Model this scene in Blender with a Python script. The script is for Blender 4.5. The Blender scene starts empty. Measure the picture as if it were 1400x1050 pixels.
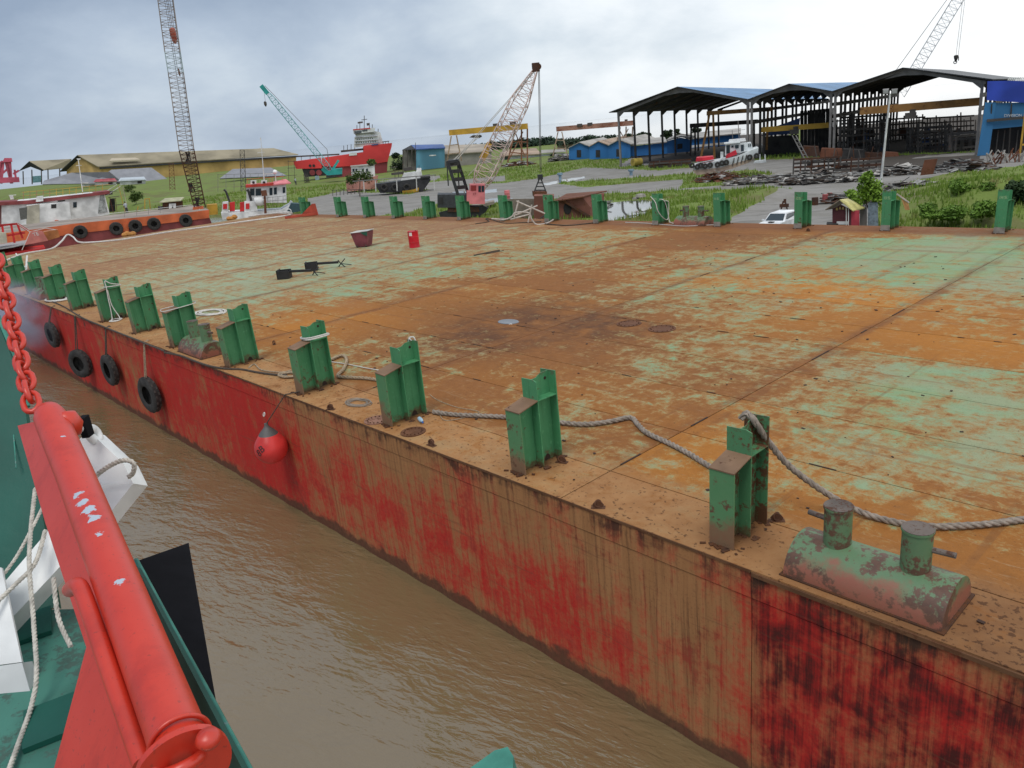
import bpy, bmesh, math, random
import numpy as np
from mathutils import Vector, Matrix
random.seed(7); rng = np.random.default_rng(7)
S = bpy.context.scene
COL = S.collection
R_ = math.radians

# ------------------------------------------------------------------ camera
FPX, SLOPE, DH, CAMH = 1054.0, .102, 350.0, 8.8
_th = math.atan(SLOPE); _d = FPX * FPX / DH
_dn = np.array([math.sin(_th) * _d / FPX, -math.cos(_th) * _d / FPX, -1.0]); _dn /= np.linalg.norm(_dn)
_Z = -_dn; _fw = np.array([0, 0, -1.0]); _Y = _fw - _Z * (_fw @ _Z); _Y /= np.linalg.norm(_Y); _X = np.cross(_Y, _Z)
CR = np.array([_X, _Y, _Z]); CAM = np.array([0, 0, CAMH])
cd = bpy.data.cameras.new('camera'); cam = bpy.data.objects.new('camera', cd); COL.objects.link(cam)
cd.sensor_width = 36; cd.lens = 36 * FPX / 1400; cd.clip_start = .05; cd.clip_end = 9000
cam.matrix_world = Matrix.Translation((0, 0, CAMH)) @ Matrix(CR.tolist()).to_4x4()
S.camera = cam

# ------------------------------------------------------------------ sky, sun, exposure
W = bpy.data.worlds.new('World'); S.world = W; W.use_nodes = True
SUN_EL, SUN_AZ = R_(64), R_(-150)          # azimuth clockwise from +Y
def build_world():
    nt = W.node_tree; nt.nodes.clear(); N = nt.nodes; Lk = nt.links.new
    out = N.new('ShaderNodeOutputWorld'); mix = N.new('ShaderNodeMixShader'); Lk(mix.outputs[0], out.inputs[0])
    sky = N.new('ShaderNodeTexSky'); sky.sky_type = 'NISHITA'; sky.sun_disc = False
    sky.sun_elevation = SUN_EL; sky.sun_rotation = SUN_AZ
    b1 = N.new('ShaderNodeBackground'); b1.inputs[1].default_value = .09; Lk(sky.outputs[0], b1.inputs[0])
    b2 = N.new('ShaderNodeBackground'); b2.inputs[1].default_value = 1.1
    mix.inputs[0].default_value = .9; Lk(b1.outputs[0], mix.inputs[1]); Lk(b2.outputs[0], mix.inputs[2])
    tc = N.new('ShaderNodeTexCoord'); sp = N.new('ShaderNodeSeparateXYZ'); Lk(tc.outputs['Generated'], sp.inputs[0])
    def m(op, a, b=None, clamp=False):
        n = N.new('ShaderNodeMath'); n.operation = op; n.use_clamp = clamp
        for i, v in enumerate((a, b)):
            if v is None: continue
            if hasattr(v, 'links'): Lk(v, n.inputs[i])
            else: n.inputs[i].default_value = v
        return n.outputs[0]
    zc = m('ADD', m('MAXIMUM', sp.outputs[2], 0.0), .42)
    cv = N.new('ShaderNodeCombineXYZ'); Lk(m('DIVIDE', sp.outputs[0], zc), cv.inputs[0]); Lk(m('DIVIDE', sp.outputs[1], zc), cv.inputs[1])
    def noise(scale, det, rough, dist, off):
        n = N.new('ShaderNodeTexNoise'); n.inputs['Scale'].default_value = scale; n.inputs['Detail'].default_value = det
        n.inputs['Roughness'].default_value = rough; n.inputs['Distortion'].default_value = dist
        mp = N.new('ShaderNodeMapping'); mp.inputs['Location'].default_value = off; Lk(cv.outputs[0], mp.inputs[0]); Lk(mp.outputs[0], n.inputs['Vector'])
        return n.outputs['Fac']
    n1 = noise(.85, 5, .5, .25, (3.1, 1.4, 0)); n2 = noise(2.4, 9, .6, .15, (0.4, 7.7, 0))
    # broad cloud deck: heavier rain cloud to the west (left), thinner bright cloud to the east (right)
    base = m('ADD', m('MULTIPLY', sp.outputs[0], .92), .46)
    nn = m('ADD', m('MULTIPLY', m('SUBTRACT', n1, .5), 1.6), m('MULTIPLY', m('SUBTRACT', n2, .5), .75))
    low = m('MULTIPLY', m('SUBTRACT', 1.0, m('MULTIPLY', m('ABSOLUTE', sp.outputs[2]), 5.0), True), .10)
    f = m('ADD', m('ADD', base, nn), low, True)
    r = N.new('ShaderNodeValToRGB'); e = r.color_ramp.elements
    e[0].position = 0; e[0].color = (.27, .34, .45, 1); e[1].position = 1; e[1].color = (.97, .985, 1.0, 1)
    for p, c in ((.25, (.40, .475, .58)), (.5, (.58, .65, .72)), (.72, (.80, .845, .885))):
        q = e.new(p); q.color = (*c, 1)
    Lk(f, r.inputs[0]); Lk(r.outputs[0], b2.inputs[0])
build_world()
sl = bpy.data.lights.new('sun', 'SUN'); sl.energy = 1.4; sl.angle = R_(25); sl.color = (1, .96, .90)
so = bpy.data.objects.new('sun', sl); COL.objects.link(so)
_sd = Vector((math.sin(SUN_AZ) * math.cos(SUN_EL), math.cos(SUN_AZ) * math.cos(SUN_EL), math.sin(SUN_EL)))
so.rotation_euler = _sd.to_track_quat('Z', 'Y').to_euler(); so.location = (0, 0, 60)
S.view_settings.view_transform = 'Standard'; S.view_settings.look = 'None'
S.view_settings.exposure = 0.12; S.view_settings.gamma = 1; S.view_settings.use_curve_mapping = False

# ------------------------------------------------------------------ pixel helpers (photograph pixels -> points of the place)
def ray(x, y): return CR @ np.array([(x - 700) / FPX, -(y - 525) / FPX, -1.0])
def hit(x, y, z): r = ray(x, y); return CAM + r * ((z - CAMH) / r[2])
def PT(x, y, depth): return Vector(CAM + ray(x, y) * depth)
DZ = 3.1
A0 = hit(1400, 918, DZ); _u = (hit(28, 403, DZ) - A0)[:2]; _u /= np.linalg.norm(_u)
EX = -_u; EY = np.array([_u[1], -_u[0]])
ANG = math.atan2(EX[1], EX[0])
BM = Matrix.Translation((A0[0], A0[1], 0)) @ Matrix.Rotation(ANG, 4, 'Z')
BMI = BM.inverted()
def BL(x, y, h=0):                        # pixel -> barge coordinates on the deck (h above it)
    q = (hit(x, y, DZ + h) - A0)[:2]; return Vector((q @ EX, q @ EY, DZ + h))
def BH(x, y):                             # pixel -> barge coordinates on the near hull side
    r = ray(x, y); c = np.array(BMI @ Vector(CAM)); rr = np.array(BMI.to_3x3() @ Vector(r)); t = -c[1] / rr[1]
    return c + rr * t
GK, GZ = .006, .6
def gz(x): return GZ - GK * max(-160, min(80, x))
def G(x, y):                              # pixel -> ground ashore
    z = GZ
    for _ in range(12): p = hit(x, y, z); z = .5 * z + .5 * gz(p[0])
    p = hit(x, y, z); return Vector((p[0], p[1], gz(p[0])))

# ------------------------------------------------------------------ mesh helpers
XF = {}
class MB:
    def __init__(s): s.v = []; s.f = []; s.m = []; s.mi = 0
    def add(s, vs, fs):
        o = len(s.v); s.v += [tuple(v) for v in vs]; s.f += [tuple(i + o for i in f) for f in fs]; s.m += [s.mi] * len(fs); return s
    def box(s, c, size, rot=None):
        hx, hy, hz = [k / 2 for k in size]; c = Vector(c)
        vs = [Vector((x, y, z)) for x in (-hx, hx) for y in (-hy, hy) for z in (-hz, hz)]
        if rot is not None: vs = [rot @ v for v in vs]
        return s.add([c + v for v in vs], [(0, 1, 3, 2), (4, 6, 7, 5), (0, 4, 5, 1), (2, 3, 7, 6), (0, 2, 6, 4), (1, 5, 7, 3)])
    def bb(s, a, b):                      # box from corner to corner
        a = Vector(a); b = Vector(b); return s.box((a + b) / 2, [abs(k) for k in (b - a)])
    def beam(s, p0, p1, w, h, up=(0, 0, 1)):
        p0 = Vector(p0); p1 = Vector(p1); d = (p1 - p0); L = d.length; d.normalize(); up = Vector(up)
        if abs(d.dot(up)) > .98: up = Vector((1, 0, 0))
        x = d.cross(up).normalized(); z = x.cross(d).normalized()
        return s.box((p0 + p1) / 2, (w, L, h), Matrix((x, d, z)).transposed())
    def prism(s, poly, vec):
        n = len(poly); vec = Vector(vec); p = [Vector(q) for q in poly]
        return s.add(p + [q + vec for q in p], [tuple(range(n))[::-1], tuple(range(n, 2 * n))] + [(i, (i + 1) % n, n + (i + 1) % n, n + i) for i in range(n)])
    def quad(s, *p): return s.add(p, [tuple(range(len(p)))])
    def tube(s, pts, r, n=8, closed=False, caps=True):
        pts = [Vector(p) for p in pts]; m = len(pts); rs = r if isinstance(r, (list, tuple)) else [r] * m
        vs = []; nrm = None
        for i in range(m):
            a = pts[i - 1] if (i > 0 or closed) else pts[i]; b = pts[(i + 1) % m] if (i < m - 1 or closed) else pts[i]
            t = (b - a); t = t.normalized() if t.length > 1e-9 else Vector((0, 0, 1))
            if nrm is None:
                u = Vector((0, 0, 1)) if abs(t.z) < .9 else Vector((1, 0, 0)); nrm = t.cross(u).normalized()
            else:
                nrm = (nrm - t * nrm.dot(t)); nrm = nrm.normalized() if nrm.length > 1e-6 else t.orthogonal().normalized()
            bn = t.cross(nrm)
            vs += [pts[i] + (nrm * math.cos(2 * math.pi * k / n) + bn * math.sin(2 * math.pi * k / n)) * rs[i] for k in range(n)]
        fs = []
        for i in range(m if closed else m - 1):
            j = (i + 1) % m
            fs += [(i * n + k, i * n + (k + 1) % n, j * n + (k + 1) % n, j * n + k) for k in range(n)]
        if caps and not closed: fs += [tuple(range(n))[::-1], tuple(range((m - 1) * n, m * n))]
        return s.add(vs, fs)
    def cyl(s, p0, p1, r0, r1=None, n=16): return s.tube([p0, p1], [r0, r0 if r1 is None else r1], n)
    def lathe(s, prof, c=(0, 0, 0), n=20, mat=None):
        c = Vector(c); vs = []
        for r, z in prof:
            for k in range(n):
                v = Vector((r * math.cos(2 * math.pi * k / n), r * math.sin(2 * math.pi * k / n), z))
                vs.append(c + (mat @ v if mat is not None else v))
        m = len(prof); fs = [(i * n + k, i * n + (k + 1) % n, (i + 1) * n + (k + 1) % n, (i + 1) * n + k) for i in range(m - 1) for k in range(n)]
        if prof[0][0] > 1e-4: fs.append(tuple(range(n))[::-1])
        if prof[-1][0] > 1e-4: fs.append(tuple(range((m - 1) * n, m * n)))
        return s.add(vs, fs)
    def torus(s, c, mat, R, r, n=24, m=10, flat=1.0):
        c = Vector(c); vs = []
        for i in range(n):
            a = 2 * math.pi * i / n
            for k in range(m):
                b = 2 * math.pi * k / m
                q = R + r * math.cos(b); vs.append(c + mat @ Vector((q * math.cos(a), q * math.sin(a), r * flat * math.sin(b))))
        return s.add(vs, [(i * m + k, ((i + 1) % n) * m + k, ((i + 1) % n) * m + (k + 1) % m, i * m + (k + 1) % m) for i in range(n) for k in range(m)])
    def mesh(s, name, mats, smooth=None):
        me = bpy.data.meshes.new(name); me.from_pydata(s.v, [], s.f)
        for m_ in (mats if isinstance(mats, (list, tuple)) else [mats]): me.materials.append(m_)
        if any(s.m): me.polygons.foreach_set('material_index', s.m)
        if smooth is not None:
            me.polygons.foreach_set('use_smooth', [True] * len(me.polygons)); me.set_sharp_from_angle(angle=R_(smooth))
        me.update(); return me
    def build(s, name, mats, parent=None, smooth=None, world=False):
        if world and parent is not None:
            inv = XF[parent].inverted(); s.v = [tuple(inv @ Vector(v)) for v in s.v]
        o = bpy.data.objects.new(name, s.mesh(name, mats, smooth)); COL.objects.link(o)
        if parent is not None: o.parent = parent; XF[o] = XF[parent]
        else: XF[o] = Matrix()
        return o
def tag(o, label=None, cat=None, group=None, kind=None):
    if label: o['label'] = label
    if cat: o['category'] = cat
    if group: o['group'] = group
    if kind: o['kind'] = kind
    return o
def thing(name, label, cat, mat4, group=None):
    o = bpy.data.objects.new(name, None); COL.objects.link(o); o.empty_display_size = .3
    o.matrix_world = mat4; XF[o] = mat4.copy(); return tag(o, label, cat, group)
def at(loc, rz=0): return Matrix.Translation(Vector(loc)) @ Matrix.Rotation(rz, 4, 'Z')
def onbarge(x, y, z=DZ, rz=0): return BM @ at((x, y, z), rz)
def solo(mb, name, mats, mat4, label, cat, group=None, smooth=None, kind=None, world=False):
    if world: inv = mat4.inverted(); mb.v = [tuple(inv @ Vector(v)) for v in mb.v]
    o = mb.build(name, mats, None, smooth); o.matrix_world = mat4; XF[o] = mat4.copy(); return tag(o, label, cat, group, kind)
def copy_tree(o, mat4=None, parent=None):
    c = o.copy(); COL.objects.link(c)
    if parent is not None: c.parent = parent
    else: c.matrix_world = mat4; XF[c] = mat4.copy()
    for ch in list(o.children): copy_tree(ch, None, c)
    return c
def spline(P, k=8):
    P = [Vector(p) for p in P]; out = []
    for i in range(len(P) - 1):
        a = P[max(i - 1, 0)]; b = P[i]; c = P[i + 1]; d = P[min(i + 2, len(P) - 1)]
        for j in range(k):
            t = j / k; out.append(.5 * ((2 * b) + (c - a) * t + (2 * a - 5 * b + 4 * c - d) * t * t + (3 * b - a - 3 * c + d) * t ** 3))
    out.append(P[-1]); return out
def twisted(mb, pts, r, pitch=.35, strands=3, n=6, step=.04):
    P = [Vector(p) for p in pts]; L = [0]
    for a, b in zip(P, P[1:]): L.append(L[-1] + (b - a).length)
    m = max(4, int(L[-1] / step)); Q = []; j = 0
    for i in range(m + 1):
        s_ = L[-1] * i / m
        while j < len(P) - 2 and L[j + 1] < s_: j += 1
        t = (s_ - L[j]) / max(1e-6, L[j + 1] - L[j]); Q.append(P[j].lerp(P[j + 1], t))
    for k in range(strands):
        q = []
        for i, p in enumerate(Q):
            t = (Q[min(i + 1, m)] - Q[max(i - 1, 0)]).normalized(); u = t.cross(Vector((0, 0, 1)))
            u = u.normalized() if u.length > 1e-4 else Vector((1, 0, 0)); w = t.cross(u)
            a = 2 * math.pi * (L[-1] * i / m / pitch + k / strands); q.append(p + (u * math.cos(a) + w * math.sin(a)) * r * .5)
        mb.tube(q, r * .56, n)
    return mb
def text_mesh(mb, s, size, mat4):
    cu = bpy.data.curves.new('t', 'FONT'); cu.body = s; cu.size = size; cu.extrude = .002; cu.align_x = 'CENTER'; cu.align_y = 'CENTER'
    o = bpy.data.objects.new('t', cu); COL.objects.link(o); dg = bpy.context.evaluated_depsgraph_get(); dg.update()
    me = bpy.data.meshes.new_from_object(o.evaluated_get(dg)); bpy.data.objects.remove(o)
    mb.add([mat4 @ v.co for v in me.vertices], [tuple(p.vertices) for p in me.polygons]); bpy.data.meshes.remove(me); bpy.data.curves.remove(cu)

# ------------------------------------------------------------------ materials
class ND:
    def __init__(s, name):
        s.mat = bpy.data.materials.new(name); s.mat.use_nodes = True; s.nt = s.mat.node_tree; s.n = s.nt.nodes
        s.b = s.n['Principled BSDF']; s._c = None
    def lk(s, a, b): s.nt.links.new(a, b)
    def put(s, v, sock):
        if hasattr(v, 'links'): s.lk(v, sock)
        elif isinstance(v, tuple) and len(v) == 3 and sock.type == 'RGBA': sock.default_value = (*v, 1)
        else: sock.default_value = v
    def co(s, kind='Object', rnd=True, scale=(1, 1, 1)):
        tc = s.n.new('ShaderNodeTexCoord'); v = tc.outputs[kind]
        if rnd:
            oi = s.n.new('ShaderNodeObjectInfo'); a = s.n.new('ShaderNodeVectorMath'); a.operation = 'SCALE'
            cb = s.n.new('ShaderNodeCombineXYZ')
            for i in range(3): s.lk(oi.outputs['Random'], cb.inputs[i])
            s.lk(cb.outputs[0], a.inputs[0]); a.inputs['Scale'].default_value = 37.0
            ad = s.n.new('ShaderNodeVectorMath'); s.lk(v, ad.inputs[0]); s.lk(a.outputs[0], ad.inputs[1]); v = ad.outputs[0]
        if scale != (1, 1, 1): v = s.map(v, scale)
        return v
    def map(s, v, scale=(1, 1, 1), loc=(0, 0, 0)):
        mp = s.n.new('ShaderNodeMapping'); mp.inputs['Scale'].default_value = scale; mp.inputs['Location'].default_value = loc; s.lk(v, mp.inputs[0]); return mp.outputs[0]
    def noise(s, v, scale, det=5, rough=.6, dist=0):
        n = s.n.new('ShaderNodeTexNoise'); s.lk(v, n.inputs['Vector']); n.inputs['Scale'].default_value = scale; n.inputs['Detail'].default_value = det
        n.inputs['Roughness'].default_value = rough; n.inputs['Distortion'].default_value = dist; return n.outputs['Fac']
    def m(s, op, a, b=0.0, c=None, clamp=False):
        n = s.n.new('ShaderNodeMath'); n.operation = op; n.use_clamp = clamp; s.put(a, n.inputs[0]); s.put(b, n.inputs[1])
        if c is not None: s.put(c, n.inputs[2])
        return n.outputs[0]
    def step(s, v, lo, hi):
        n = s.n.new('ShaderNodeMapRange'); n.interpolation_type = 'SMOOTHSTEP'; s.put(v, n.inputs[0]); s.put(lo, n.inputs[1]); s.put(hi, n.inputs[2]); return n.outputs[0]
    def mix(s, f, a, b):
        n = s.n.new('ShaderNodeMix'); n.data_type = 'RGBA'; s.put(f, n.inputs[0]); s.put(a, n.inputs[6]); s.put(b, n.inputs[7]); return n.outputs[2]
    def ramp(s, f, st):
        n = s.n.new('ShaderNodeValToRGB'); e = n.color_ramp.elements; s.lk(f, n.inputs[0])
        e[0].position = st[0][0]; e[0].color = (*st[0][1], 1); e[1].position = st[-1][0]; e[1].color = (*st[-1][1], 1)
        for p, c in st[1:-1]: q = e.new(p); q.color = (*c, 1)
        return n.outputs[0]
    def attr(s, name):
        n = s.n.new('ShaderNodeAttribute'); n.attribute_name = name; sp = s.n.new('ShaderNodeSeparateColor'); s.lk(n.outputs['Color'], sp.inputs[0]); return sp.outputs
    def sep(s, v): n = s.n.new('ShaderNodeSeparateXYZ'); s.lk(v, n.inputs[0]); return n.outputs
    def bump(s, h, strength=.3, dist=.02):
        n = s.n.new('ShaderNodeBump'); n.inputs['Strength'].default_value = strength; n.inputs['Distance'].default_value = dist; s.lk(h, n.inputs['Height']); s.lk(n.outputs[0], s.b.inputs['Normal'])
    def out(s, col=None, rough=None, metal=None, spec=None):
        if col is not None: s.put(col, s.b.inputs['Base Color'])
        if rough is not None: s.put(rough, s.b.inputs['Roughness'])
        if metal is not None: s.put(metal, s.b.inputs['Metallic'])
        if spec is not None: s.b.inputs['Specular IOR Level'].default_value = spec
        return s.mat
def srgb(r, g, b): return tuple(((c / 255) / 12.92 if c / 255 <= .04045 else ((c / 255 + .055) / 1.055) ** 2.4) for c in (r, g, b))
RUST = (.105, .042, .018); RUSTD = (.04, .018, .010)
_M = {}
def paint(name, col, rust=.25, scale=2.0, rough=.5, rustc=RUST, var=.25, bump=.15, streak=False, metal=0):
    if name in _M: return _M[name]
    d = ND(name); v = d.co(); vs = d.map(v, (1, 1, .25)) if streak else v
    a = d.noise(vs, scale, 6, .65); b = d.noise(v, scale * 5, 4, .6); h = d.noise(vs, scale * .45, 3, .5)
    k = d.m('ADD', d.m('MULTIPLY', a, .55), d.m('ADD', d.m('MULTIPLY', b, .30), d.m('MULTIPLY', d.noise(v, scale * 19, 3, .6), .15)))
    t = .5 + .17 * (1 - 2 * rust)          # more rust, lower threshold
    mask = d.step(k, t, t + .07)
    lo = tuple(c * (1 - var) for c in col); hi = tuple(min(1, c * (1 + var)) for c in col)
    base = d.mix(d.step(h, .3, .7), lo, hi)
    rc = d.mix(b, tuple(c * .6 for c in rustc), tuple(c * 1.4 for c in rustc))
    d.out(d.mix(mask, base, rc), d.m('ADD', d.m('MULTIPLY', mask, .3), rough, None, True), metal, .3)
    if bump: d.bump(d.m('SUBTRACT', b, d.m('MULTIPLY', mask, .6)), bump, .01)
    _M[name] = d.mat; return d.mat
def flat(name, col, rough=.6, var=.15, scale=4, metal=0):
    if name in _M: return _M[name]
    d = ND(name); v = d.co(); a = d.noise(v, scale, 5, .6)
    d.out(d.mix(d.step(a, .3, .7), tuple(c * (1 - var) for c in col), tuple(min(1, c * (1 + var)) for c in col)), rough, metal); d.bump(a, .1, .01)
    _M[name] = d.mat; return d.mat
def glass(name='window_glass', col=(.03, .045, .055)):
    if name in _M: return _M[name]
    d = ND(name); _M[name] = d.out(col, .08, 0, .6); return d.mat
# ================================================================== water
def water_mat():
    d = ND('muddy_river_water'); v = d.co('Object', False)
    v1 = d.map(v, (1, 1, 1))
    rv = d.n.new('ShaderNodeVectorRotate'); rv.rotation_type = 'Z_AXIS'; rv.inputs['Angle'].default_value = .6; d.lk(v, rv.inputs[0]); v2 = rv.outputs[0]
    a = d.noise(d.map(v2, (.8, 2.2, 1)), .9, 3, .5, .8); b = d.noise(d.map(v2, (1.2, 3.2, 1)), 3.0, 3, .5, .5); c = d.noise(v1, .16, 4, .55)
    col = d.mix(c, (.160, .112, .052), (.205, .148, .074))
    ln = d.n.new('ShaderNodeVectorMath'); ln.operation = 'LENGTH'; d.lk(v, ln.inputs[0]); far = d.step(ln.outputs['Value'], 60, 240)
    amp = d.m('MULTIPLY', d.m('ADD', d.m('MULTIPLY', d.step(c, .40, .62), .8), .30), d.m('SUBTRACT', 1.0, far))
    h = d.m('MULTIPLY', d.m('ADD', d.m('MULTIPLY', a, 1.0), d.m('MULTIPLY', b, .38)), amp)
    d.out(col, d.m('ADD', .03, d.m('MULTIPLY', far, .0)), 0); d.b.inputs['IOR'].default_value = 1.95; d.bump(h, 1.0, .075); return d.mat
mb = MB(); mb.quad((-3500, -300, -.3), (3500, -300, -.3), (3500, 7000, -.3), (-3500, 7000, -.3))
tag(mb.build('river_water', water_mat()), kind='structure')

# ================================================================== barge
XL, XR = -70.0, 14.0
def yfar(x): return 27.2 + .006 * (x + 30)
def deckmat():
    d = ND('worn_deck_paint'); v = d.co('Object', False); at_ = d.attr('wear_and_shade')
    big = d.noise(v, .33, 5, .6); mid = d.noise(v, 1.15, 9, .68, .4); fine = d.noise(v, 7, 6, .7)
    sx = d.noise(d.map(v, (.22, 1.6, 1)), 1.3, 6, .65); sy = d.noise(d.map(v, (2.2, .3, 1)), 1.2, 6, .65)
    k = d.m('ADD', d.m('MULTIPLY', mid, .42), d.m('MULTIPLY', fine, .20))
    k = d.m('ADD', k, d.m('ADD', d.m('MULTIPLY', sx, .22), d.m('MULTIPLY', sy, .16)))
    k = d.m('ADD', k, d.m('MULTIPLY', d.m('SUBTRACT', at_[0], .5), .27))
    k = d.m('ADD', k, d.m('MULTIPLY', d.m('SUBTRACT', d.noise(v, 2.9, 10, .76, .6), .5), .42))
    pm = d.step(k, .50, .575); prim = d.step(k, .445, .525)
    gr2 = d.noise(v, 24, 5, .65); k = d.m('ADD', k, d.m('MULTIPLY', d.m('SUBTRACT', gr2, .5), .16)); pm = d.step(k, .475, .615); hue = d.step(d.m('ADD', d.m('MULTIPLY', mid, .6), d.m('MULTIPLY', sx, .5)), .44, .66)
    green = d.mix(hue, d.mix(fine, (.20, .25, .095), (.31, .33, .155)), d.mix(fine, (.155, .29, .155), (.27, .40, .235)))
    green = d.mix(d.step(big, .40, .62), green, d.mix(fine, (.23, .275, .15), (.33, .34, .21)))
    ora = d.mix(fine, (.40, .145, .018), (.54, .225, .038)); brn = d.mix(fine, (.195, .074, .021), (.32, .135, .042))
    o = d.m('ADD', at_[2], d.m('MULTIPLY', d.m('SUBTRACT', mid, .5), 1.3), None, True)
    rust = d.mix(o, brn, ora)
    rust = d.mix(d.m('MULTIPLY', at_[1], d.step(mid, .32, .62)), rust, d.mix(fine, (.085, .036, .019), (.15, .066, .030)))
    pink = d.mix(fine, (.36, .215, .075), (.44, .30, .125))
    pale = d.m('MULTIPLY', d.step(d.m('ADD', d.sep(v)[0], d.m('MULTIPLY', d.m('SUBTRACT', big, .5), 26)), -22, -36), .55); rust = d.mix(pale, rust, d.mix(fine, (.25, .145, .085), (.42, .27, .165))); green = d.mix(pale, green, d.mix(fine, (.30, .34, .23), (.42, .43, .30)))
    c = d.mix(d.m('MULTIPLY', prim, .5), rust, pink); c = d.mix(pm, c, green)
    px_ = d.m('ABSOLUTE', d.m('SUBTRACT', d.m('FRACT', d.m('DIVIDE', d.m('ADD', d.m('ADD', d.sep(v)[0], 114.65), d.m('MULTIPLY', d.m('SUBTRACT', mid, .5), .8)), 7.73)), .0)); sb = d.m('MINIMUM', px_, d.m('SUBTRACT', 1.0, px_)); seamx = d.m('MULTIPLY', d.m('SUBTRACT', 1.0, d.step(sb, .004, .055)), d.step(sy, .38, .6)); c = d.mix(d.m('MULTIPLY', seamx, .75), c, d.mix(fine, (.13, .05, .022), (.24, .10, .04)))
    c = d.mix(d.m('MULTIPLY', d.step(d.noise(v, 42, 3, .6), .5, .72), .30), c, (.09, .045, .025)); c = d.mix(d.m('MULTIPLY', d.step(d.noise(d.map(v, (.5, 3, 1)), 5, 5, .7), .56, .7), .3), c, (.46, .36, .22))
    spots = d.step(d.noise(v, 11, 3, .6), .66, .72); c = d.mix(d.m('MULTIPLY', spots, .55), c, (.075, .035, .02))
    gr = d.step(d.noise(v, .8, 8, .75, .8), .56, .70); c = d.mix(d.m('MULTIPLY', gr, .35), c, (.12, .075, .045))
    yv = d.sep(v)[1]; fe = d.m('MULTIPLY', d.step(d.m('ADD', yv, d.m('MULTIPLY', d.m('SUBTRACT', mid, .5), 2.2)), 24.9, 25.9), .85); c = d.mix(fe, c, d.mix(fine, (.13, .050, .022), (.26, .105, .045)))
    tr = d.step(d.noise(d.map(v, (.05, 3.2, 1)), 1.0, 3, .55), .60, .66); c = d.mix(d.m('MULTIPLY', tr, d.m('MULTIPLY', d.step(big, .42, .6), .5)), c, d.mix(fine, (.16, .062, .022), (.30, .13, .045)))
    tr2 = d.step(d.noise(d.map(v, (3.4, .07, 1)), 1.0, 3, .55), .63, .68); c = d.mix(d.m('MULTIPLY', tr2, d.m('MULTIPLY', d.step(big, .6, .42), .45)), c, d.mix(fine, (.13, .055, .022), (.26, .115, .045)))
    sand = d.m('MULTIPLY', d.sep(v)[1], 1); m1 = d.m('SUBTRACT', 1.0, d.step(sand, 1.0, 1.75))
    dirt = d.mix(d.noise(v, 3, 7, .7), (.27, .115, .042), (.52, .29, .13)); m2 = d.m('MULTIPLY', m1, d.step(d.m('ADD', mid, d.m('MULTIPLY', fine, .4)), .50, .72))
    c = d.mix(d.m('MULTIPLY', m2, .85), c, dirt)
    foot_shade = d.m('MULTIPLY', d.m('MULTIPLY', at_[1], m1), d.step(d.m('ADD', mid, d.m('MULTIPLY', fine, .4)), .45, .75)); c = d.mix(d.m('MULTIPLY', foot_shade, .85), c, d.mix(fine, (.055, .024, .014), (.15, .065, .030)))  # rust-brown contact shade painted round the post feet, with dark edge wear
    pit = d.m('MULTIPLY', d.step(d.m('ADD', d.noise(v, 13, 4, .6), d.m('MULTIPLY', d.step(d.sep(v)[0], -1.6, .6), .10)), .60, .66), m1); c = d.mix(d.m('MULTIPLY', pit, .7), c, (.06, .026, .014))
    d.out(c, d.m('ADD', d.m('MULTIPLY', pm, -.12), .80), 0, .14)
    d.bump(d.m('ADD', d.m('MULTIPLY', k, 1.0), d.m('SUBTRACT', d.m('MULTIPLY', fine, .35), d.m('MULTIPLY', pit, .5))), .35, .02); return d.mat
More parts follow.
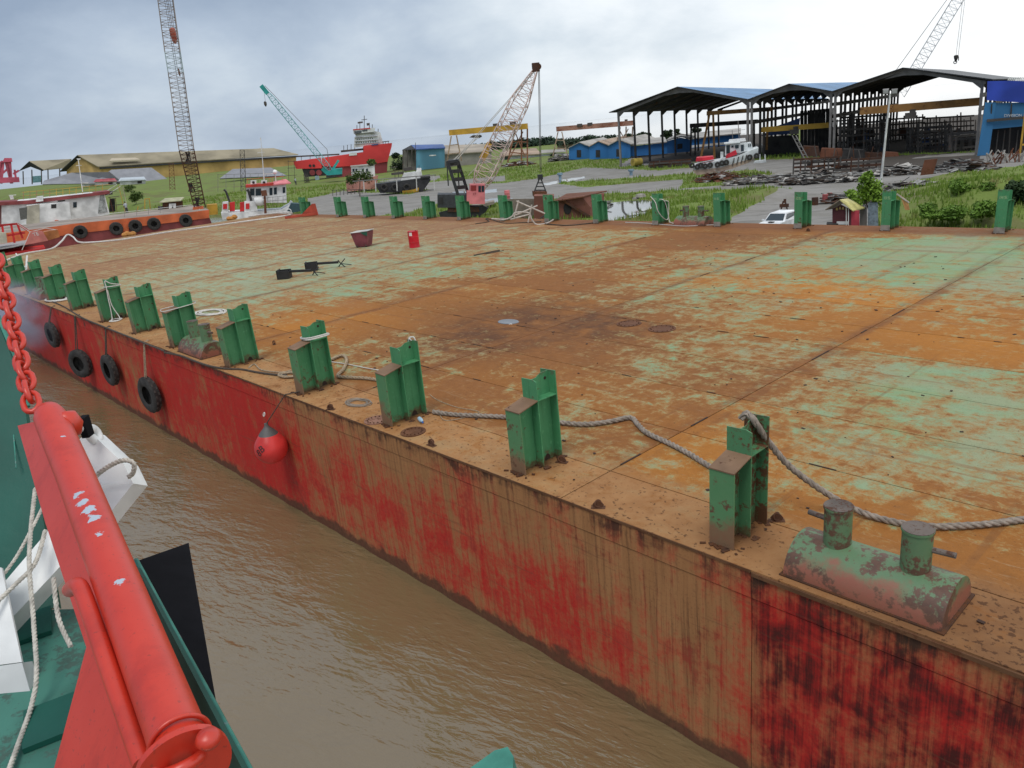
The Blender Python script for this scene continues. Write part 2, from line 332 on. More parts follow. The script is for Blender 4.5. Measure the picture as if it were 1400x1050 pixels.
def hullmat():
    d = ND('rust_streaked_red_hull'); v = d.co('Object', False); at_ = d.attr('wear_and_shade')
    st = d.noise(d.map(v, (2.6, 1, .16)), 1.6, 8, .66, .25); st2 = d.noise(d.map(v, (7, 1, .22)), 2.0, 6, .7); mid = d.noise(v, 1.4, 8, .66, .3); fine = d.noise(v, 9, 5, .65)
    k = d.m('ADD', d.m('ADD', d.m('MULTIPLY', st, .30), d.m('MULTIPLY', st2, .13)), d.m('ADD', d.m('MULTIPLY', mid, .40), d.m('MULTIPLY', fine, .17)))
    k = d.m('ADD', k, d.m('MULTIPLY', d.m('SUBTRACT', at_[0], .5), .34))
    bl0 = d.m('ADD', d.m('MULTIPLY', mid, .6), d.m('MULTIPLY', st2, .4))
    red = d.mix(st2, (.36, .018, .014), (.58, .034, .026)); red = d.mix(d.step(mid, .52, .78), red, (.50, .085, .05)); red = d.mix(d.m('MULTIPLY', d.step(d.sep(v)[0], -3.06, -3.04), d.step(bl0, .40, .60)), red, (.085, .012, .012))
    tan = d.mix(st, (.25, .105, .038), (.48, .245, .105)); tan = d.mix(d.step(st2, .45, .75), tan, (.15, .07, .034))
    c = d.mix(d.step(k, .42, .62), tan, red)
    dk = d.step(d.m('ADD', d.m('MULTIPLY', st2, .6), d.m('MULTIPLY', st, .5)), .62, .74); c = d.mix(d.m('MULTIPLY', dk, d.m('ADD', d.m('MULTIPLY', at_[1], .6), .06)), c, (.06, .03, .018))
    z = d.sep(v)[2]
    sc = d.noise(d.map(v, (.35, 1, 9)), 1.3, 6, .7, .2); c = d.mix(d.m('MULTIPLY', d.step(sc, .56, .68), .45), c, d.mix(fine, (.10, .035, .022), (.20, .09, .05)))
    bl = d.m('ADD', d.m('MULTIPLY', mid, .55), d.m('ADD', d.m('MULTIPLY', st2, .3), d.m('MULTIPLY', fine, .2))); c = d.mix(d.m('MULTIPLY', d.step(bl, .54, .66), d.m('ADD', d.m('MULTIPLY', at_[1], .7), .26)), c, (.038, .022, .016))
    c = d.mix(d.m('MULTIPLY', d.step(d.noise(v, 26, 4, .65), .52, .72), .35), c, (.075, .035, .022))
    wl = d.m('SUBTRACT', 1.0, d.step(d.m('ADD', z, d.m('MULTIPLY', d.m('SUBTRACT', mid, .5), -.95)), -.14, .03)); c = d.mix(d.m('MULTIPLY', wl, .9), c, d.mix(fine, (.03, .018, .013), (.17, .08, .045)))
    top = d.m('MULTIPLY', d.step(d.m('ADD', z, d.m('MULTIPLY', d.m('SUBTRACT', mid, .5), .9)), DZ - .32, DZ - .06), d.step(d.m('ADD', d.m('MULTIPLY', mid, .7), d.m('MULTIPLY', st2, .3)), .44, .58)); c = d.mix(d.m('MULTIPLY', top, .85), c, (.05, .030, .020))
    d.out(c, .68, 0, .18); d.bump(d.m('ADD', d.m('MULTIPLY', mid, .8), d.m('MULTIPLY', fine, .35)), .4, .025); return d.mat
DM, HM = deckmat(), hullmat()
def blobs(lst, fn): return [(fn(x, y), r, a) for x, y, r, a in lst]
def gsum(bl, x, y):
    s = 0
    for c, r, a in bl:
        dd = ((x - c[0]) ** 2 + (y - c[1]) ** 2) / (r * r)
        if dd < 6: s += a * math.exp(-dd)
    return s
GRN = blobs([(1320, 640, 1.6, .40), (1300, 350, 5, .12), (1250, 540, 1.6, .14), (1180, 600, 1.0, .16), (1090, 580, .7, .2), (1250, 520, 1.6, .14), (1380, 560, 1.5, .16), (1180, 540, 1.2, .1), (1100, 345, 4, .22), (1300, 350, 5, .30), (1390, 380, 3, .26), (1250, 335, 3, .2),
    (930, 380, 3, .12), (970, 440, 1.6, .10), (1060, 470, 1.4, .12), (890, 505, 1.3, .14), (700, 360, 4, .10), (300, 400, 5, .16), (430, 350, 7, .10), (330, 350, 7, .10), (600, 330, 5, .10), (480, 385, 3.5, .18), (700, 325, 5, .08), (850, 330, 5, .08), (250, 375, 5, .12), (180, 345, 5, .06),
    (1000, 400, 1.6, .12), (480, 470, .7, .12), (560, 460, .7, .12), (590, 480, .6, .10), (700, 430, .4, .2), (1150, 640, .6, .16), (1050, 700, .4, .12),
    (690, 440, 3.2, -.30), (430, 450, 3.0, -.30), (600, 400, 2.6, -.22), (760, 385, 2.4, -.28), (900, 340, 2.2, -.22), (1330, 450, 2.6, -.20), (760, 520, 2.4, -.16), (600, 520, 2.0, -.22), (900, 580, 1.4, -.12), (1150, 450, 2.0, -.18), (830, 445, 2.2, -.18),
    (200, 325, 5, -.18), (60, 370, 5, -.12), (500, 310, 8, -.06), (1000, 318, 3, -.3), (1200, 322, 3, -.3), (1000, 500, 1.6, -.08), (1270, 700, 1.2, -.12), (1060, 380, 2, -.1), (1330, 860, 2.2, -.3), (800, 305, 4, -.2), (650, 305, 5, -.2)], BL)
FOOT_SHADE = [-3.65, -7.68, -11.7, -15.5, -19.75, -24.05, -27.7, -31.5, -35.9, -39.9]  # near posts whose contact shade is painted on the deck
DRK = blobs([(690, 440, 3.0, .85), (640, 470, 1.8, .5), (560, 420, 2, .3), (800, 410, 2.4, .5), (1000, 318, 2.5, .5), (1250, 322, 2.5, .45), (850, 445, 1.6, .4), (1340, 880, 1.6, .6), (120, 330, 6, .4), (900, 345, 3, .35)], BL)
ORG = blobs([(1330, 450, 3.0, .45), (1000, 370, 3, .45), (430, 450, 3, .5), (1100, 430, 2.4, .4), (1160, 380, 2.5, .55), (850, 400, 3, .25), (1380, 480, 2, .3), (960, 620, 1.6, .3), (600, 520, 2, .2), (1000, 480, 2, .25), (760, 560, 2, .25), (1250, 400, 3, .35), (690, 440, 3, -.3), (300, 340, 14, -.25)], BL)
HRED = blobs([(330, 560, 2.4, .34), (230, 500, 3.0, .34), (120, 490, 5, .30), (60, 480, 6, .30), (480, 655, .9, .14), (530, 690, .8, .18), (600, 740, .9, .20), (680, 790, .8, .16), (740, 800, .8, .22), (790, 850, .7, .14), (850, 880, .7, .10), (400, 640, 1.4, .20), (360, 630, 1.4, .2), (600, 680, .4, .16), (660, 720, .4, .14),
    (1100, 850, .55, .30), (1250, 930, .5, .30), (1370, 1000, .5, .22), (1150, 950, .6, .24), (1050, 990, .6, .26), (1300, 1020, .6, .2), (1050, 850, .35, .26), (1120, 1030, .8, .2),
    (420, 560, 1.2, -.22), (560, 610, 1.2, -.20), (700, 690, 1.0, -.22), (830, 760, .9, -.24), (930, 830, .7, -.26), (960, 950, .5, -.22), (880, 960, .5, -.12), (500, 590, 1.0, -.2)], lambda x, y: (lambda p: (p[0], p[2]))(BH(x, y)))
HDRK = blobs([(800, 720, .5, .8), (880, 770, .5, .8), (1200, 860, .5, .5), (1100, 900, .7, .5), (1350, 1000, .6, .5), (640, 720, .8, .3), (950, 860, .5, .4), (420, 660, 1, .4)], lambda x, y: (lambda p: (p[0], p[2]))(BH(x, y)))
def wear_and_shade(o, cols):
    a = o.data.color_attributes.new('wear_and_shade', 'FLOAT_COLOR', 'POINT'); a.data.foreach_set('color', [min(1, max(0, k)) for c in cols for k in (*c, 1)])
bx = [XL, -60.55, -52.82, -45.09, -37.35, -29.62, -21.89, -14.16, -6.43, 1.30, 9.03, XR]
by = [0, 1.22, 3.29, 5.36, 7.43, 9.53, 11.5, 13.6, 15.7, 17.8, 19.9, 22.0, 24.2, 25.9, 27.2]
def yy(x, y): return y if y <= 9.53 else 9.53 + (y - 9.53) * (yfar(x) - 9.53) / (27.2 - 9.53)
barge = thing('flat_deck_barge', 'long flat barge with worn rusty mint green deck and red rust streaked hull', 'barge', BM)
mb = MB(); q = [(XL, .03, DZ - .015), (XR, .03, DZ - .015), (XR, yfar(XR) - .02, DZ - .015), (XL, yfar(XL) - .02, DZ - .015)]
mb.prism([(x, y, -1.2) for x, y, z in q], (0, 0, DZ + 1.185)); mb.build('hull', flat('dark_rust_steel', (.05, .024, .014), .8), barge)
g_ = .011
for i in range(len(bx) - 1):
    for j in range(len(by) - 1):
        r1, r2, r3 = random.gauss(-.05, .06), max(0, random.gauss(0, .16)), random.gauss(.12, .16)
        n_x = max(2, int((bx[i + 1] - bx[i]) / (.5 if j else .22))); n_y = max(2, int((by[j + 1] - by[j]) / (.5 if j else .2))); vs = []; cs = []
        for a in range(n_x + 1):
            for b in range(n_y + 1):
                x = bx[i] + g_ + (bx[i + 1] - bx[i] - 2 * g_) * a / n_x; y = by[j] + g_ + (by[j + 1] - by[j] - 2 * g_) * b / n_y
                if j == 0: y = y - (g_ + .02) * (1 - b / n_y)
                Y = yy(x, y); buck = .010 * math.sin(math.pi * a / n_x * 2) * math.sin(math.pi * b / n_y)
                vs.append((x, Y, DZ + buck))
                cs.append((.5 + r1 + gsum(GRN, x, Y), r2 + gsum(DRK, x, Y) + (sum(1.1 * math.exp(-((x - fx) ** 2 / .12 + (Y - .72) ** 2 / .16)) for fx in FOOT_SHADE if abs(fx - x) < 2) if Y < 2.5 else 0), r3 + gsum(ORG, x, Y)))  # dark channel: worn patches plus painted contact shade at the posts
        fs = [(a * (n_y + 1) + b, (a + 1) * (n_y + 1) + b, (a + 1) * (n_y + 1) + b + 1, a * (n_y + 1) + b + 1) for a in range(n_x) for b in range(n_y)]
        # skirt so that each plate has thickness
        rim = [a * (n_y + 1) for a in range(n_x + 1)] + [n_x * (n_y + 1) + b for b in range(1, n_y + 1)] + [a * (n_y + 1) + n_y for a in range(n_x - 1, -1, -1)] + [b for b in range(n_y - 1, 0, -1)]
        o_ = len(vs); vs += [(vs[k][0], vs[k][1], DZ - .03) for k in rim]; cs += [cs[k] for k in rim]
        fs += [(rim[k], o_ + k, o_ + (k + 1) % len(rim), rim[(k + 1) % len(rim)]) for k in range(len(rim))]
        o = MB().add(vs, fs).build('deck_plate', DM, barge, 30); wear_and_shade(o, cs)
mb = MB(); pr = random.Random(4)
for y_ in (3.29, 5.36, 7.43, 9.53, 11.5):
    x = -24.0
    while x < 4:
        L_ = pr.uniform(.12, .45)
        if pr.random() < .3: mb.bb((x, y_ - .012, DZ + .004), (x + L_, y_ + .012, DZ + .014))
        x += L_ + pr.uniform(.15, 1.6)
for x_ in (-6.43, -14.16, -21.89):
    y = 1.5
    while y < 24:
        L_ = pr.uniform(.2, .9)
        if pr.random() < .25: mb.bb((x_ - .014, y, DZ + .004), (x_ + .018, y + L_, DZ + .016))
        y += L_ + pr.uniform(.2, 1.8)
for k in range(260):
    x = pr.uniform(-30, 4); y = pr.uniform(.3, 24); s_ = pr.uniform(.015, .06); mb.box((x, y, DZ + .01), (s_, s_ * pr.uniform(.5, 2), .012), Matrix.Rotation(pr.uniform(0, 3), 3, 'Z'))
mb.build('weld_scale', flat('weld_dash_dark', (.045, .022, .014), .9), barge)['kind'] = 'stuff'
def hullstrip(name, z0, z1, y0, x0, x1, step):
    n_x = max(2, int((x1 - x0) / step)); n_z = max(2, int((z1 - z0) / step)); vs = []; cs = []
    for a in range(n_x + 1):
        for b in range(n_z + 1):
            x = x0 + (x1 - x0) * a / n_x; z = z0 + (z1 - z0) * b / n_z
            dent = .020 * math.sin(x * 5.3) * math.sin(z * 2.2 + x) if 0 < b < n_z else 0
            vs.append((x, y0 + dent, z)); cs.append((.5 + gsum(HRED, x, z), gsum(HDRK, x, z), 0))
    fs = [(a * (n_z + 1) + b, (a + 1) * (n_z + 1) + b, (a + 1) * (n_z + 1) + b + 1, a * (n_z + 1) + b + 1) for a in range(n_x) for b in range(n_z)]
    for a in range(n_x): fs.append((a * (n_z + 1), a * (n_z + 1) + n_z + 0, (a + 1) * (n_z + 1) + n_z, (a + 1) * (n_z + 1))) if False else None
    fs = [f for f in fs if f]
    o_ = len(vs); rim = [a * (n_z + 1) + n_z for a in range(n_x + 1)]; vs += [(vs[k][0], .04, vs[k][2]) for k in rim]; cs += [cs[k] for k in rim]
    fs += [(rim[k], rim[k + 1], o_ + k + 1, o_ + k) for k in range(len(rim) - 1)]
    o = MB().add(vs, fs).build(name, HM, barge, 30); wear_and_shade(o, cs)
hx = bx[:-4] + [-3.05, 4.5, XR]
for i in range(len(hx) - 1):
    hullstrip('sheer_strake', DZ - .425, DZ - .028, -.012, hx[i] + .004, hx[i + 1] - .004, .3)
    hullstrip('hull_plate', -1.1, DZ - .44, 0.0, hx[i] + .004, hx[i + 1] - .004, .3)
# raised weld seams and doubler strip along the deck edge, deck lip
mb = MB(); mb.bb((XL, -.03, DZ - .045), (-3.05, -.014, DZ - .004)); mb.bb((-3.03, -.05, DZ - .075), (XR, -.014, DZ - .02)); mb.build('deck_edge_bar', paint('edge_bar', (.13, .062, .03), .5, 3), barge)

# ------------------------------------------------------------------ green posts
def postmat(name, lo, hi, t0):
    d = ND(name); v = d.co(); o = d.co('Object', False); z = d.sep(o)[2]; oi = d.n.new('ShaderNodeObjectInfo'); a = d.noise(v, 2.4, 6, .65); f = d.noise(v, 11, 5, .65); g = d.noise(v, 45, 3, .6); st = d.noise(d.map(v, (9, 9, .5)), 1.5, 5, .6)
    c = d.mix(a, lo, hi); c = d.mix(d.m('MULTIPLY', d.step(st, .52, .70), .4), c, tuple(k * .55 for k in lo)); c = d.mix(d.m('MULTIPLY', d.step(f, .58, .7), .3), c, tuple(min(1, k * 1.5 + .05) for k in hi))
    k = d.m('ADD', d.m('MULTIPLY', a, .5), d.m('ADD', d.m('MULTIPLY', f, .35), d.m('MULTIPLY', g, .15))); th = d.m('ADD', t0, d.m('MULTIPLY', d.m('SUBTRACT', oi.outputs['Random'], .5), -.07)); c = d.mix(d.step(d.m('SUBTRACT', k, th), 0, .05), c, d.mix(g, (.05, .024, .015), (.16, .075, .035)))
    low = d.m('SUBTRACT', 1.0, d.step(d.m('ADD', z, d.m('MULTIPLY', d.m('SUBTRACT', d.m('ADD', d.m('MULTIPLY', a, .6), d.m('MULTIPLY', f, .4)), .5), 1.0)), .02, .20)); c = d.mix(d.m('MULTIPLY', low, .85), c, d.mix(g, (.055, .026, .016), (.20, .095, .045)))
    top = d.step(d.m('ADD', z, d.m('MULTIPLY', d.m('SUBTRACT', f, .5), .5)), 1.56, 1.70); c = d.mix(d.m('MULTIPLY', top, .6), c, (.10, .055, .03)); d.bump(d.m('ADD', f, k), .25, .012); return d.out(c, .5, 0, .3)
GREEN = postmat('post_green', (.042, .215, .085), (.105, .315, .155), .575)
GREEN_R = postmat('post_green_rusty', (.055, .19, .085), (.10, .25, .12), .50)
def flange_mat():
    d = ND('post_flange_green_red'); v = d.co(); o = d.co('Object', False); z = d.sep(o)[2]
    a = d.noise(v, 2.6, 6, .65); f = d.noise(v, 13, 4, .6)
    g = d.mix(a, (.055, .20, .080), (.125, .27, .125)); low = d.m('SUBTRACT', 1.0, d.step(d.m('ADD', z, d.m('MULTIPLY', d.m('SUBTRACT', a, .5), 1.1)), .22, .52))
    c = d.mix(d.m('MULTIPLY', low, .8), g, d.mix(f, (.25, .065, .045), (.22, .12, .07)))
    k = d.m('ADD', d.m('MULTIPLY', a, .6), d.m('MULTIPLY', f, .4)); c = d.mix(d.step(k, .54, .60), c, d.mix(f, (.06, .026, .016), (.16, .075, .04)))
    d.bump(k, .2, .01); return d.out(c, .55, 0)
FLM = flange_mat(); CAPM = paint('post_cap_tan', (.21, .125, .075), .30, 4, .7, (.10, .05, .03))
PADM = flat('post_pad_grey', (.26, .235, .20), .8, .3); HOLE = flat('dark_hole', (.035, .018, .012), .9)
STUBM = paint('old_weld_scale', (.07, .034, .02), .6, 9, .85)
w2 = .185
def make_post(GM, fl, far):
    t = thing('stanchion_post', '-', 'post', BM)
    mb = MB(); mb.bb((-w2, 0, 0), (w2, .022, 1.13)); mb.build('outer_flange', fl, t)
    mb = MB(); mb.prism([(-w2, .43, .0), (w2, .43, 0), (w2, .43, 1.57), (w2 * .55, .43, 1.60), (-w2, .43, 1.59)], (0, .02, 0)); mb.build('middle_flange', GM, t)
    mb = MB(); mb.prism([(-w2, .88, 0), (w2, .88, 0), (w2, .88, 1.66), (-w2, .88, 1.64)], (0, .022, 0)); mb.build('inner_flange', GM, t)
    mb = MB(); mb.prism([(-.008, .022, 0), (-.008, .43, 0), (-.008, .43, 1.215), (-.008, .022, 1.125)], (.016, 0, 0))
    mb.prism([(-.008, .45, 0), (-.008, .88, 0), (-.008, .88, 1.645), (-.008, .70, 1.635), (-.008, .60, 1.58), (-.008, .45, 1.575)], (.016, 0, 0)); mb.build('web', GM, t)
    mb = MB(); mb.prism([(-w2 - .006, -.012, 1.132), (-w2 - .006, .428, 1.228), (-w2 - .006, .428, 1.246), (-w2 - .006, -.012, 1.150)], (2 * w2 + .012, 0, 0)); mb.build('cap_plate', CAPM if not far else GM, t)
    mb = MB(); mb.bb((-w2, .451, 1.225), (-.009, .879, 1.24)); mb.bb((.009, .451, 1.225), (w2, .879, 1.24)); mb.build('diaphragm', GM, t)
    mb = MB()
    for sx in (-1, 1):                                      # rat holes at the foot of the web, shackle holes near the top
        mb.prism([(sx * .0085 + (0 if sx > 0 else -.002), .70 + .07 * math.cos(a), .012 + .11 * math.sin(a)) for a in [math.pi * k / 8 for k in range(9)]], (.002, 0, 0))
        mb.prism([(sx * .0085 + (0 if sx > 0 else -.002), .80 + .03 * math.cos(a), 1.52 + .03 * math.sin(a)) for a in [math.pi * k / 6 for k in range(12)]], (.002, 0, 0))
    mb.build('drain_hole', HOLE, t)
    mb = MB(); pr = random.Random(5)
    for k in range(34):
        x = pr.uniform(-.27, .27); y = pr.choice((pr.uniform(-.09, .0), pr.uniform(.4, .5), pr.uniform(.85, .99), pr.uniform(0, .9)))
        mb.box((x, y, .006), (pr.uniform(.03, .12), pr.uniform(.03, .10), .03), Matrix.Rotation(pr.uniform(0, 3), 3, 'Z'))
    mb.build('weld_scale', STUBM, t)['kind'] = 'stuff'
    if far: mb = MB(); mb.bb((-w2 - .004, .903, .0), (w2 + .004, .925, .24)); mb.build('base_pad', PADM, t)
    return t
NEARX = [-3.65, -7.68, -11.7, -15.5, -19.75, -24.05, -27.7, -31.5, -35.9, -39.9, -44.0, -48.1, -52.2, -56.3, -60.4]
NL = ['rust patched green post with grey rope hooked over its top beside the nearest bollard', 'green steel post between the rope hooked post and the blue bottle post', 'green steel post with blue plastic bottle and round manhole covers at its foot',
  'green steel post with white rope tied round its neck above the hanging red buoy', 'green post with rust brown front plate just right of the small bollard', 'green steel post standing directly behind the small double bollard with thin white line round it',
  'green steel post with dark scorched foot next left of the small bollard', 'green steel post with white rope hanging down to a coil at its foot', 'green steel post in the blue smoke, next left of the white roped coil post', 'hazy green post just right of the rope wrapped far bollard',
  'green post directly behind the rope wrapped far bollard', 'green post left of the rope wrapped far bollard, above the red chain', 'green post behind the red chain, second visible from the far left corner', 'green post nearest the left end of the barge on the near side', 'last green post of the near row at the barge corner']
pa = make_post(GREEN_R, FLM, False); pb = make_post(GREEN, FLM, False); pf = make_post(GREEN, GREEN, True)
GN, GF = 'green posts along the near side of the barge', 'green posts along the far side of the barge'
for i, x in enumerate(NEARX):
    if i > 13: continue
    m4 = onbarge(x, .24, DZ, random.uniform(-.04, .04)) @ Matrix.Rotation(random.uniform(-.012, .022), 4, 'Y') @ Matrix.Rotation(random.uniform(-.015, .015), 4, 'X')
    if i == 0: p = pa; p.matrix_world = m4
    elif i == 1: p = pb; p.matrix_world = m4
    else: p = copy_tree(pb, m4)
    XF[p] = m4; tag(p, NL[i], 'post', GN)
FARP = [(424, 294), (461, 297), (498, 298), (537, 299), (581, 300), (628, 301), (684, 303), (744, 305), (813, 306), (895, 308), (984, 309), (1090, 313), (1215, 314), (1363, 320)]
FL_ = ['leftmost green post of the far row beside the orange red steel beam', 'second green post from the left in the far row, against the grey path', 'third green post from the left in the far row, with dark left side', 'fourth green post from the left in the far row, before the black boat',
  'green post of the far row just left of the black crane counterweight', 'green post of the far row in front of the pink crawler crane body', 'green far row post with white ropes round its foot, right of the pink crane', 'green post of the far row in front of the hanging grab and white pipes',
  'green far row post left of the bright puddle, before rusty hull steel', 'green post wrapped with white rope, left of the far double bollard', 'green post of the far row right of the far double bollard', 'green post of the far row beside the white car, marked 12 S', 'green far row post right of the red and yellow hut, marked 13 S', 'rightmost green far row post before the grass mound, marked 14 S']
NUMM = flat('stencil_pale_green', (.30, .46, .24), .6, .1)
for i, px in enumerate(FARP):
    q = BL(*px); yb = yfar(q.x) - 1.28; m4 = onbarge(q.x, yb + .92, DZ, math.pi + random.uniform(-.04, .04)) @ Matrix.Rotation(random.uniform(-.02, .02), 4, 'Y')
    p = pf if i == 0 else copy_tree(pf, m4); p.matrix_world = m4; XF[p] = m4; tag(p, FL_[i], 'post', GF)
    mb = MB(); text_mesh(mb, '%d S' % (i + 1), .17, Matrix.Translation((0, .9045, 1.36)) @ Matrix.Rotation(math.pi, 4, 'Z') @ Matrix.Rotation(math.pi / 2, 4, 'X')); mb.build('number_mark', NUMM, p)

# ------------------------------------------------------------------ bollards
def bollmat():
    d = ND('bollard_green_red'); v = d.co(); o = d.co('Object', False); z = d.sep(o)[2]; a = d.noise(v, 2.4, 7, .65); f = d.noise(v, 12, 6, .7)
    g = d.mix(a, (.05, .17, .075), (.19, .235, .13)); low = d.m('SUBTRACT', 1.0, d.step(d.m('ADD', z, d.m('MULTIPLY', d.m('SUBTRACT', a, .5), .7)), .14, .32))
    c = d.mix(d.m('MULTIPLY', low, .85), g, d.mix(f, (.36, .065, .05), (.25, .10, .06)))
    k = d.m('ADD', d.m('MULTIPLY', a, .6), d.m('MULTIPLY', f, .4)); c = d.mix(d.step(k, .485, .545), c, d.mix(f, (.035, .018, .018), (.19, .09, .05)))
    d.bump(k, .35, .015); return d.out(c, .5, 0)
BOLM = bollmat(); BTOP = paint('bollard_top_rust', (.13, .105, .09), .5, 6, .8, (.09, .045, .03))
def make_bollard():
    t = thing('mooring_bollard', '-', 'bollard', BM); r = .46; hl = .93
    mb = MB(); prof = [(math.cos(math.pi * k / 14) * r, math.sin(math.pi * k / 14) * r * .95) for k in range(15)]
    mb.prism([(-hl, y, z) for y, z in prof], (2 * hl, 0, 0)); mb.build('base_drum', BOLM, t, 35)
    mb = MB(); mb.bb((-hl - .04, -r - .03, .0), (hl + .04, r + .03, .018)); mb.build('base_plate', STUBM, t)
    for sx in (-1, 1):
        mb = MB(); mb.lathe([(.165, .30), (.165, .90), (.178, .905), (.178, .93), (.0, .935)], (sx * .46, 0, 0), 24); b = mb.build('bollard_post', BOLM, t, 40)
        mb = MB(); mb.lathe([(.172, .0), (.172, .006), (0, .008)], (sx * .46, 0, .934), 24); mb.build('post_lid', BTOP, b)
        mb = MB(); mb.cyl((sx * .60, .02, .70), (sx * .86, .05, .70), .035, .035, 10); mb.build('norman_pin', BTOP, b)
    return t
b0 = make_bollard(); m4 = onbarge(-1.75, .58); b0.matrix_world = m4; XF[b0] = m4
tag(b0, 'large double mooring bollard with flaking green and red paint at lower right', 'bollard', 'double bollards on the barge edge')
for x, y, lab in ((-22.3, .60, 'small looking double bollard in front of a green post above the tyres'), (-42.0, .62, 'far double bollard wrapped in white hose and rope in the blue smoke'),):
    tag(copy_tree(b0, onbarge(x, y)), lab, 'bollard', 'double bollards on the barge edge')
q = BL(940, 309); tag(copy_tree(b0, onbarge(q.x, yfar(q.x) - .75)), 'grey green double bollard with white rope on the far deck edge', 'bollard', 'double bollards on the barge edge')

# ------------------------------------------------------------------ ropes
HAWS = paint('grey_hawser', (.27, .225, .185), .3, 30, .9, (.12, .09, .07)); TANR = flat('tan_rope', (.33, .25, .165), .9, .3, 20); WHT = flat('white_rope', (.60, .58, .54), .8, .15, 20); DKR = flat('dark_rope', (.075, .058, .045), .9, .3, 20)
def deckrope(P, r, mat, label, tw=True, name='mooring_rope', hs=None, group=None, k=8):
    pts = [BL(x, y, r if len(rest) == 0 else rest[0]) for x, y, *rest in P]
    pts = spline(pts, k); c = sum(pts, Vector()) / len(pts); mat4 = onbarge(c.x, c.y)
    inv = at((c.x, c.y, DZ)).inverted(); pts = [inv @ p for p in pts]; mb = MB()
    if tw: twisted(mb, pts, r)
    else: mb.tube(pts, r, 6)
    return solo(mb, name, mat, mat4, label, 'rope', group, 60)
deckrope([(592, 563), (625, 567), (690, 570), (760, 577), (800, 580), (835, 576), (862, 571), (872, 580), (885, 592), (915, 606), (945, 622), (975, 640), (1003, 650)], .05, HAWS, 'thick grey twisted rope lying along the deck behind the nearest posts')
deckrope([(1013, 573, 1.62), (1021, 565, 1.70), (1033, 578, 1.58), (1052, 606, 1.22), (1080, 638, .80), (1120, 668, .42), (1160, 692, .14), (1200, 708, .05), (1260, 719, .05), (1330, 718, .05), (1400, 710, .05), (1460, 700, .05)], .048, HAWS, 'grey twisted rope running from the nearest post top down past the large bollard')
deckrope([(440, 500), (452, 492), (468, 486), (474, 492), (470, 504), (462, 514), (480, 516), (500, 517), (520, 520)], .045, TANR, 'tan rope looped on deck left of the bottle post')
deckrope([(446, 494), (470, 497), (500, 503), (528, 508)], .014, WHT, 'thin pale line stretched over the deck behind the white roped post', False, 'thin_rope')
deckrope([(588, 540), (600, 548), (625, 557), (655, 564), (610, 575), (600, 560)], .010, TANR, 'thin curled cord on deck right of the bottle post', False, 'thin_rope')
deckrope([(225, 482), (246, 486), (262, 492), (285, 500), (308, 504), (330, 505), (352, 509), (375, 512), (392, 513)], .03, DKR, 'dark rope lying along the deck edge past the small bollard', False)
deckrope([(340, 503), (348, 498), (358, 506), (385, 509), (398, 506)], .022, TANR, 'short tan rope at the foot of the rust fronted post', False, 'thin_rope')
deckrope([(60, 408), (85, 418), (112, 434), (140, 446), (170, 458), (200, 470), (225, 480)], .03, DKR, 'dark line following the deck edge above the hanging tyres', False)
deckrope([(650, 306), (668, 303), (664, 299), (672, 300), (690, 305), (720, 304), (740, 303)], .03, DKR, 'dark hose curled on deck by the white piped far post', False, 'hose')
deckrope([(745, 306), (775, 308), (800, 306), (815, 304)], .035, DKR, 'dark rope along the far deck edge below the grab', False)
deckrope([(855, 304), (880, 305), (905, 307), (935, 309), (960, 308), (985, 307)], .022, WHT, 'white rope lying round the far double bollard foot', False, 'thin_rope')
# white hose along the left end of the deck
hose = [(0, 360, .1), (18, 352, .1), (36, 346, .1), (70, 340, .1), (84, 330, .45), (92, 321, .75), (100, 324, .6), (108, 331, .2), (130, 331, .06), (170, 327, .06), (225, 318, .06), (290, 309, .06), (340, 302, .06), (395, 294, .06), (394, 290, .35), (370, 292, .3), (340, 296, .06)]
deckrope(hose, .065, flat('white_hose', (.62, .60, .57), .6, .15, 6), 'long white hose lying along the left end of the deck', False, 'discharge_hose')
deckrope([(22, 347, .9), (30, 362, .5), (36, 364, .45), (37, 350, 1.2), (36, 366, .9), (37, 380, .6), (46, 386, .2)], .055, flat('white_hose', (.62, .60, .57)), 'white hose draped over the far left posts', False, 'discharge_hose')
# rope work on posts (local post coordinates)
def postrope(i, P, r, mat, label, k=6):
    m4 = onbarge(NEARX[i], .24); mb = MB(); mb.tube(spline(P, k), r, 6); solo(mb, 'tied_rope', mat, m4, label, 'rope', None, 60)
e = .215
q_ = BL(895, 308); M895 = onbarge(q_.x, yfar(q_.x) - 1.28 + .92, DZ, math.pi)
mb = MB(); mb.tube(spline([(.21, .94, 1.5), (-.1, .96, 1.2), (-.22, .93, .75), (-.3, .6, .35), (-.24, .1, .22), (-.23, -.03, 1.0), (-.21, .1, 1.16), (.2, .12, 1.18), (.21, .46, 1.26), (-.21, .44, 1.27), (-.24, .2, .9), (-.34, .1, .1), (-.6, .3, .04), (-.9, .5, .04)], 7), .022, 6); solo(mb, 'tied_rope', WHT, M895, 'white rope wound round the far post left of the far bollard', 'rope', None, 60)
postrope(3, [(-e, .40, 1.27), (e, .40, 1.30), (e, .94, 1.30), (-e, .94, 1.28), (-e, .40, 1.30), (e, .42, 1.34), (e, .93, 1.33)], .018, WHT, 'white rope tied round the neck of the post above the buoy', 4)
postrope(5, [(-e, -.02, 1.20), (e, .0, 1.22), (e, .94, 1.27), (-e, .94, 1.26), (-e, -.02, 1.23)], .014, WHT, 'thin white line round the post behind the small bollard', 4)
postrope(2, [(-.05, .86, 1.60), (.0, .86, 1.70), (.06, .93, 1.70), (.08, .94, 1.58), (.02, .85, 1.68), (-.04, .93, 1.69)], .016, WHT, 'scrap of white rope knotted on top of the bottle post', 4)
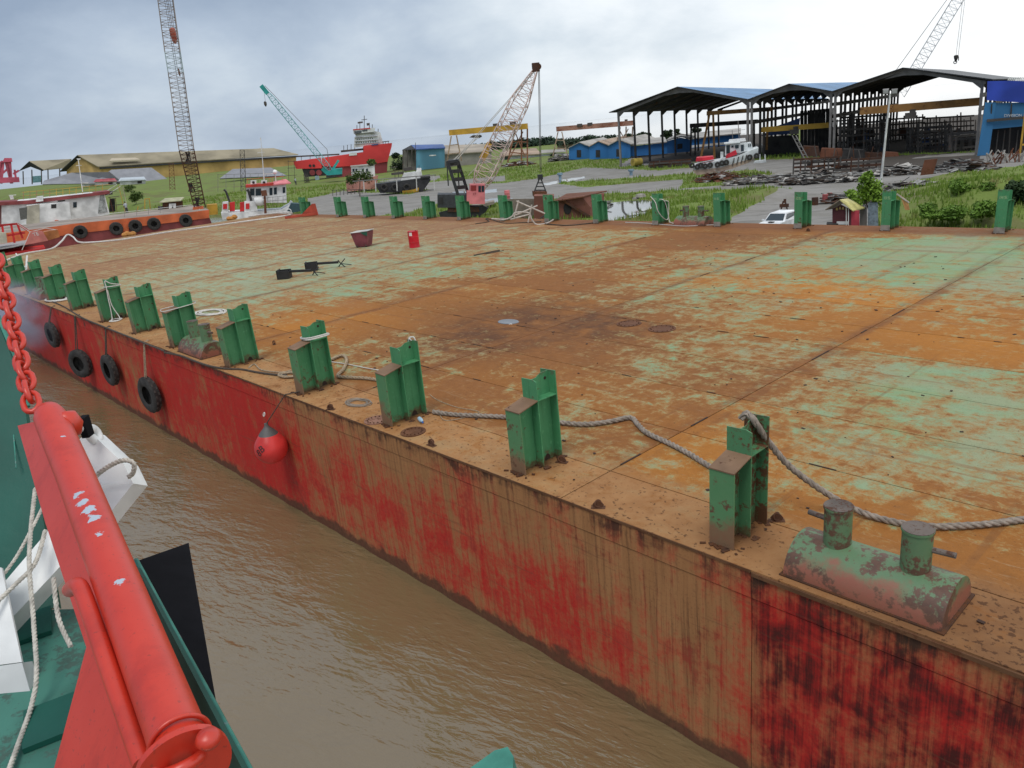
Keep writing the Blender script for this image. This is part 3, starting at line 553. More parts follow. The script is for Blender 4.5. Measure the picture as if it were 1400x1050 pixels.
postrope(7, [(-e, .42, 1.28), (e, .42, 1.32), (e, .95, 1.30), (.24, .6, 1.42), (.2, .42, 1.55), (.22, .40, 1.3), (.24, .36, .9), (.26, .34, .5), (.27, .30, .08), (.45, .2, .03), (.60, .45, .03), (.35, .62, .03), (.22, .35, .04), (.5, .12, .03), (.7, .35, .03), (.4, .55, .06), (.25, .42, .6), (.22, .42, 1.2)], .02, WHT, 'white rope hanging down the post to a small coil', 6)
# coil of thin wire, pale net scrap, rope bundle above the buoy
def coil(px, py, R0, r, n, mat, label, name='wire_coil'):
    q = BL(px, py); mb = MB(); pr = random.Random(px); P = []
    for k in range(n * 14): a = k / 14 * 2 * math.pi; rr = R0 * (1 + .22 * math.sin(a * .37 + 1) + pr.uniform(-.05, .05)); P.append((rr * math.cos(a) * 1.3, rr * math.sin(a) * .8, r + .012 * pr.random() + .004 * k / 14))
    mb.tube(P, r, 5); solo(mb, name, mat, onbarge(q.x, q.y, DZ, .2), label, 'coil', None, 60)
coil(490, 552, .24, .007, 9, flat('bare_wire', (.30, .25, .20), .5), 'loose coil of thin wire on the deck edge by the bottle post')
coil(288, 428, .5, .018, 7, WHT, 'tangle of white rope on the green deck behind the small bollard', 'rope_coil'); coil(395, 514, .22, .02, 6, TANR, 'bundle of tan rope at the deck edge above the buoy', 'rope_coil')
coil(80, 410, .5, .03, 6, WHT, 'heap of pale rope at the deck edge in the smoke', 'rope_coil')
# blue bottle
q = BL(577, 577); mb = MB(); rot = Matrix.Rotation(R_(90), 3, 'Y') @ Matrix.Rotation(R_(10), 3, 'X')
t = thing('plastic_bottle', 'small clear blue plastic bottle lying at the foot of a post', 'bottle', onbarge(q.x, q.y, DZ + .05, -.2))
mb.lathe([(.03, 0), (.045, .01), (.045, .17), (.018, .23), (.018, .25)], (-.12, 0, 0), 14, rot); mb.build('bottle_body', flat('bottle_plastic', (.36, .50, .62), .2), t, 40)
mb = MB(); mb.lathe([(.02, .25), (.02, .28), (0, .28)], (-.12, 0, 0), 10, rot); mb.build('bottle_cap', flat('cap_blue', (.04, .15, .50), .4), t)
# pad eyes on the deck edge
EYE = paint('pad_eye_rust', (.10, .045, .025), .5, 10, .85)
pads = [(452, 560, 'rusty pad eye on the deck edge right of the buoy rope'), (590, 609, 'rusty pad eye right of the open manhole ring'), (818, 694, 'small rusted pad eye between the two nearest posts at the edge'), (768, 632, 'bent rusty lug at the foot of the second post'), (375, 471, 'dark pad eye on deck behind the rust fronted post'), (1062, 712, 'corroded lug at the foot of the rope hooked post'), (1105, 316, 'small lug beside the far deck edge right of the car post')]
for i, (x, y, lab) in enumerate(pads):
    q = BL(x, y); mb = MB(); mb.prism([(.075 * math.cos(a) * (1.2 if abs(math.sin(a)) < .4 else 1), -.01, .05 + .07 * math.sin(a)) for a in [math.pi * 2 * k / 12 for k in range(12)]], (0, .02, 0)); mb.torus((0, 0, .07), Matrix.Rotation(R_(70), 3, 'X') @ Matrix.Rotation(.6, 3, 'Y'), .055, .013, 14, 6); mb.box((0, 0, .004), (.22, .10, .012))
    solo(mb, 'pad_eye', EYE, onbarge(q.x, q.y, DZ, random.uniform(-.8, .8)), lab, 'pad eye', 'pad eyes welded on deck', 40)
# manholes
MH = paint('manhole_rust', (.135, .058, .03), .5, 6, .8); MHP = paint('manhole_pink', (.27, .135, .09), .4, 6, .8)
for x, y, r, lab, mt in ((515, 575, .27, 'round bolted manhole cover with pinkish top beside the bottle post', MHP), (565, 591, .26, 'open looking round rusty manhole ring below the bottle post', MH), (860, 443, .36, 'round flat manhole cover in the middle of the deck, left of a pair', MH), (905, 450, .38, 'round rusty manhole cover in the middle of the deck, right of a pair', MH)):
    q = BL(x, y); t = thing('manhole_cover', lab, 'manhole', onbarge(q.x, q.y), 'manhole covers in the deck')
    mb = MB(); mb.lathe([(r, 0), (r, .022), (r - .03, .026), (r - .05, .014), (0, .014)], (0, 0, 0), 28); mb.build('cover', mt, t, 30)
    for k in range(14): a = 2 * math.pi * k / 14; mb = MB(); mb.cyl(((r - .075) * math.cos(a), (r - .075) * math.sin(a), .012), ((r - .075) * math.cos(a), (r - .075) * math.sin(a), .036), .016, .014, 6); mb.build('bolt', EYE, t)
q = BL(695, 440); mb = MB(); mb.lathe([(.34, 0), (.33, .012), (.2, .012), (0, .006)], (0, 0, 0), 24); mb.v = [(x * 1.15, y * .8, z) for x, y, z in mb.v]
d = ND('wet_puddle'); d.out((.10, .10, .11), .05, 0, .8); solo(mb, 'puddle', d.mat, onbarge(q.x, q.y), 'small round puddle on the dark brown patch of deck', 'puddle', None, 30)
# steel bar on deck
q0, q1 = BL(648, 350), BL(683, 343); mb = MB(); mb.beam((0, 0, .03), q1 - q0 + Vector((0, 0, .03)), .06, .06); mb.beam((.3, .5, .02), (q1 - q0) * .7 + Vector((.3, .5, .02)), .04, .03); solo(mb, 'steel_bar', DKR, onbarge(q0.x, q0.y), 'thin dark steel bars lying on the deck right of the red drum', 'bar')
# ------------------------------------------------------------------ drum, bin, steel brackets
q = BL(567, 338); t = thing('oil_drum', 'bright red steel drum with white label standing on the deck', 'drum', onbarge(q.x, q.y, DZ, .3))
DR = paint('drum_red', (.50, .012, .022), .06, 3, .35); mb = MB(); mb.lathe([(.285, 0), (.295, .01), (.285, .03), (.285, .28), (.298, .295), (.285, .31), (.285, .57), (.298, .585), (.285, .60), (.285, .85), (.296, .87), (.296, .885), (.28, .885), (.28, .87), (0, .87)], (0, 0, 0), 28); mb.build('drum_body', DR, t, 40)
mb = MB(); mb.cyl((.12, .1, .868), (.12, .1, .89), .035, .035, 10); mb.build('bung', EYE, t)
mb = MB()
for k in range(5):
    a0 = R_(-100 + k * 7); a1 = a0 + R_(7); mb.quad(*[(.2875 * math.cos(a) if True else 0, .2875 * math.sin(a), z) for a, z in ((a0, .65), (a1, .65), (a1, .83), (a0, .83))])
mb.build('label', flat('drum_label', (.75, .70, .66), .5), t)
q = BL(498, 337); t = thing('waste_bin', 'faded maroon tapered waste skip with pale lid edge on the deck', 'bin', onbarge(q.x, q.y, DZ, .55))
mb = MB(); h = .86; a_, b_ = (.36, .30), (.52, .42)
vs = [(sx * a_[0], sy * a_[1], .04) for sx, sy in ((-1, -1), (1, -1), (1, 1), (-1, 1))] + [(sx * b_[0], sy * b_[1], h) for sx, sy in ((-1, -1), (1, -1), (1, 1), (-1, 1))]
vs += [(x * .93, y * .93, z) for x, y, z in vs[4:]] + [(sx * a_[0] * .93, sy * a_[1] * .93, .1) for sx, sy in ((-1, -1), (1, -1), (1, 1), (-1, 1))]
mb.add(vs, [(3, 2, 1, 0)] + [(i, (i + 1) % 4, 4 + (i + 1) % 4, 4 + i) for i in range(4)] + [(4 + i, 4 + (i + 1) % 4, 8 + (i + 1) % 4, 8 + i) for i in range(4)] + [(8 + i, 8 + (i + 1) % 4, 12 + (i + 1) % 4, 12 + i) for i in range(4)] + [(12, 13, 14, 15)])
mb.build('bin_body', paint('bin_maroon', (.20, .055, .07), .3, 4), t)
mb = MB(); mb.prism([(-.56, -.46, h - .02), (.56, -.46, h + .04), (.56, .46, h + .04), (-.56, .46, h - .02)], (0, 0, .03)); mb.build('lid', paint('bin_lid', (.52, .50, .47), .1, 4), t)
mb = MB(); mb.prism([(.10, -.44, h + .0), (.54, -.44, h + .0), (.50, -.415, h - .22), (.30, -.415, h - .16)], (0, -.02, 0)); mb.build('green_flap', flat('flap_green', (.02, .10, .07), .5), t)
for sx in (-.28, .28): mb = MB(); mb.cyl((sx - .03, -.3, .07), (sx + .03, -.3, .07), .07, .07, 12); mb.build('wheel', DKR, t)
BLK = flat('black_steel', (.018, .017, .018), .6, .3)
for x, y, rz, lab in ((403, 379, .1, 'black steel box bracket with long arm lying on deck, nearer one'), (440, 368, .25, 'black steel box bracket with long arm lying on deck, farther one')):
    q = BL(x, y); t = thing('steel_jack', lab, 'bracket', onbarge(q.x, q.y, DZ, 0.72 + rz), 'black brackets on the deck')
    mb = MB(); mb.bb((-.75, -.28, 0), (-.18, .28, .03)); mb.bb((-.75, -.28, .03), (-.70, .28, .42)); mb.bb((-.75, .25, .03), (-.18, .28, .38)); mb.bb((-.75, -.28, .03), (-.18, -.25, .38)); mb.bb((-.22, -.25, .03), (-.18, .25, .30)); mb.build('box_head', BLK, t)
    mb = MB(); mb.beam((-.2, 0, .30), (.85, .0, .24), .09, .11); mb.build('arm', BLK, t)
    mb = MB(); [mb.beam((.95, 0, .16), (.95 + dx, dy, dz), .035, .035) for dx, dy, dz in ((.22, .14, .36), (.2, -.2, .0), (-.14, .18, .0), (-.10, -.12, .36), (.5, .05, .04))]; mb.build('claw', BLK, t)
# ------------------------------------------------------------------ tyres and buoy on the hull side
TYR = flat('tyre_rubber', (.032, .030, .028), .85, .45, 5); TYH = flat('tyre_grey', (.06, .054, .048), .85, .4, 8)
def tyre(x, z, y, rz, R0, lab, tilt=0, rope=True):
    m4 = onbarge(x, y, z, rz); t = thing('tyre_fender', lab, 'tyre', m4, 'tyres hung on the red barge side')
    mb = MB(); prof = [(R0 * .52, -.10), (R0 * .60, -.135), (R0 * .9, -.13), (R0, -.09), (R0 * 1.01, 0), (R0, .09), (R0 * .9, .13), (R0 * .60, .135), (R0 * .52, .10), (R0 * .60, .09), (R0 * .86, .085), (R0 * .86, -.085), (R0 * .60, -.09), (R0 * .52, -.10)]
    rot = Matrix.Rotation(R_(90), 3, 'X') @ Matrix.Rotation(tilt, 3, 'Y'); mb.lathe(prof, (0, 0, 0), 32, rot); mb.build('carcass', TYR, t, 50)
    mb = MB()
    for k in range(36):
        a = 2 * math.pi * k / 36; c = rot @ Vector((R0 * 1.005 * math.cos(a), R0 * 1.005 * math.sin(a), .055 * (-1) ** k)); mb.box(c, (.05, .09, .03), rot @ Matrix.Rotation(a, 3, 'Z') @ Matrix.Rotation(R_(90), 3, 'Y'))
    mb.build('tread', TYH, t)['kind'] = 'stuff'
    mb = MB(); top = Vector((0, .0, R0 * .9)); L_ = DZ - z
    back = m4.inverted() @ (BM @ Vector((x - .05, .12, DZ + .02))); lip = m4.inverted() @ (BM @ Vector((x - .02, -.05, DZ - .02)))
    for dx in (-.05, .07): mb.tube([top + Vector((dx, 0, -.2)), top + Vector((dx, 0, .02)), lip + Vector((dx * .4, 0, 0)), back + Vector((dx, 0, 0))], .022, 6)
    mb.build('hanging_rope', DKR if x < -28 else TANR, t)
for a in ((-25.85, 1.28, -.30, .12, .63, 'worn tyre hung flat on the red hull, nearest to the buoy'), (-30.1, 1.48, -.30, .06, .60, 'narrow looking tyre hung edge on, second from the buoy'), (-34.3, 1.10, -.34, .40, .60, 'dark wide tyre hung on the hull, third from the buoy'), (-38.15, 1.86, -.32, .1, .58, 'tyre hung highest on the hull in the blue smoke, farthest left')): tyre(*a)
q = Vector((-16.3, -.43, 1.70)); t = thing('buoy_fender', 'round red inflatable buoy with grey neck hung on the barge side', 'buoy', onbarge(q.x, q.y, q.z, -.1)); Rb = .415
mb = MB(); mb.lathe([(0, -Rb)] + [(Rb * math.sin(a), -Rb * math.cos(a)) for a in [math.pi * k / 22 for k in range(1, 17)]] + [(Rb * .60, .36), (Rb * .50, .41)], (0, 0, 0), 32); mb.build('ball', paint('buoy_red', (.60, .045, .04), .0, 3, .35, bump=0), t, 60)
mb = MB(); mb.lathe([(Rb * .585, .37), (Rb * .42, .46), (Rb * .22, .54), (.05, .60), (.05, .66), (0, .66)], (0, 0, 0), 24); mb.build('neck', flat('buoy_neck', (.10, .095, .09), .6), t, 40)
mb = MB()
for ch, a, e_ in (('B', .32, .24), ('8', .10, -.02)):
    for th_ in (1,):
        az = -math.pi / 2 + a + .35; el = .30 - (0 if ch == 'B' else .25)
        nrm = Vector((math.cos(az) * math.cos(el), math.sin(az) * math.cos(el), math.sin(el))); rr = nrm.to_track_quat('Z', 'Y').to_matrix().to_4x4()
        text_mesh(mb, ch, .24, Matrix.Translation(nrm * (Rb + .004)) @ rr @ Matrix.Rotation(.6, 4, 'Z'))
mb.build('marking', BLK, t)
mb = MB(); inv = onbarge(q.x, q.y, q.z, -.1).inverted(); top = inv @ (BM @ Vector((-15.75, -.03, DZ + .01))); e2 = inv @ (BM @ Vector((-15.5, .25, DZ + .05))); mb.tube([(0, 0, .64), top, e2], .014, 6); mb.build('lanyard', DKR, t)
mb = MB(); mb.torus((0, 0, .9), Matrix.Rotation(1.2, 3, 'X'), .05, .012, 12, 5); mb.build('knot', WHT, t)
# ================================================================== land
def project(P):                           # world points -> photograph pixels
    c = (P - CAM) @ CR; return 700 + FPX * c[:, 0] / -c[:, 2], 525 - FPX * c[:, 1] / -c[:, 2]
class Face:                               # a plan position ashore plus an upright plane facing the viewpoint, to read sizes off the photograph
    def __init__(s, px, py, dist=None, z=None):
        if dist is None: s.B = G(px, py)
        else:
            r = ray(px, py)
            if z is None:                     # never nearer than where that foot meets the ground
                g0 = G(px, py) if py > 525 - 351.8 - .102 * (px - 700) + 9 else None
                if g0 is not None: dist = max(dist, min(620, math.hypot(g0.x, g0.y)))
            k = dist / math.hypot(r[0], r[1]); s.B = Vector(CAM + r * k)
            if z is not None: s.B.z = z
        s.az = math.atan2(s.B.x, s.B.y); s.n = np.array([math.sin(s.az), math.cos(s.az), 0]); s.r = np.array([math.cos(s.az), -math.sin(s.az), 0])
        s.M = at(s.B, -s.az); s.b = np.array(s.B); s.mpp = (s.b - CAM) @ s.n / FPX   # metres per pixel, roughly
    def __call__(s, px, py, dy=0.0):
        q = ray(px, py); t = ((s.b - CAM) @ s.n + dy) / (q @ s.n); P = CAM + q * t - s.b
        return Vector((P @ s.r, dy, P[2]))
    def g(s, px, py): p = G(px, py); return s.M.inverted() @ p
def inpoly(x, y, poly):
    ins = np.zeros(x.shape, bool); n = len(poly)
    for i in range(n):
        (x0, y0), (x1, y1) = poly[i], poly[(i + 1) % n]
        if y0 == y1: continue
        c = ((y0 > y) != (y1 > y)) & (x < (x1 - x0) * (y - y0) / (y1 - y0) + x0); ins ^= c
    return ins
GRAVEL = [[(380, 300), (420, 292), (420, 272), (470, 262), (560, 266), (600, 256), (690, 250), (740, 243), (800, 229), (850, 231), (900, 233), (960, 228), (1010, 220), (1340, 208), (1500, 195), (1500, 226), (1400, 226), (1300, 236), (1240, 250), (1090, 258), (940, 259), (800, 266), (720, 277), (600, 277), (560, 290), (500, 296), (440, 300)],
    [(985, 330), (1000, 298), (1060, 274), (1085, 258), (1230, 250), (1210, 280), (1190, 300), (1190, 340)], [(560, 252), (690, 240), (690, 247), (560, 262)], [(540, 244), (600, 240), (600, 246), (500, 252)], [(1100, 215), (1500, 200), (1500, 140), (1100, 150)], [(845, 228), (1030, 219), (1100, 170), (900, 190)]]
GRASSY = [[(755, 250), (860, 243), (960, 236), (940, 245), (800, 256)], [(930, 258), (935, 240), (1030, 232), (1070, 240), (1040, 250)]]
SHADEG = [[(1040, 214), (1135, 215), (1215, 222), (1260, 214), (1338, 206), (1500, 198), (1500, 120), (1100, 140)], [(860, 224), (1020, 219), (1060, 180), (900, 190)], [(1150, 236), (1230, 240), (1345, 222), (1340, 212), (1150, 222)]]  # dark ground tone painted for the shade under the open sheds
WET = [[(815, 292), (835, 277), (880, 273), (905, 279), (880, 296), (830, 302)], [(742, 251), (770, 245), (800, 241), (800, 244), (770, 249), (745, 254)], [(620, 262), (680, 258), (680, 263), (600, 268)], [(600, 274), (700, 270), (700, 275), (600, 279)], [(1140, 300), (1200, 262), (1210, 264), (1170, 300)]]
def ground():
    az = np.radians(np.arange(-64, 60.01, .22)); rr = np.concatenate([np.geomspace(23, 260, 250), np.geomspace(268, 720, 24)])
    A, Rr = np.meshgrid(az, rr, indexing='ij'); x = Rr * np.sin(A); y = Rr * np.cos(A)
    base = GZ - GK * np.clip(x, -160, 80)
    lx = (x - A0[0]) * EX[0] + (y - A0[1]) * EX[1]; ly = (x - A0[0]) * EY[0] + (y - A0[1]) * EY[1]
    sm = lambda t: (lambda u: u * u * (3 - 2 * u))(np.clip(t, 0, 1))
    s1 = sm((ly - (27.2 + .006 * (lx + 30)) - .5) / 2.0)
    P = np.stack([x.ravel(), y.ravel(), base.ravel()], 1); px, py = project(P); px = px.reshape(x.shape); py = py.reshape(x.shape)
    line = np.interp(px, [-400, 0, 150, 300, 400, 2000], [262, 272, 283, 286, 292, 292]); s2 = sm((line - py) / 5)
    s = np.where(lx > -70, s1, np.where(px < 420, s2, 1))
    for mx, my, mr, mh in ((1330, 292, 5, .9), (1395, 285, 6, 1.4), (1290, 270, 4, .5), (1045, 272, 4, .9), (990, 285, 4, .5), (930, 290, 3, .35), (440, 275, 7, .5), (420, 285, 5, .4), (470, 258, 9, .6), (180, 270, 12, 1.2), (120, 262, 16, .8), (330, 270, 12, .8), (1380, 262, 6, .8)):
        c = G(mx, my); base = base + mh * np.exp(-((x - c.x) ** 2 + (y - c.y) ** 2) / mr ** 2)
    z = -1.6 + (base + 1.6) * s
    rough = .06 * np.sin(x * 1.7 + 2 * np.sin(y * .9)) * np.sin(y * 1.3 + x * .4) * np.exp(-Rr / 120)
    gv = np.zeros(x.shape, bool); wt = gv.copy()
    for p in GRAVEL: gv |= inpoly(px, py, p)
    for p in GRASSY: gv &= ~inpoly(px, py, p)
    for p in WET: wt |= inpoly(px, py, p)
    z = z + np.where(wt, -.03, rough); z = np.where(Rr > np.where(np.degrees(A) > 5, 245, np.where(np.degrees(A) < -17, 700, 425)), -3.0, z)
    n, m = x.shape; idx = np.arange(n * m).reshape(n, m); F = np.stack([idx[:-1, :-1], idx[1:, :-1], idx[1:, 1:], idx[:-1, 1:]], -1).reshape(-1, 4)
    me = bpy.data.meshes.new('ground'); V = np.stack([x, y, z], -1).reshape(-1, 3)
    me.vertices.add(len(V)); me.vertices.foreach_set('co', V.ravel().astype(np.float32)); me.loops.add(F.size); me.loops.foreach_set('vertex_index', F.ravel()); me.polygons.add(len(F)); me.polygons.foreach_set('loop_start', np.arange(0, F.size, 4)); me.update(); me.validate()
    a = me.color_attributes.new('zone', 'FLOAT_COLOR', 'POINT'); C = np.zeros((len(V), 4), np.float32); C[:, 0] = gv.ravel(); dk = np.zeros(x.shape, bool)
    for p in SHADEG: dk |= inpoly(px, py, p)
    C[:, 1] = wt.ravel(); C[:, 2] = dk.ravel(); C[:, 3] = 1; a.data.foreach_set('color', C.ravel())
    d = ND('grass_and_gravel'); v = d.co('Object', False); at_ = d.attr('zone'); a1 = d.noise(v, .22, 6, .6); a2 = d.noise(v, 1.3, 6, .65); a3 = d.noise(v, 7, 4, .6)
    gm = d.step(d.m('ADD', at_[0], d.m('MULTIPLY', d.m('SUBTRACT', a2, .5), 1.1)), .42, .58); wm = d.step(d.m('ADD', at_[1], d.m('MULTIPLY', d.m('SUBTRACT', a2, .5), .9)), .45, .6)
    gr = d.mix(a3, (.105, .155, .028), (.20, .26, .06)); gr = d.mix(d.step(a1, .45, .65), gr, d.mix(a3, (.11, .12, .035), (.17, .165, .06))); gr = d.mix(d.m('MULTIPLY', d.step(a2, .60, .72), .5), gr, (.10, .065, .035))
    gv_ = d.mix(a2, (.205, .195, .18), (.31, .295, .275)); gv_ = d.mix(d.m('MULTIPLY', d.step(d.noise(d.map(v, (.25, 1.4, 1)), .8, 6, .7), .5, .62), .6), gv_, (.13, .12, .105)); gv_ = d.mix(d.step(a1, .5, .66), gv_, d.mix(a3, (.17, .16, .14), (.26, .245, .22)))
    dm = d.step(d.m('ADD', at_[2], d.m('MULTIPLY', d.m('SUBTRACT', a2, .5), .9)), .4, .65); gv_ = d.mix(dm, gv_, d.mix(a3, (.045, .038, .032), (.10, .085, .07)))  # shed shade mixed into the gravel colour
    c = d.mix(gm, gr, gv_); c = d.mix(wm, c, (.085, .082, .076)); ro = d.m('ADD', .95, d.m('MULTIPLY', wm, -.90)); d.out(c, ro, 0, .3)
    d.bump(d.m('MULTIPLY', d.m('ADD', a2, a3), d.m('SUBTRACT', 1, wm)), .6, .06); me.materials.append(d.mat)
    me.polygons.foreach_set('use_smooth', np.ones(len(F), bool))
    o = bpy.data.objects.new('ground', me); COL.objects.link(o); tag(o, kind='structure')
    # ---- grass blades on the nearer green patches
    def zat(X, Y):
        i = np.clip(((np.arctan2(X, Y) - az[0]) / (az[1] - az[0])).round().astype(int), 0, n - 1); j = np.clip(np.searchsorted(rr, np.hypot(X, Y)), 0, m - 1); return z[i, j], gv[i, j] | wt[i, j], s[i, j]
    N = 150000; aa = np.radians(rng.uniform(-38, 40, N)); r_ = np.exp(rng.uniform(math.log(30), math.log(170), N)); X = r_ * np.sin(aa); Y = r_ * np.cos(aa); Zz, bad, ss = zat(X, Y)
    cl = np.sin(X * .9 + 3 * np.sin(Y * .31)) + np.sin(Y * 1.1 + 2 * np.sin(X * .43)) + rng.normal(0, .6, N); ok = (~bad) & (ss > .55) & (cl > -.8); X, Y, Zz, r_, cl = X[ok], Y[ok], Zz[ok], r_[ok], cl[ok]
    px_b = project(np.stack([X, Y, Zz], 1))[0]; k = len(X); hgt = (rng.uniform(.18, .48, k) + np.clip(cl, 0, 2) * .16) * (1 + r_ / 300) * np.where((r_ < 75), .8, .55) * np.where(px_b > 1200, .7, 1); w = .035 + r_ * .00055; th = rng.uniform(0, 2 * math.pi, k); dx = np.cos(th) * w; dy = np.sin(th) * w; le = rng.normal(0, .16, (k, 2)) * hgt[:, None]
    V = np.stack([np.stack([X - dx, Y - dy, Zz - .05], 1), np.stack([X + dx, Y + dy, Zz - .05], 1), np.stack([X + le[:, 0], Y + le[:, 1], Zz + hgt], 1)], 1).reshape(-1, 3)
    me = bpy.data.meshes.new('tall_grass'); me.vertices.add(len(V)); me.vertices.foreach_set('co', V.ravel().astype(np.float32)); me.loops.add(len(V)); me.loops.foreach_set('vertex_index', np.arange(len(V))); me.polygons.add(k); me.polygons.foreach_set('loop_start', np.arange(0, 3 * k, 3)); me.update(); me.validate()
    d = ND('grass_blades'); v = d.co('Object', False); a1 = d.noise(v, .35, 4, .6); a2 = d.noise(v, 3.5, 3, .6); c = d.mix(a2, (.10, .17, .022), (.24, .34, .06)); d.out(d.mix(d.step(a1, .54, .70), c, d.mix(a2, (.20, .20, .06), (.36, .32, .14))), .8, 0, .2); me.materials.append(d.mat)
    o = bpy.data.objects.new('tall_grass', me); COL.objects.link(o); tag(o, kind='stuff', label='tall green grass growing on the bank behind the barge', cat='grass')
ground()
def mx(*p): return Vector(p)
STEEL = paint('shed_steel_grey', (.19, .18, .17), .25, 1.5, .6); STDK = paint('shed_steel_dark', (.075, .068, .062), .35, 1.5, .7); YEL = paint('crane_yellow', (.50, .29, .04), .2, 1.2, .55); OCH = paint('crane_ochre', (.27, .135, .04), .4, 1.2, .6); PNKR = paint('girder_pale_rust', (.36, .19, .135), .5, .8, .7, (.21, .07, .04)); RSTM = paint('rusty_plate', (.15, .06, .035), .4, 1.2, .85); RSTD = paint('rusty_dark', (.065, .034, .024), .5, 1.5, .85)
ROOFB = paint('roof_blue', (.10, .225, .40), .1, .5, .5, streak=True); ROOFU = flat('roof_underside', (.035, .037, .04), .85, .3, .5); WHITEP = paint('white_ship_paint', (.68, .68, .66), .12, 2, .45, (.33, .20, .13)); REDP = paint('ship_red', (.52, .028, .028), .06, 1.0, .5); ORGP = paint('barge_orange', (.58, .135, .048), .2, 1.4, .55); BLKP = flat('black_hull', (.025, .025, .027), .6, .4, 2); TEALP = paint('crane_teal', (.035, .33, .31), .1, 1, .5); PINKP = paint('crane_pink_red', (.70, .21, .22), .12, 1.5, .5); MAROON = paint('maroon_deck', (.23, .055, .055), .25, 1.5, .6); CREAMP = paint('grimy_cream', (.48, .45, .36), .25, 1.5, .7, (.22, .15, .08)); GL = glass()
def lattice(mb, p0, p1, w0, w1, bays, rc, rb, side=(1, 0, 0), taper0=0, taper1=0):
    p0 = Vector(p0); p1 = Vector(p1); d = (p1 - p0); L = d.length; d.normalize(); sx = Vector(side); sx = (sx - d * sx.dot(d)).normalized(); sy = d.cross(sx)
    rows = []
    for i in range(bays + 1):
        t = i / bays; w = w0 + (w1 - w0) * t
        if taper0 and t < taper0: w *= .25 + .75 * t / taper0
        if taper1 and t > 1 - taper1: w *= .25 + .75 * (1 - t) / taper1
        c = p0.lerp(p1, t); rows.append([c + (sx * a + sy * b) * w / 2 for a, b in ((-1, -1), (1, -1), (1, 1), (-1, 1))])
    for k in range(4):
        mb.tube([r[k] for r in rows], rc, 4)
        for i in range(bays):
            a, b = rows[i], rows[i + 1]; k2 = (k + 1) % 4
            mb.tube([a[k], b[k2]] if i % 2 else [a[k2], b[k]], rb, 3, caps=False); mb.tube([b[k], b[k2]], rb, 3, caps=False)
def hullmesh(mb, L, B, D, sheer=.5, keel=.25, n=18, bow=.38, flare=1.0):
    rows = []
    for i in range(n + 1):
        t = i / n; bw = max(0, (t - (1 - bow)) / bow); hb = B / 2 * (1 - bw ** 2.4) * (.88 + .12 * min(1, t * 6)); zt = D + sheer * max(0, (t - .35) / .65) ** 2; x = L * (t - .5)
        kr = bw ** 2 * D * .35; xr = x - bw ** 3 * L * .05
        rows.append([(x, -hb, zt), (x * 1.0 - (x - xr) * .4, -hb * (.97 - .12 * bw), zt * .62), (xr, -hb * (.86 - .45 * bw), D * .16 + kr * .5), (xr - bw * .03 * L, -hb * .45 * (1 - bw), kr), (xr - bw * .03 * L, hb * .45 * (1 - bw), kr), (xr, hb * (.86 - .45 * bw), D * .16 + kr * .5), (x - (x - xr) * .4, hb * (.97 - .12 * bw), zt * .62), (x, hb, zt)])
    vs = [p for r in rows for p in r]; m = 8; fs = [(i * m + k, (i + 1) * m + k, (i + 1) * m + k + 1, i * m + k + 1) for i in range(n) for k in range(m - 1)]
    fs.append(tuple(range(m))); mb.add(vs, fs); return rows
def deckof(mb, rows, dz=-.05):
    vs = []
    for r in rows: vs += [(r[0][0], r[0][1] * .98, r[0][2] + dz), (r[7][0], r[7][1] * .98, r[7][2] + dz)]
    mb.add(vs, [(2 * i, 2 * i + 1, 2 * i + 3, 2 * i + 2) for i in range(len(rows) - 1)])
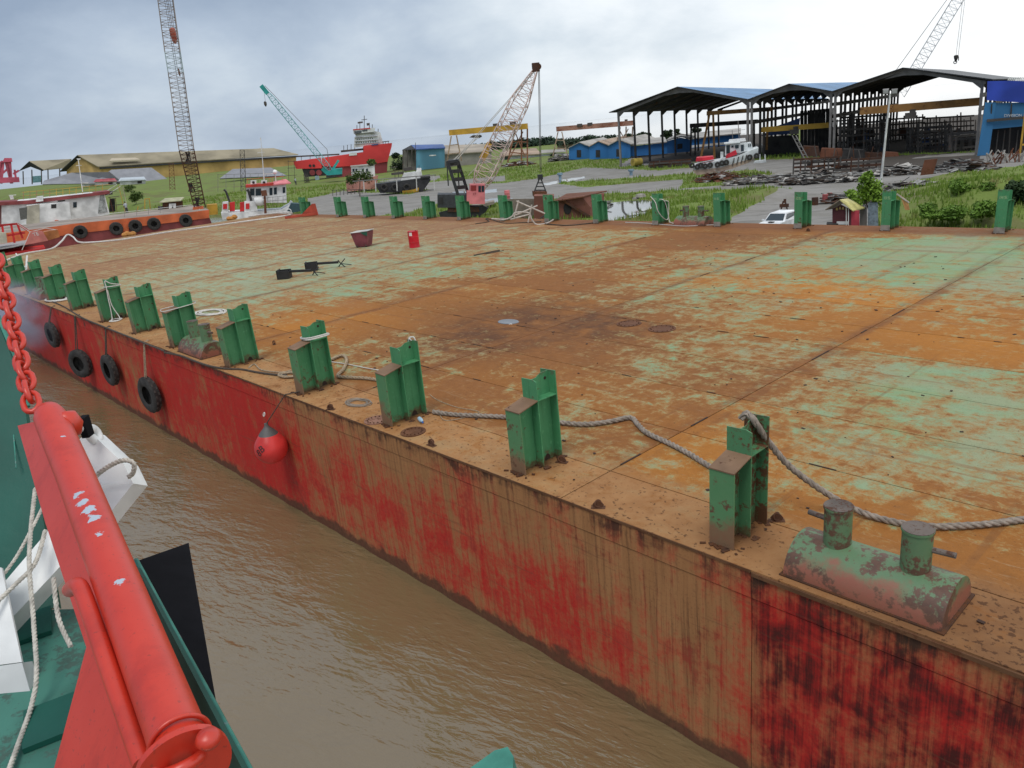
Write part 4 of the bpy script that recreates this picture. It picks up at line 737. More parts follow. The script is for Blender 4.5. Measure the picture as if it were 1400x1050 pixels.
# ------------------------------------------------------------------ big open sheds
D_ = Vector((math.sin(R_(36.8)), math.cos(R_(36.8)), 0)); PB = [G(849, 228), G(1025, 220), G(1137, 215), G(1338, 212)]
def zat(p, py):                            # height above plan point p seen at picture row py
    best = min((abs(project(np.array([[p.x, p.y, z]]))[1][0] - py), z) for z in np.arange(-2, 30, .05)); return best[1]
EZ = [(zat(PB[0], 152), zat(PB[0], 152)), (zat(PB[1], 135),) * 2, (zat(PB[2], 124),) * 2, (zat(PB[3], 109),) * 2]
RIDGE = [118, 114, 92]; DEPTH = 46
SHL = ['open steel shed with pale blue roof and ochre gantry inside, leftmost bay', 'narrow middle bay of the open sheds with yellow crane beam', 'largest open shed bay at right with brown crane beam and dark scaffolding']
for b in range(3):
    p, q = PB[b], PB[b + 1]; base = Vector((p.x, p.y, gz(p.x))); t = thing('open_shed', SHL[b], 'shed', at(base), 'open sided steel sheds')
    mid = (p + q) / 2
    pxm, _ = project(np.array([[mid.x, mid.y, 10.0]])); rz_ = zat(mid, RIDGE[b]); zl, zr = EZ[b][0], EZ[b + 1][0]; ov = Vector(((q - p).x, (q - p).y, 0)).normalized() * .9
    sag = 1.3 if b == 0 else .4
    e0 = Vector((p.x, p.y, zl)) - (ov * 1.6 if b == 0 else ov * 0); e1 = Vector((q.x, q.y, zr)) + (ov if b == 2 else ov * 0); r0 = Vector((mid.x, mid.y, rz_)); bk = D_ * DEPTH
    f0 = -D_ * .8
    for nm, (a, c) in (('left_roof_slope', (e0, r0)), ('right_roof_slope', (r0, e1))):
        mb = MB(); nrib = 16; A = a + f0; C = c + f0; A2 = a + bk - Vector((0, 0, sag)); C2 = c + bk - Vector((0, 0, sag)); dn = Vector((0, 0, .12))
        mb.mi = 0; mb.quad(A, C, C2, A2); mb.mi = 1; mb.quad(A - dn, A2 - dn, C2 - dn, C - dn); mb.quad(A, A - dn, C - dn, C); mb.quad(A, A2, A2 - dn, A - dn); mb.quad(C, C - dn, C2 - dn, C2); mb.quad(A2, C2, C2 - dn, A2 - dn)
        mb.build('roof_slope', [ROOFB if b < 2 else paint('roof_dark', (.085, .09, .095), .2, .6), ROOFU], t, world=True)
    for k in range(9):                     # portal frames: columns with haunch, rafters
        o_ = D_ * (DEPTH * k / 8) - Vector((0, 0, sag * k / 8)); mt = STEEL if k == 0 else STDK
        for side, pt, zt in ((0, p, zl), (1, q, zr)):
            if side == 0 and b > 0 and False: continue
            off = ov * (.0 if (b == 0 and side == 0) else (.35 if side == 0 else -.35))
            bot = Vector((pt.x, pt.y, gz(pt.x) - .3)) + off + Vector((o_.x, o_.y, 0)); top = Vector((pt.x, pt.y, zt - .15)) + off + o_
            mb = MB(); mb.beam(bot, top, .30, .30, D_); inn = ov * (1.6 if side == 0 else -1.6); slope = (r0.z - zt) / (mid - pt).length
            mb.prism([top - Vector((0, 0, .9)), top, top + inn + Vector((0, 0, slope * 1.4 - .15))], D_ * .2); mb.build('column', mt, t, world=True)
        mb = MB(); mb.beam(Vector((p.x, p.y, zl - .3)) + o_, r0 - Vector((0, 0, .3)) + o_, .22, .38); mb.beam(r0 - Vector((0, 0, .3)) + o_, Vector((q.x, q.y, zr - .3)) + o_, .22, .38)
        if k == 0: mb.prism([r0 + o_ - Vector((0, 0, .45)), r0 + o_ - ov * 3 - Vector((0, 0, 1.15)), r0 + o_ + Vector((0, 0, -.95)), r0 + o_ + ov * 3 - Vector((0, 0, 1.15))], D_ * .15)
        mb.build('rafter', mt, t, world=True)
    for zz in (.62, .80) if b else (.62,):
        mb = MB(); mb.beam(Vector((q.x, q.y, gz(q.x) + (zr - gz(q.x)) * zz)) - ov * .4, Vector((q.x, q.y, gz(q.x) + (zr - gz(q.x)) * zz)) - ov * .4 + bk, .3, .45)
        if b: mb.beam(Vector((p.x, p.y, gz(p.x) + (zl - gz(p.x)) * zz)) + ov * .4, Vector((p.x, p.y, gz(p.x) + (zl - gz(p.x)) * zz)) + ov * .4 + bk, .3, .45)
        mb.build('runway_beam', STDK, t, world=True)
# things inside and around the sheds
def girder(F, p0, p1, dep, hpx, mt, name, label, cat, legs=(), dy0=0, dy1=0, trolley=()):
    t = thing(name, label, cat, F.M, None); h = hpx * F.mpp; a = F(*p0, dy0); c = F(*p1, dy1); mb = MB(); mb.beam(a, c, dep, h); mb.build('bridge_girder', mt, t)
    for (x0, y0, x1, y1) in legs:
        f = (x0 - p0[0]) / (p1[0] - p0[0]); dd = dy0 + (dy1 - dy0) * f
        for s_ in (-.0,): mb = MB(); mb.beam(F(x0, y0, dd), F(x1, y1, dd), .34, .34); mb.build('leg', mt, t)
    for x, y in trolley: mb = MB(); mb.box(F(x, y), (1.3, 1.2, .7)); mb.box(F(x, y) + Vector((.2, 0, .5)), (.7, .8, .5)); mb.build('trolley', STDK, t)
    return t
F = Face(975, 224, 135); girder(F, (966, 155), (1056, 149), .6, 5, OCH, 'gantry_crane', 'ochre gantry crane standing inside the leftmost open shed', 'gantry crane', [(970, 156, 957, 222), (975, 156, 977, 224), (1050, 151, 1048, 205)])
F = Face(950, 218, 155); girder(F, (943, 172), (1036, 166), .5, 5, STDK, 'gantry_crane', 'dark rusty gantry crane behind the ochre one in the left shed', 'gantry crane', [(945, 173, 944, 220), (950, 173, 951, 220), (1031, 168, 1031, 215)])
F = Face(1090, 214, 112); girder(F, (1041, 177.5), (1133, 171), .6, 6, YEL, 'bridge_crane', 'bright yellow overhead crane beam in the middle shed bay', 'bridge crane', trolley=[(1086, 180)])
F = Face(1260, 212, 100); girder(F, (1176, 152), (1343, 138.5), .8, 8.5, OCH, 'bridge_crane', 'long brown overhead crane beam across the largest shed bay', 'bridge crane', trolley=[(1245, 158)])
F = Face(1010, 210, 185); t = thing('blue_warehouse', 'long blue warehouse wall with pale roof seen through the left shed columns', 'warehouse', F.M)
# blue sheds row with saw gables
BLUEW = paint('cladding_blue', (.035, .165, .42), .08, .6, .5, streak=True); BLUEL = paint('cladding_light_blue', (.05, .20, .40), .1, .5, .5, streak=True); PALER = paint('pale_roof', (.36, .34, .31), .15, .4, .7)
mb = MB(); mb.prism([F(938, 216), F(1012, 208), F(1012, 183), F(938, 191)], (0, .3, 0)); mb.build('wall', BLUEW, t); mb = MB(); mb.prism([F(936, 191, -.5), F(1013, 183, -.5), F(1013, 176, 14), F(938, 184, 14)], (0, 0, .2)); mb.build('roof', PALER, t)
mb = MB(); mb.beam(F(938, 201), F(1012, 194), .1, .5); mb.build('white_stripe', WHITEP, t)
F = Face(800, 218, 160)
gb = [(778, 196.5, 802, 192, 1), (802, 199, 818, 193.5, 2), (818, 199, 842, 191, 3)]
pe = [(778, 218, 778, 202, 792, 195.5, 806, 200.5, 806, 218), (806, 218, 806, 200.5, 818, 194, 832, 199, 832, 217), (832, 217, 832, 199, 846, 192, 862, 197.5, 862, 216)]
for i, (a, b, c, d_, e1, f1, g1, h1, i1, j1) in enumerate(pe):
    t = thing('blue_shed', ['blue gabled shed at the left end of the row, beside the pale gantry leg', 'middle blue gabled shed of the row behind the pale gantry', 'blue gabled shed of the row behind the right gantry legs'][i], 'shed', Face((a + i1) / 2, 218, 160).M, 'blue gabled sheds'); Fi = Face((a + i1) / 2, 218, 160)
    mb = MB(); mb.prism([Fi(a, b), Fi(i1, j1), Fi(g1, h1), Fi(e1, f1), Fi(c, d_)], (0, .3, 0)); mb.build('wall', BLUEW, t)
    for (xa, ya, xb, yb) in ((c - 1, d_ + .5, e1, f1 - .5), (e1, f1 - .5, g1 + 1, h1 + .5)):
        mb = MB(); A, B2 = Fi(xa, ya, -.4), Fi(xb, yb, -.4); bkv = Vector((6, 22, 0)); mb.prism([A, B2, B2 + bkv, A + bkv], (0, 0, .15)); mb.build('roof', PALER if i != 1 else paint('roof_brownish', (.36, .27, .20), .3, .4, .8), t)
    mb = MB(); mb.prism([Fi(e1 - 3.5, b - 3), Fi(e1 + 2.5, b - 3), Fi(e1 + 2.5, b - 13), Fi(e1 - 3.5, b - 13)], (0, -.06, 0)); mb.build('doorway', BLKP, t)
F = Face(910, 212, 165); t = thing('blue_shed', 'long low blue shed with pale grey roof behind the shed columns', 'shed', F.M)
mb = MB(); mb.prism([F(862, 214), F(912, 210), F(912, 195), F(862, 200)], (0, .3, 0)); mb.build('wall', BLUEW, t); mb = MB(); mb.prism([F(860, 199.5, -.5), F(913, 194.5, -.5), F(908, 188, 12), F(862, 192, 12)], (0, 0, .15)); mb.build('roof', PALER, t)
F = Face(930, 212, 158); t = thing('blue_shed', 'blue gabled shed with dark doorway standing right of the long low shed', 'shed', F.M)
mb = MB(); mb.prism([F(912, 210), F(945, 207), F(945, 191), F(930, 188), F(912, 193)], (0, .3, 0)); mb.build('wall', BLUEW, t); mb = MB(); mb.prism([F(911, 193, -.5), F(930, 187.5, -.5), F(946, 190.5, -.5), F(950, 187, 10), F(932, 184, 10), F(914, 190, 10)], (0, 0, .2)); mb.build('roof', PALER, t)
mb = MB(); mb.prism([F(926, 204), F(933, 203), F(933, 196), F(926, 197)], (0, -.06, 0)); mb.build('doorway', BLKP, t)
# right hand blue building
F = Face(1345, 213, 98); t = thing('blue_workshop', 'blue clad workshop with dark blue upper band, lettering and dark doorway at right', 'workshop', F.M)
mb = MB(); mb.prism([F(1336, 213), F(1352, 212), F(1362, 140), F(1347, 140)], (0, .4, 0)); mb.build('corner_wall', BLUEL, t)
mb = MB(); mb.prism([F(1352, 177, .1), F(1480, 165, .1), F(1480, 138, .1), F(1360, 141, .1)], (0, .3, 0)); mb.build('wall', BLUEL, t)
mb = MB(); mb.prism([F(1349, 137, -.15), F(1480, 146, -.15), F(1480, 108, -.15), F(1350, 111, -.15)], (0, .4, 0)); mb.build('upper_band', paint('band_blue', (.035, .07, .40), .04, .8, .5), t)
mb = MB(); mb.prism([F(1353, 213, 1.5), F(1480, 208, 1.5), F(1480, 165, 1.5), F(1356, 175, 1.5)], (0, .2, 0)); mb.build('door_opening', flat('deep_dark', (.02, .018, .018), .9), t)
for k in range(9): mb = MB(); x = 1352 + k * 9; mb.beam(F(x, 213, 1.2), F(x + 4, 142 if k % 3 == 0 else 178, 1.2 if k % 3 else -.2), .12, .12); mb.build('stanchion', STDK, t)
mb = MB(); mb.beam(F(1349, 165, -.2), F(1480, 154, -.2), .15, .3); mb.build('rail', STDK, t)
mb = MB(); text_mesh(mb, 'DIVISION', .42, Matrix.Translation(F(1385, 158, .02)) @ Matrix.Rotation(R_(4), 4, 'Y') @ Matrix.Rotation(math.pi / 2, 4, 'X')); mb.build('lettering', WHITEP, t)
mb = MB()
for k in range(16): x = 1378 + k * 2.4; mb.beam(F(x, 110 + .25 * k * .5, -3), F(x + 3, 105 + .25 * k * .5, -3), .18, .1)
mb.build('roof_light', WHITEP, t)
t = thing('ladder_frame', 'pale yellow A frame ladder by the blue workshop doorway', 'frame', F.M); [MB().beam(F(a, b, -4), F(c, d_, -4), .18, .18).build(n_, YEL, t) for n_, a, b, c, d_ in (('leg', 1393, 222, 1402, 150), ('leg', 1412, 222, 1404, 150), ('rung', 1396, 198, 1410, 197))]
# dark interior: back walls, racks of steel, machines
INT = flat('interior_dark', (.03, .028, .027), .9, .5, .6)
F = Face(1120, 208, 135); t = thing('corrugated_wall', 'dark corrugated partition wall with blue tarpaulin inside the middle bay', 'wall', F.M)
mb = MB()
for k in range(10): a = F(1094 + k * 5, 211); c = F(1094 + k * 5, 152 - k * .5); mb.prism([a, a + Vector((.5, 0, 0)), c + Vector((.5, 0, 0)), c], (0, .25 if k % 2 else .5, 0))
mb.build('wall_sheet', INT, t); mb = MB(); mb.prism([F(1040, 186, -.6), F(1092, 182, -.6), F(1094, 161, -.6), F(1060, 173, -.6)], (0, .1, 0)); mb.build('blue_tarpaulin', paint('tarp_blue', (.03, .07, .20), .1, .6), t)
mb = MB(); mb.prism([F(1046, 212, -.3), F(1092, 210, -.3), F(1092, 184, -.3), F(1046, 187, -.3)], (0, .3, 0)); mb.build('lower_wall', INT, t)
pr = random.Random(11)
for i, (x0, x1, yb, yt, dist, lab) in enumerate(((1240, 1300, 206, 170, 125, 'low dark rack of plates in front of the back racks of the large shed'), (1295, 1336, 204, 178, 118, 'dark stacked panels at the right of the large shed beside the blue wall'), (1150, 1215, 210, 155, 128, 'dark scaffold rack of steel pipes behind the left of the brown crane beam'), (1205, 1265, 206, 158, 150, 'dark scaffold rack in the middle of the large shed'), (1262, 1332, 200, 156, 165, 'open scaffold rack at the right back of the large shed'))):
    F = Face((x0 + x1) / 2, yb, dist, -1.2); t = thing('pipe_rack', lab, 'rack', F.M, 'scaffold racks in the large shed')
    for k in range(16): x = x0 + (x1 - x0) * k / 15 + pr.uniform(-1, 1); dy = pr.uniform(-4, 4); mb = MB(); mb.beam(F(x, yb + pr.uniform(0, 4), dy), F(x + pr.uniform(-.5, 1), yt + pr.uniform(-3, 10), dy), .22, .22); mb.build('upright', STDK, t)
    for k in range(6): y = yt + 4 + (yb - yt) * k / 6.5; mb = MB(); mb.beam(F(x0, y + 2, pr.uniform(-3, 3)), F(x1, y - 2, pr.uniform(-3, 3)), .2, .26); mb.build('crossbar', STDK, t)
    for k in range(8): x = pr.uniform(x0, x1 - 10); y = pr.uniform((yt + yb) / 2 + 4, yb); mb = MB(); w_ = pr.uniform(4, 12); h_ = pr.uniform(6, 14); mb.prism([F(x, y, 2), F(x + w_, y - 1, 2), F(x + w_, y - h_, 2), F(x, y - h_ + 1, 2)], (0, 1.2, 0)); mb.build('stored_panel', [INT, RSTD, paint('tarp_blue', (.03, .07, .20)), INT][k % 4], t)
for i, (x0, x1, yb, yt, dist, lab) in enumerate(((1086, 1150, 238, 214, 84, 'dark steel trestle frames standing beside the leaning ladder'), (1140, 1205, 236, 216, 82, 'low dark trestle frames in front of the middle shed columns'), (888, 945, 229, 219, 122, 'dark machinery and timber on the floor of the left shed'), (1130, 1185, 205, 160, 118, 'dark steel frames stacked around the pair of grey columns'))):
    F = Face((x0 + x1) / 2, yb, dist); t = thing('trestle_stand', lab, 'trestle', F.M, 'dark steel frames in the yard'); W9 = x1 - x0
    for k in range(9): x = x0 + W9 * k / 8 + pr.uniform(-2, 2); dy = pr.uniform(-1.5, 1.5); mb = MB(); mb.beam(F(x, yb + pr.uniform(-1, 2), dy), F(x + pr.uniform(-1, 2), yt + pr.uniform(-2, 6), dy), .16, .16); mb.build('upright', [STDK, RSTD][k % 2], t)
    for k in range(4): y = yt + (yb - yt) * (.1 + .22 * k); mb = MB(); mb.beam(F(x0, y + 2, pr.uniform(-1, 1)), F(x1, y - 2, pr.uniform(-1, 1)), .16, .22); mb.build('crossbar', [RSTD, STDK][k % 2], t)
    for k in range(5): x = pr.uniform(x0, x1 - 8); y = pr.uniform((yt + yb) / 2, yb); w_ = pr.uniform(5, 13); h_ = pr.uniform(3, 8); mb = MB(); mb.prism([F(x, y, 1), F(x + w_, y - 1, 1), F(x + w_, y - h_, 1), F(x, y - h_ + 1, 1)], (0, .8, 0)); mb.build('stored_panel', [RSTD, INT, RSTM, STDK, INT][k], t)
F = Face(870, 228, 118); t = thing('cable_drum', 'yellow brown cable drum on the grass at the left shed columns', 'drum', F.M); mb = MB(); mb.cyl(F(865, 222, -.4), F(876, 221, .6), .62, .62, 18); mb.build('drum_body', paint('drum_ochre', (.36, .27, .06), .3, 2, .8), t, 40)
F = Face(1160, 218, 92); t = thing('rusty_hull_block', 'dark rusty ship section standing at the front of the sheds', 'ship section', F.M)
for k, (x, y, w_, h_) in enumerate(((1095, 214, 26, 13), (1120, 216, 34, 12), (1150, 219, 34, 14), (1180, 222, 30, 12), (1205, 222, 26, 13))):
    mb = MB(); mb.prism([F(x, y, k % 2), F(x + w_, y - 1, k % 2), F(x + w_ - 3, y - h_, k % 2), F(x + 3, y - h_ - 1, k % 2)], (0, 2.2, 0)); mb.build('plate_panel', [RSTD, RSTM, INT][k % 3], t)
for k in range(12): x = 1098 + k * 10; mb = MB(); mb.beam(F(x, 222, -1), F(x + pr.uniform(-6, 6), 205 + pr.uniform(-14, 4), -1), .12, .12); mb.build('loose_bar', [STDK, RSTD][k % 2], t)
for nm, x0, y0, x1, y1, lab in (('ladder', 1083, 185, 1108, 232, 'long steel ladder leaning in front of the middle shed bay'),):
    t = thing('leaning_ladder', lab, 'ladder', F.M); [MB().beam(F(x0 + d_, y0, -1), F(x1 + d_, y1, -3), .10, .10).build('stile', STEEL, t) for d_ in (0, 5)]; [MB().beam(F(x0 + (x1 - x0) * k / 9, y0 + (y1 - y0) * k / 9, -1 - 2 * k / 9), F(x0 + 5 + (x1 - x0) * k / 9, y0 + (y1 - y0) * k / 9, -1 - 2 * k / 9), .07, .07).build('rung', STEEL, t) for k in range(1, 9)]
# scrap heaps
def scrap(px0, px1, py, hpx, n, lab, mats, seed):
    F = Face((px0 + px1) / 2, py); mb = MB(); r = random.Random(seed); s_ = F.mpp; W_ = (px1 - px0) * s_ / 2; dep = hpx * s_ * 2.2
    for k in range(int(n * 2.2)):
        x = r.uniform(-1, 1); y = r.uniform(-1, 1); hh = hpx * s_ * max(0.05, (1 - abs(x) ** 2.2)) * (1 - .5 * abs(y)) * r.uniform(.15, 1); a = r.gauss(0, .5); L = r.uniform(.4, 2.4); mb.mi = r.randrange(len(mats))
        c = Vector((x * W_, y * dep, hh)); dv = Vector((math.cos(a), math.sin(a), r.gauss(0, .16))) * L / 2; dz = GK * 0
        if r.random() < .3: mb.box(c, (r.uniform(.4, 1.3), r.uniform(.4, 1.2), .05), Matrix.Rotation(r.uniform(-.5, .5), 3, 'X') @ Matrix.Rotation(a, 3, 'Z'))
        else: mb.beam(c - dv, c + dv, r.uniform(.04, .12), r.uniform(.04, .10))
    m = 10; vs = [(0, 0, hpx * s_ * .62)] + [(W_ * .97 * math.cos(2 * math.pi * k / m), dep * .95 * math.sin(2 * math.pi * k / m), -.05) for k in range(m)]; mb.mi = 0; mb.add(vs, [(0, 1 + k, 1 + (k + 1) % m) for k in range(m)])
    o = solo(mb, 'scrap_heap', mats, F.M, lab, 'scrap heap', 'scrap heaps in the yard'); o.rotation_euler.y = .03; return o
SC = [flat('scrap_dark', (.05, .045, .042), .85, .5, 3), flat('scrap_grey', (.27, .265, .25), .8, .4, 3), flat('scrap_pale', (.36, .34, .31), .85, .4, 3), flat('scrap_brown', (.10, .075, .06), .85, .4, 3)]
scrap(1003, 1090, 249, 9, 260, 'low heap of grey and dark scrap steel on the yard right of the beached boat', SC, 1); scrap(1080, 1175, 248, 13, 260, 'heap of dark and grey scrap plates beneath the leaning ladder', SC, 2); scrap(1185, 1262, 238, 10, 240, 'scrap strips heaped behind the floodlight pole', SC, 3)
scrap(1205, 1300, 262, 12, 280, 'grey scrap spread in front of the leaning rust plate', SC, 4); scrap(1225, 1310, 276, 8, 240, 'lowest row of grey scrap beside the grass mound', SC, 5); scrap(1285, 1345, 232, 12, 140, 'black scrap heap right of the leaning rust plate', [SC[0], RSTD, SC[1]], 6)
F = Face(1267, 244); mb = MB(); mb.prism([F(1258, 240), F(1276, 238), F(1282, 217), F(1264, 219)], (0, .15, 0)); solo(mb, 'steel_plate', RSTM, F.M, 'dark red rusty plate leaning upright on the scrap', 'plate')
for i, (x, y) in enumerate(((1352, 226), (1362, 224), (1372, 223), (1384, 222), (1396, 221))):
    F = Face(x, y); mb = MB(); r = random.Random(i)
    for k in range(7): mb.beam((r.uniform(-.6, .6), r.uniform(-.4, .4), 0), (r.uniform(-.7, .7), r.uniform(-.4, .4), r.uniform(.8, 1.5)), .09, .09)
    solo(mb, 'post_bundle', [SC[2], RSTM][i % 2], F.M, ['rusty stub posts at the left end of the row by the blue workshop', 'pale stub posts second in the row by the workshop', 'rusty stub posts in the middle of the workshop row', 'pale stub posts fourth in the workshop row', 'rusty stub posts nearest the yellow frame'][i], 'posts', 'stub posts by the workshop')
# ------------------------------------------------------------------ floodlight pole
F = Face(1203, 262); t = thing('floodlight_pole', 'tall white pole with two floodlights standing among the scrap', 'light pole', F.M); mb = MB(); mb.tube([F(1203, 262), F(1217, 128)], [.11, .07], 10); mb.build('pole', WHITEP, t, 40); mb = MB(); mb.beam(F(1208, 131), F(1228, 129), .08, .08); mb.build('crossarm', STEEL, t)
for x in (1211, 1223): mb = MB(); mb.box(F(x, 125, -.1), (.46, .3, .36), Matrix.Rotation(.3, 3, 'X')); h_ = mb.build('floodlight', STEEL, t); mb = MB(); mb.box(F(x, 125.3, -.28), (.38, .02, .28), Matrix.Rotation(.3, 3, 'X')); mb.build('lamp_glass', flat('lamp_glass', (.5, .5, .5), .2), h_)
# ------------------------------------------------------------------ top right crane boom
F = Face(1245, 205, 175); t = thing('lattice_crane', 'pale lattice crane boom rising above the large shed roof at right', 'crane', F.M); mb = MB(); lattice(mb, F(1230, 130), F(1340, -50), 11 * F.mpp, 11 * F.mpp, 22, .07, .035); mb.build('boom', paint('boom_grey', (.62, .62, .62), .05, 1), t)
mb = MB(); mb.tube([F(1215, 110), F(1300, -8)], .05, 4); mb.build('pendant', STEEL, t); mb = MB(); mb.tube([F(1318, -15), F(1307, 76)], .03, 4); mb.tube([F(1321, -15), F(1310, 76)], .03, 4); mb.build('hoist_rope', STEEL, t); mb = MB(); mb.lathe([(.1, -.6), (.35, .1), (.4, .5), (.2, .6)], F(1307, 80), 10); mb.cyl(F(1310.5, 77), F(1310.5, 83), .08, .08, 6); mb.torus(F(1306, 85), Matrix.Rotation(math.pi / 2, 3, 'X'), .25, .08, 10, 5); mb.build('hook_block', STDK, t)
mb = MB(); mb.box(F(1230, 185), (5, 3, 2.5)); mb.build('machine_house', STDK, t)
# ------------------------------------------------------------------ gantry cranes in the yard
def aleg(F, t, top, bots, mt, w=.22, cross=True, dy=(0, 0)):
    for i, b in enumerate(bots): mb = MB(); mb.beam(F(*top[i % len(top)], dy[0]), F(*b, dy[1]), w, w); mb.build('leg', mt, t)
    if cross:
        for f in (.35, .68): a = F(*top[0], dy[0]).lerp(F(*bots[0], dy[1]), f); c = F(*top[-1], dy[0]).lerp(F(*bots[-1], dy[1]), f); mb = MB(); mb.beam(a, c, w * .7, w * .7); mb.build('cross_brace', mt, t)
F = Face(660, 236, 135); t = thing('gantry_crane', 'yellow girder gantry crane behind the pink crawler crane boom', 'gantry crane', F.M)
mb = MB(); mb.beam(F(614.5, 181.5, 1), F(721.5, 172.5, -1), 1.2, 7 * F.mpp); mb.build('bridge_girder', YEL, t)
aleg(F, t, [(617, 186, 1), (624, 186, 1)][0:0] or [(617, 186), (624, 185)], [(611, 222), (631, 220)], paint('gantry_leg', (.33, .24, .16), .4, 2), .25)
aleg(F, t, [(704, 178), (713, 177), (721, 176)], [(694, 222), (713, 220), (721, 227)], paint('gantry_leg_rust', (.30, .13, .075), .5, 2), .3)
mb = MB(); mb.beam(F(704, 180), F(718, 215), .2, .2); mb.beam(F(715, 180), F(697, 216), .2, .2); mb.build('diagonal_brace', paint('gantry_leg_rust', (.30, .13, .075)), t)
for x, y in ((678, 171), (701, 168)): mb = MB(); mb.box(F(x, y), (1.2, 1.2, .6)); mb.build('trolley', STDK, t)
t = thing('hoist_beam', 'dark spreader block hanging below the yellow gantry girder', 'spreader', F.M); mb = MB(); mb.prism([F(641.5, 188), F(646, 185), F(658, 184.5), F(659, 187), F(655, 189)], (0, 1, 0)); mb.build('block', STDK, t); mb = MB(); [mb.tube([F(x, 185), F(x, 179)], .03, 4) for x in (648, 655)]; mb.build('rope', STDK, t)
F = Face(812, 218, 142); t = thing('gantry_crane', 'pale rusty gantry crane in front of the blue gabled sheds', 'gantry crane', F.M)
mb = MB(); mb.beam(F(761, 176.5, 1), F(866, 168, -1), 1.0, 6 * F.mpp); mb.build('bridge_girder', PNKR, t)
PL = paint('gantry_leg_pale', (.42, .30, .22), .45, 2); aleg(F, t, [(763, 180), (768, 180)], [(756, 213), (776, 214)], PL, .22); aleg(F, t, [(848, 174), (856, 173), (865, 173)], [(839, 215), (855, 216), (863, 213)], PL, .26)
mb = MB(); mb.beam(F(847, 178), F(861, 203), .2, .2); mb.beam(F(859, 176), F(842, 210), .2, .2); mb.build('diagonal_brace', PL, t)
for x, y, w_ in ((792.5, 171, 1.1), (806.5, 169.5, 1.1), (856, 165, .6)): mb = MB(); mb.box(F(x, y), (w_, 1, .55)); mb.build('trolley', STDK, t)
F = Face(768, 218, 138); scrap(752, 784, 219, 9, 120, 'machinery scrap heaped at the left foot of the pale gantry', SC, 8); scrap(690, 730, 226, 6, 90, 'rusty scrap at the right feet of the yellow gantry', [RSTM, RSTD, SC[1]], 9)
# ------------------------------------------------------------------ pink crawler crane with grab
F = Face(640, 298); t = thing('crawler_crane', 'pink crawler crane with black rear house and latticed boom', 'crane', F.M)
mb = MB(); mb.bb(F(657, 275, -1.2), F(661, 275, -1.2) + Vector((0, 0, .01))); k_ = F.mpp
def bx(mb, x0, y0, x1, y1, d0, d1): mb.prism([F(x0, y1, d0), F(x1, y1, d0), F(x1, y0, d0), F(x0, y0, d0)], (0, d1 - d0, 0)); return mb
bx(MB(), 638, 262, 663, 279, -1.2, 1.0).build('house_front', PINKP, t); bx(MB(), 598, 266, 638, 284, -1.0, 1.4).build('engine_house', flat('counterweight_black', (.04, .042, .046), .6, .3), t)
cb = bx(MB(), 642, 252, 663, 262.2, -1.15, .4).build('cab', PINKP, t); bx(MB(), 644, 253.5, 651, 260.5, -1.2, -1.16).build('window', paint('cab_red_dark', (.26, .03, .03), .1), cb); bx(MB(), 654, 254, 657.5, 263, -1.2, -1.16).build('window', GL, cb); bx(MB(), 658.5, 254, 662, 263, -1.2, -1.16).build('window', GL, cb)
bx(MB(), 600, 270, 606, 279, -1.05, -1.02).build('grille', INT, t)
mb = MB(); text_mesh(mb, '17', .32, Matrix.Translation(F(648.5, 265.5, -1.215)) @ Matrix.Rotation(math.pi / 2, 4, 'X')); mb.build('cab_number', paint('mark_dark_red', (.25, .02, .03), 0), t)
for dy in (-.8, 1.6):
    mb = MB(); mb.prism([F(x, y, dy) for x, y in ((603, 300), (655, 296), (664, 290), (668, 284), (660, 281), (620, 286), (600, 291))], (0, .6, 0)); mb.build('crawler_track', BLKP, t)
bx(MB(), 612, 283, 655, 290, -.9, 1.4).build('turntable', RSTD, t)
mb = MB(); bl = .9
for dy in (-bl, bl):
    ox = 0 if dy < 0 else 14.5
    mb.beam(F(626 + ox, 266, dy), F(611.5 + ox, 220, dy), .22, .30); mb.beam(F(611 + ox, 222, dy), F(613 + ox, 254, dy), .12, .12)
for y0, x0 in ((224, 613), (234, 616), (245, 619.5), (256, 623)): mb.beam(F(x0, y0 + .6, -bl), F(x0 + 14.5, y0 - .6, bl), .2, .36)
mb.prism([F(612, 224, -1), F(627, 221, -1), F(627, 218, -1), F(612, 219.5, -1)], (0, 2, 0)); mb.build('gantry_mast', BLKP, t)
BOOM = paint('boom_pale_pink', (.55, .42, .38), .22, 1.5, .6); mb = MB(); lattice(mb, F(649, 266, 0), F(732, 96, 2), 1.8, 1.5, 20, .055, .03, (.9, 0, .45), .16, .24); mb.build('boom', BOOM, t)
mb = MB(); mb.box(F(732.5, 92, 2), (.7, .6, .8)); mb.cyl(F(736, 91, 1.7), F(736, 91, 2.3), .3, .3, 14); mb.build('boom_head', RSTD, t)
mb = MB(); mb.box(F(662, 212, .5), (.9, .8, .6), Matrix.Rotation(-.9, 3, 'Y')); mb.box(F(667, 200, .5), (.7, .7, .5), Matrix.Rotation(-.9, 3, 'Y')); mb.build('ochre_winch', YEL, t)
PEND = flat('pale_cable', (.42, .40, .36), .6); mb = MB()
for a, b in (((620, 220, -.6), (728, 100, 1.8)), ((624, 219, .6), (730, 99, 2.2)), ((616, 222, 0), (655, 187, .5)), ((622, 222, .3), (650, 190, .5)), ((661, 253, -.3), (713, 170, 1)), ((656, 256, .2), (706, 176, 1)), ((640, 240, 0), (668, 212, .5)), ((657, 260, 0), (683, 225, .5))): mb.tube([F(*a), F(*b)], .028, 4)
mb.build('pendant_cable', PEND, t)
mb = MB(); mb.tube([F(736, 94, 2), F(738.5, 236, 2)], .03, 4); mb.tube([F(737.5, 94, 2.2), F(740, 236, 2.2)], .03, 4); mb.build('hoist_cable', STDK, t)
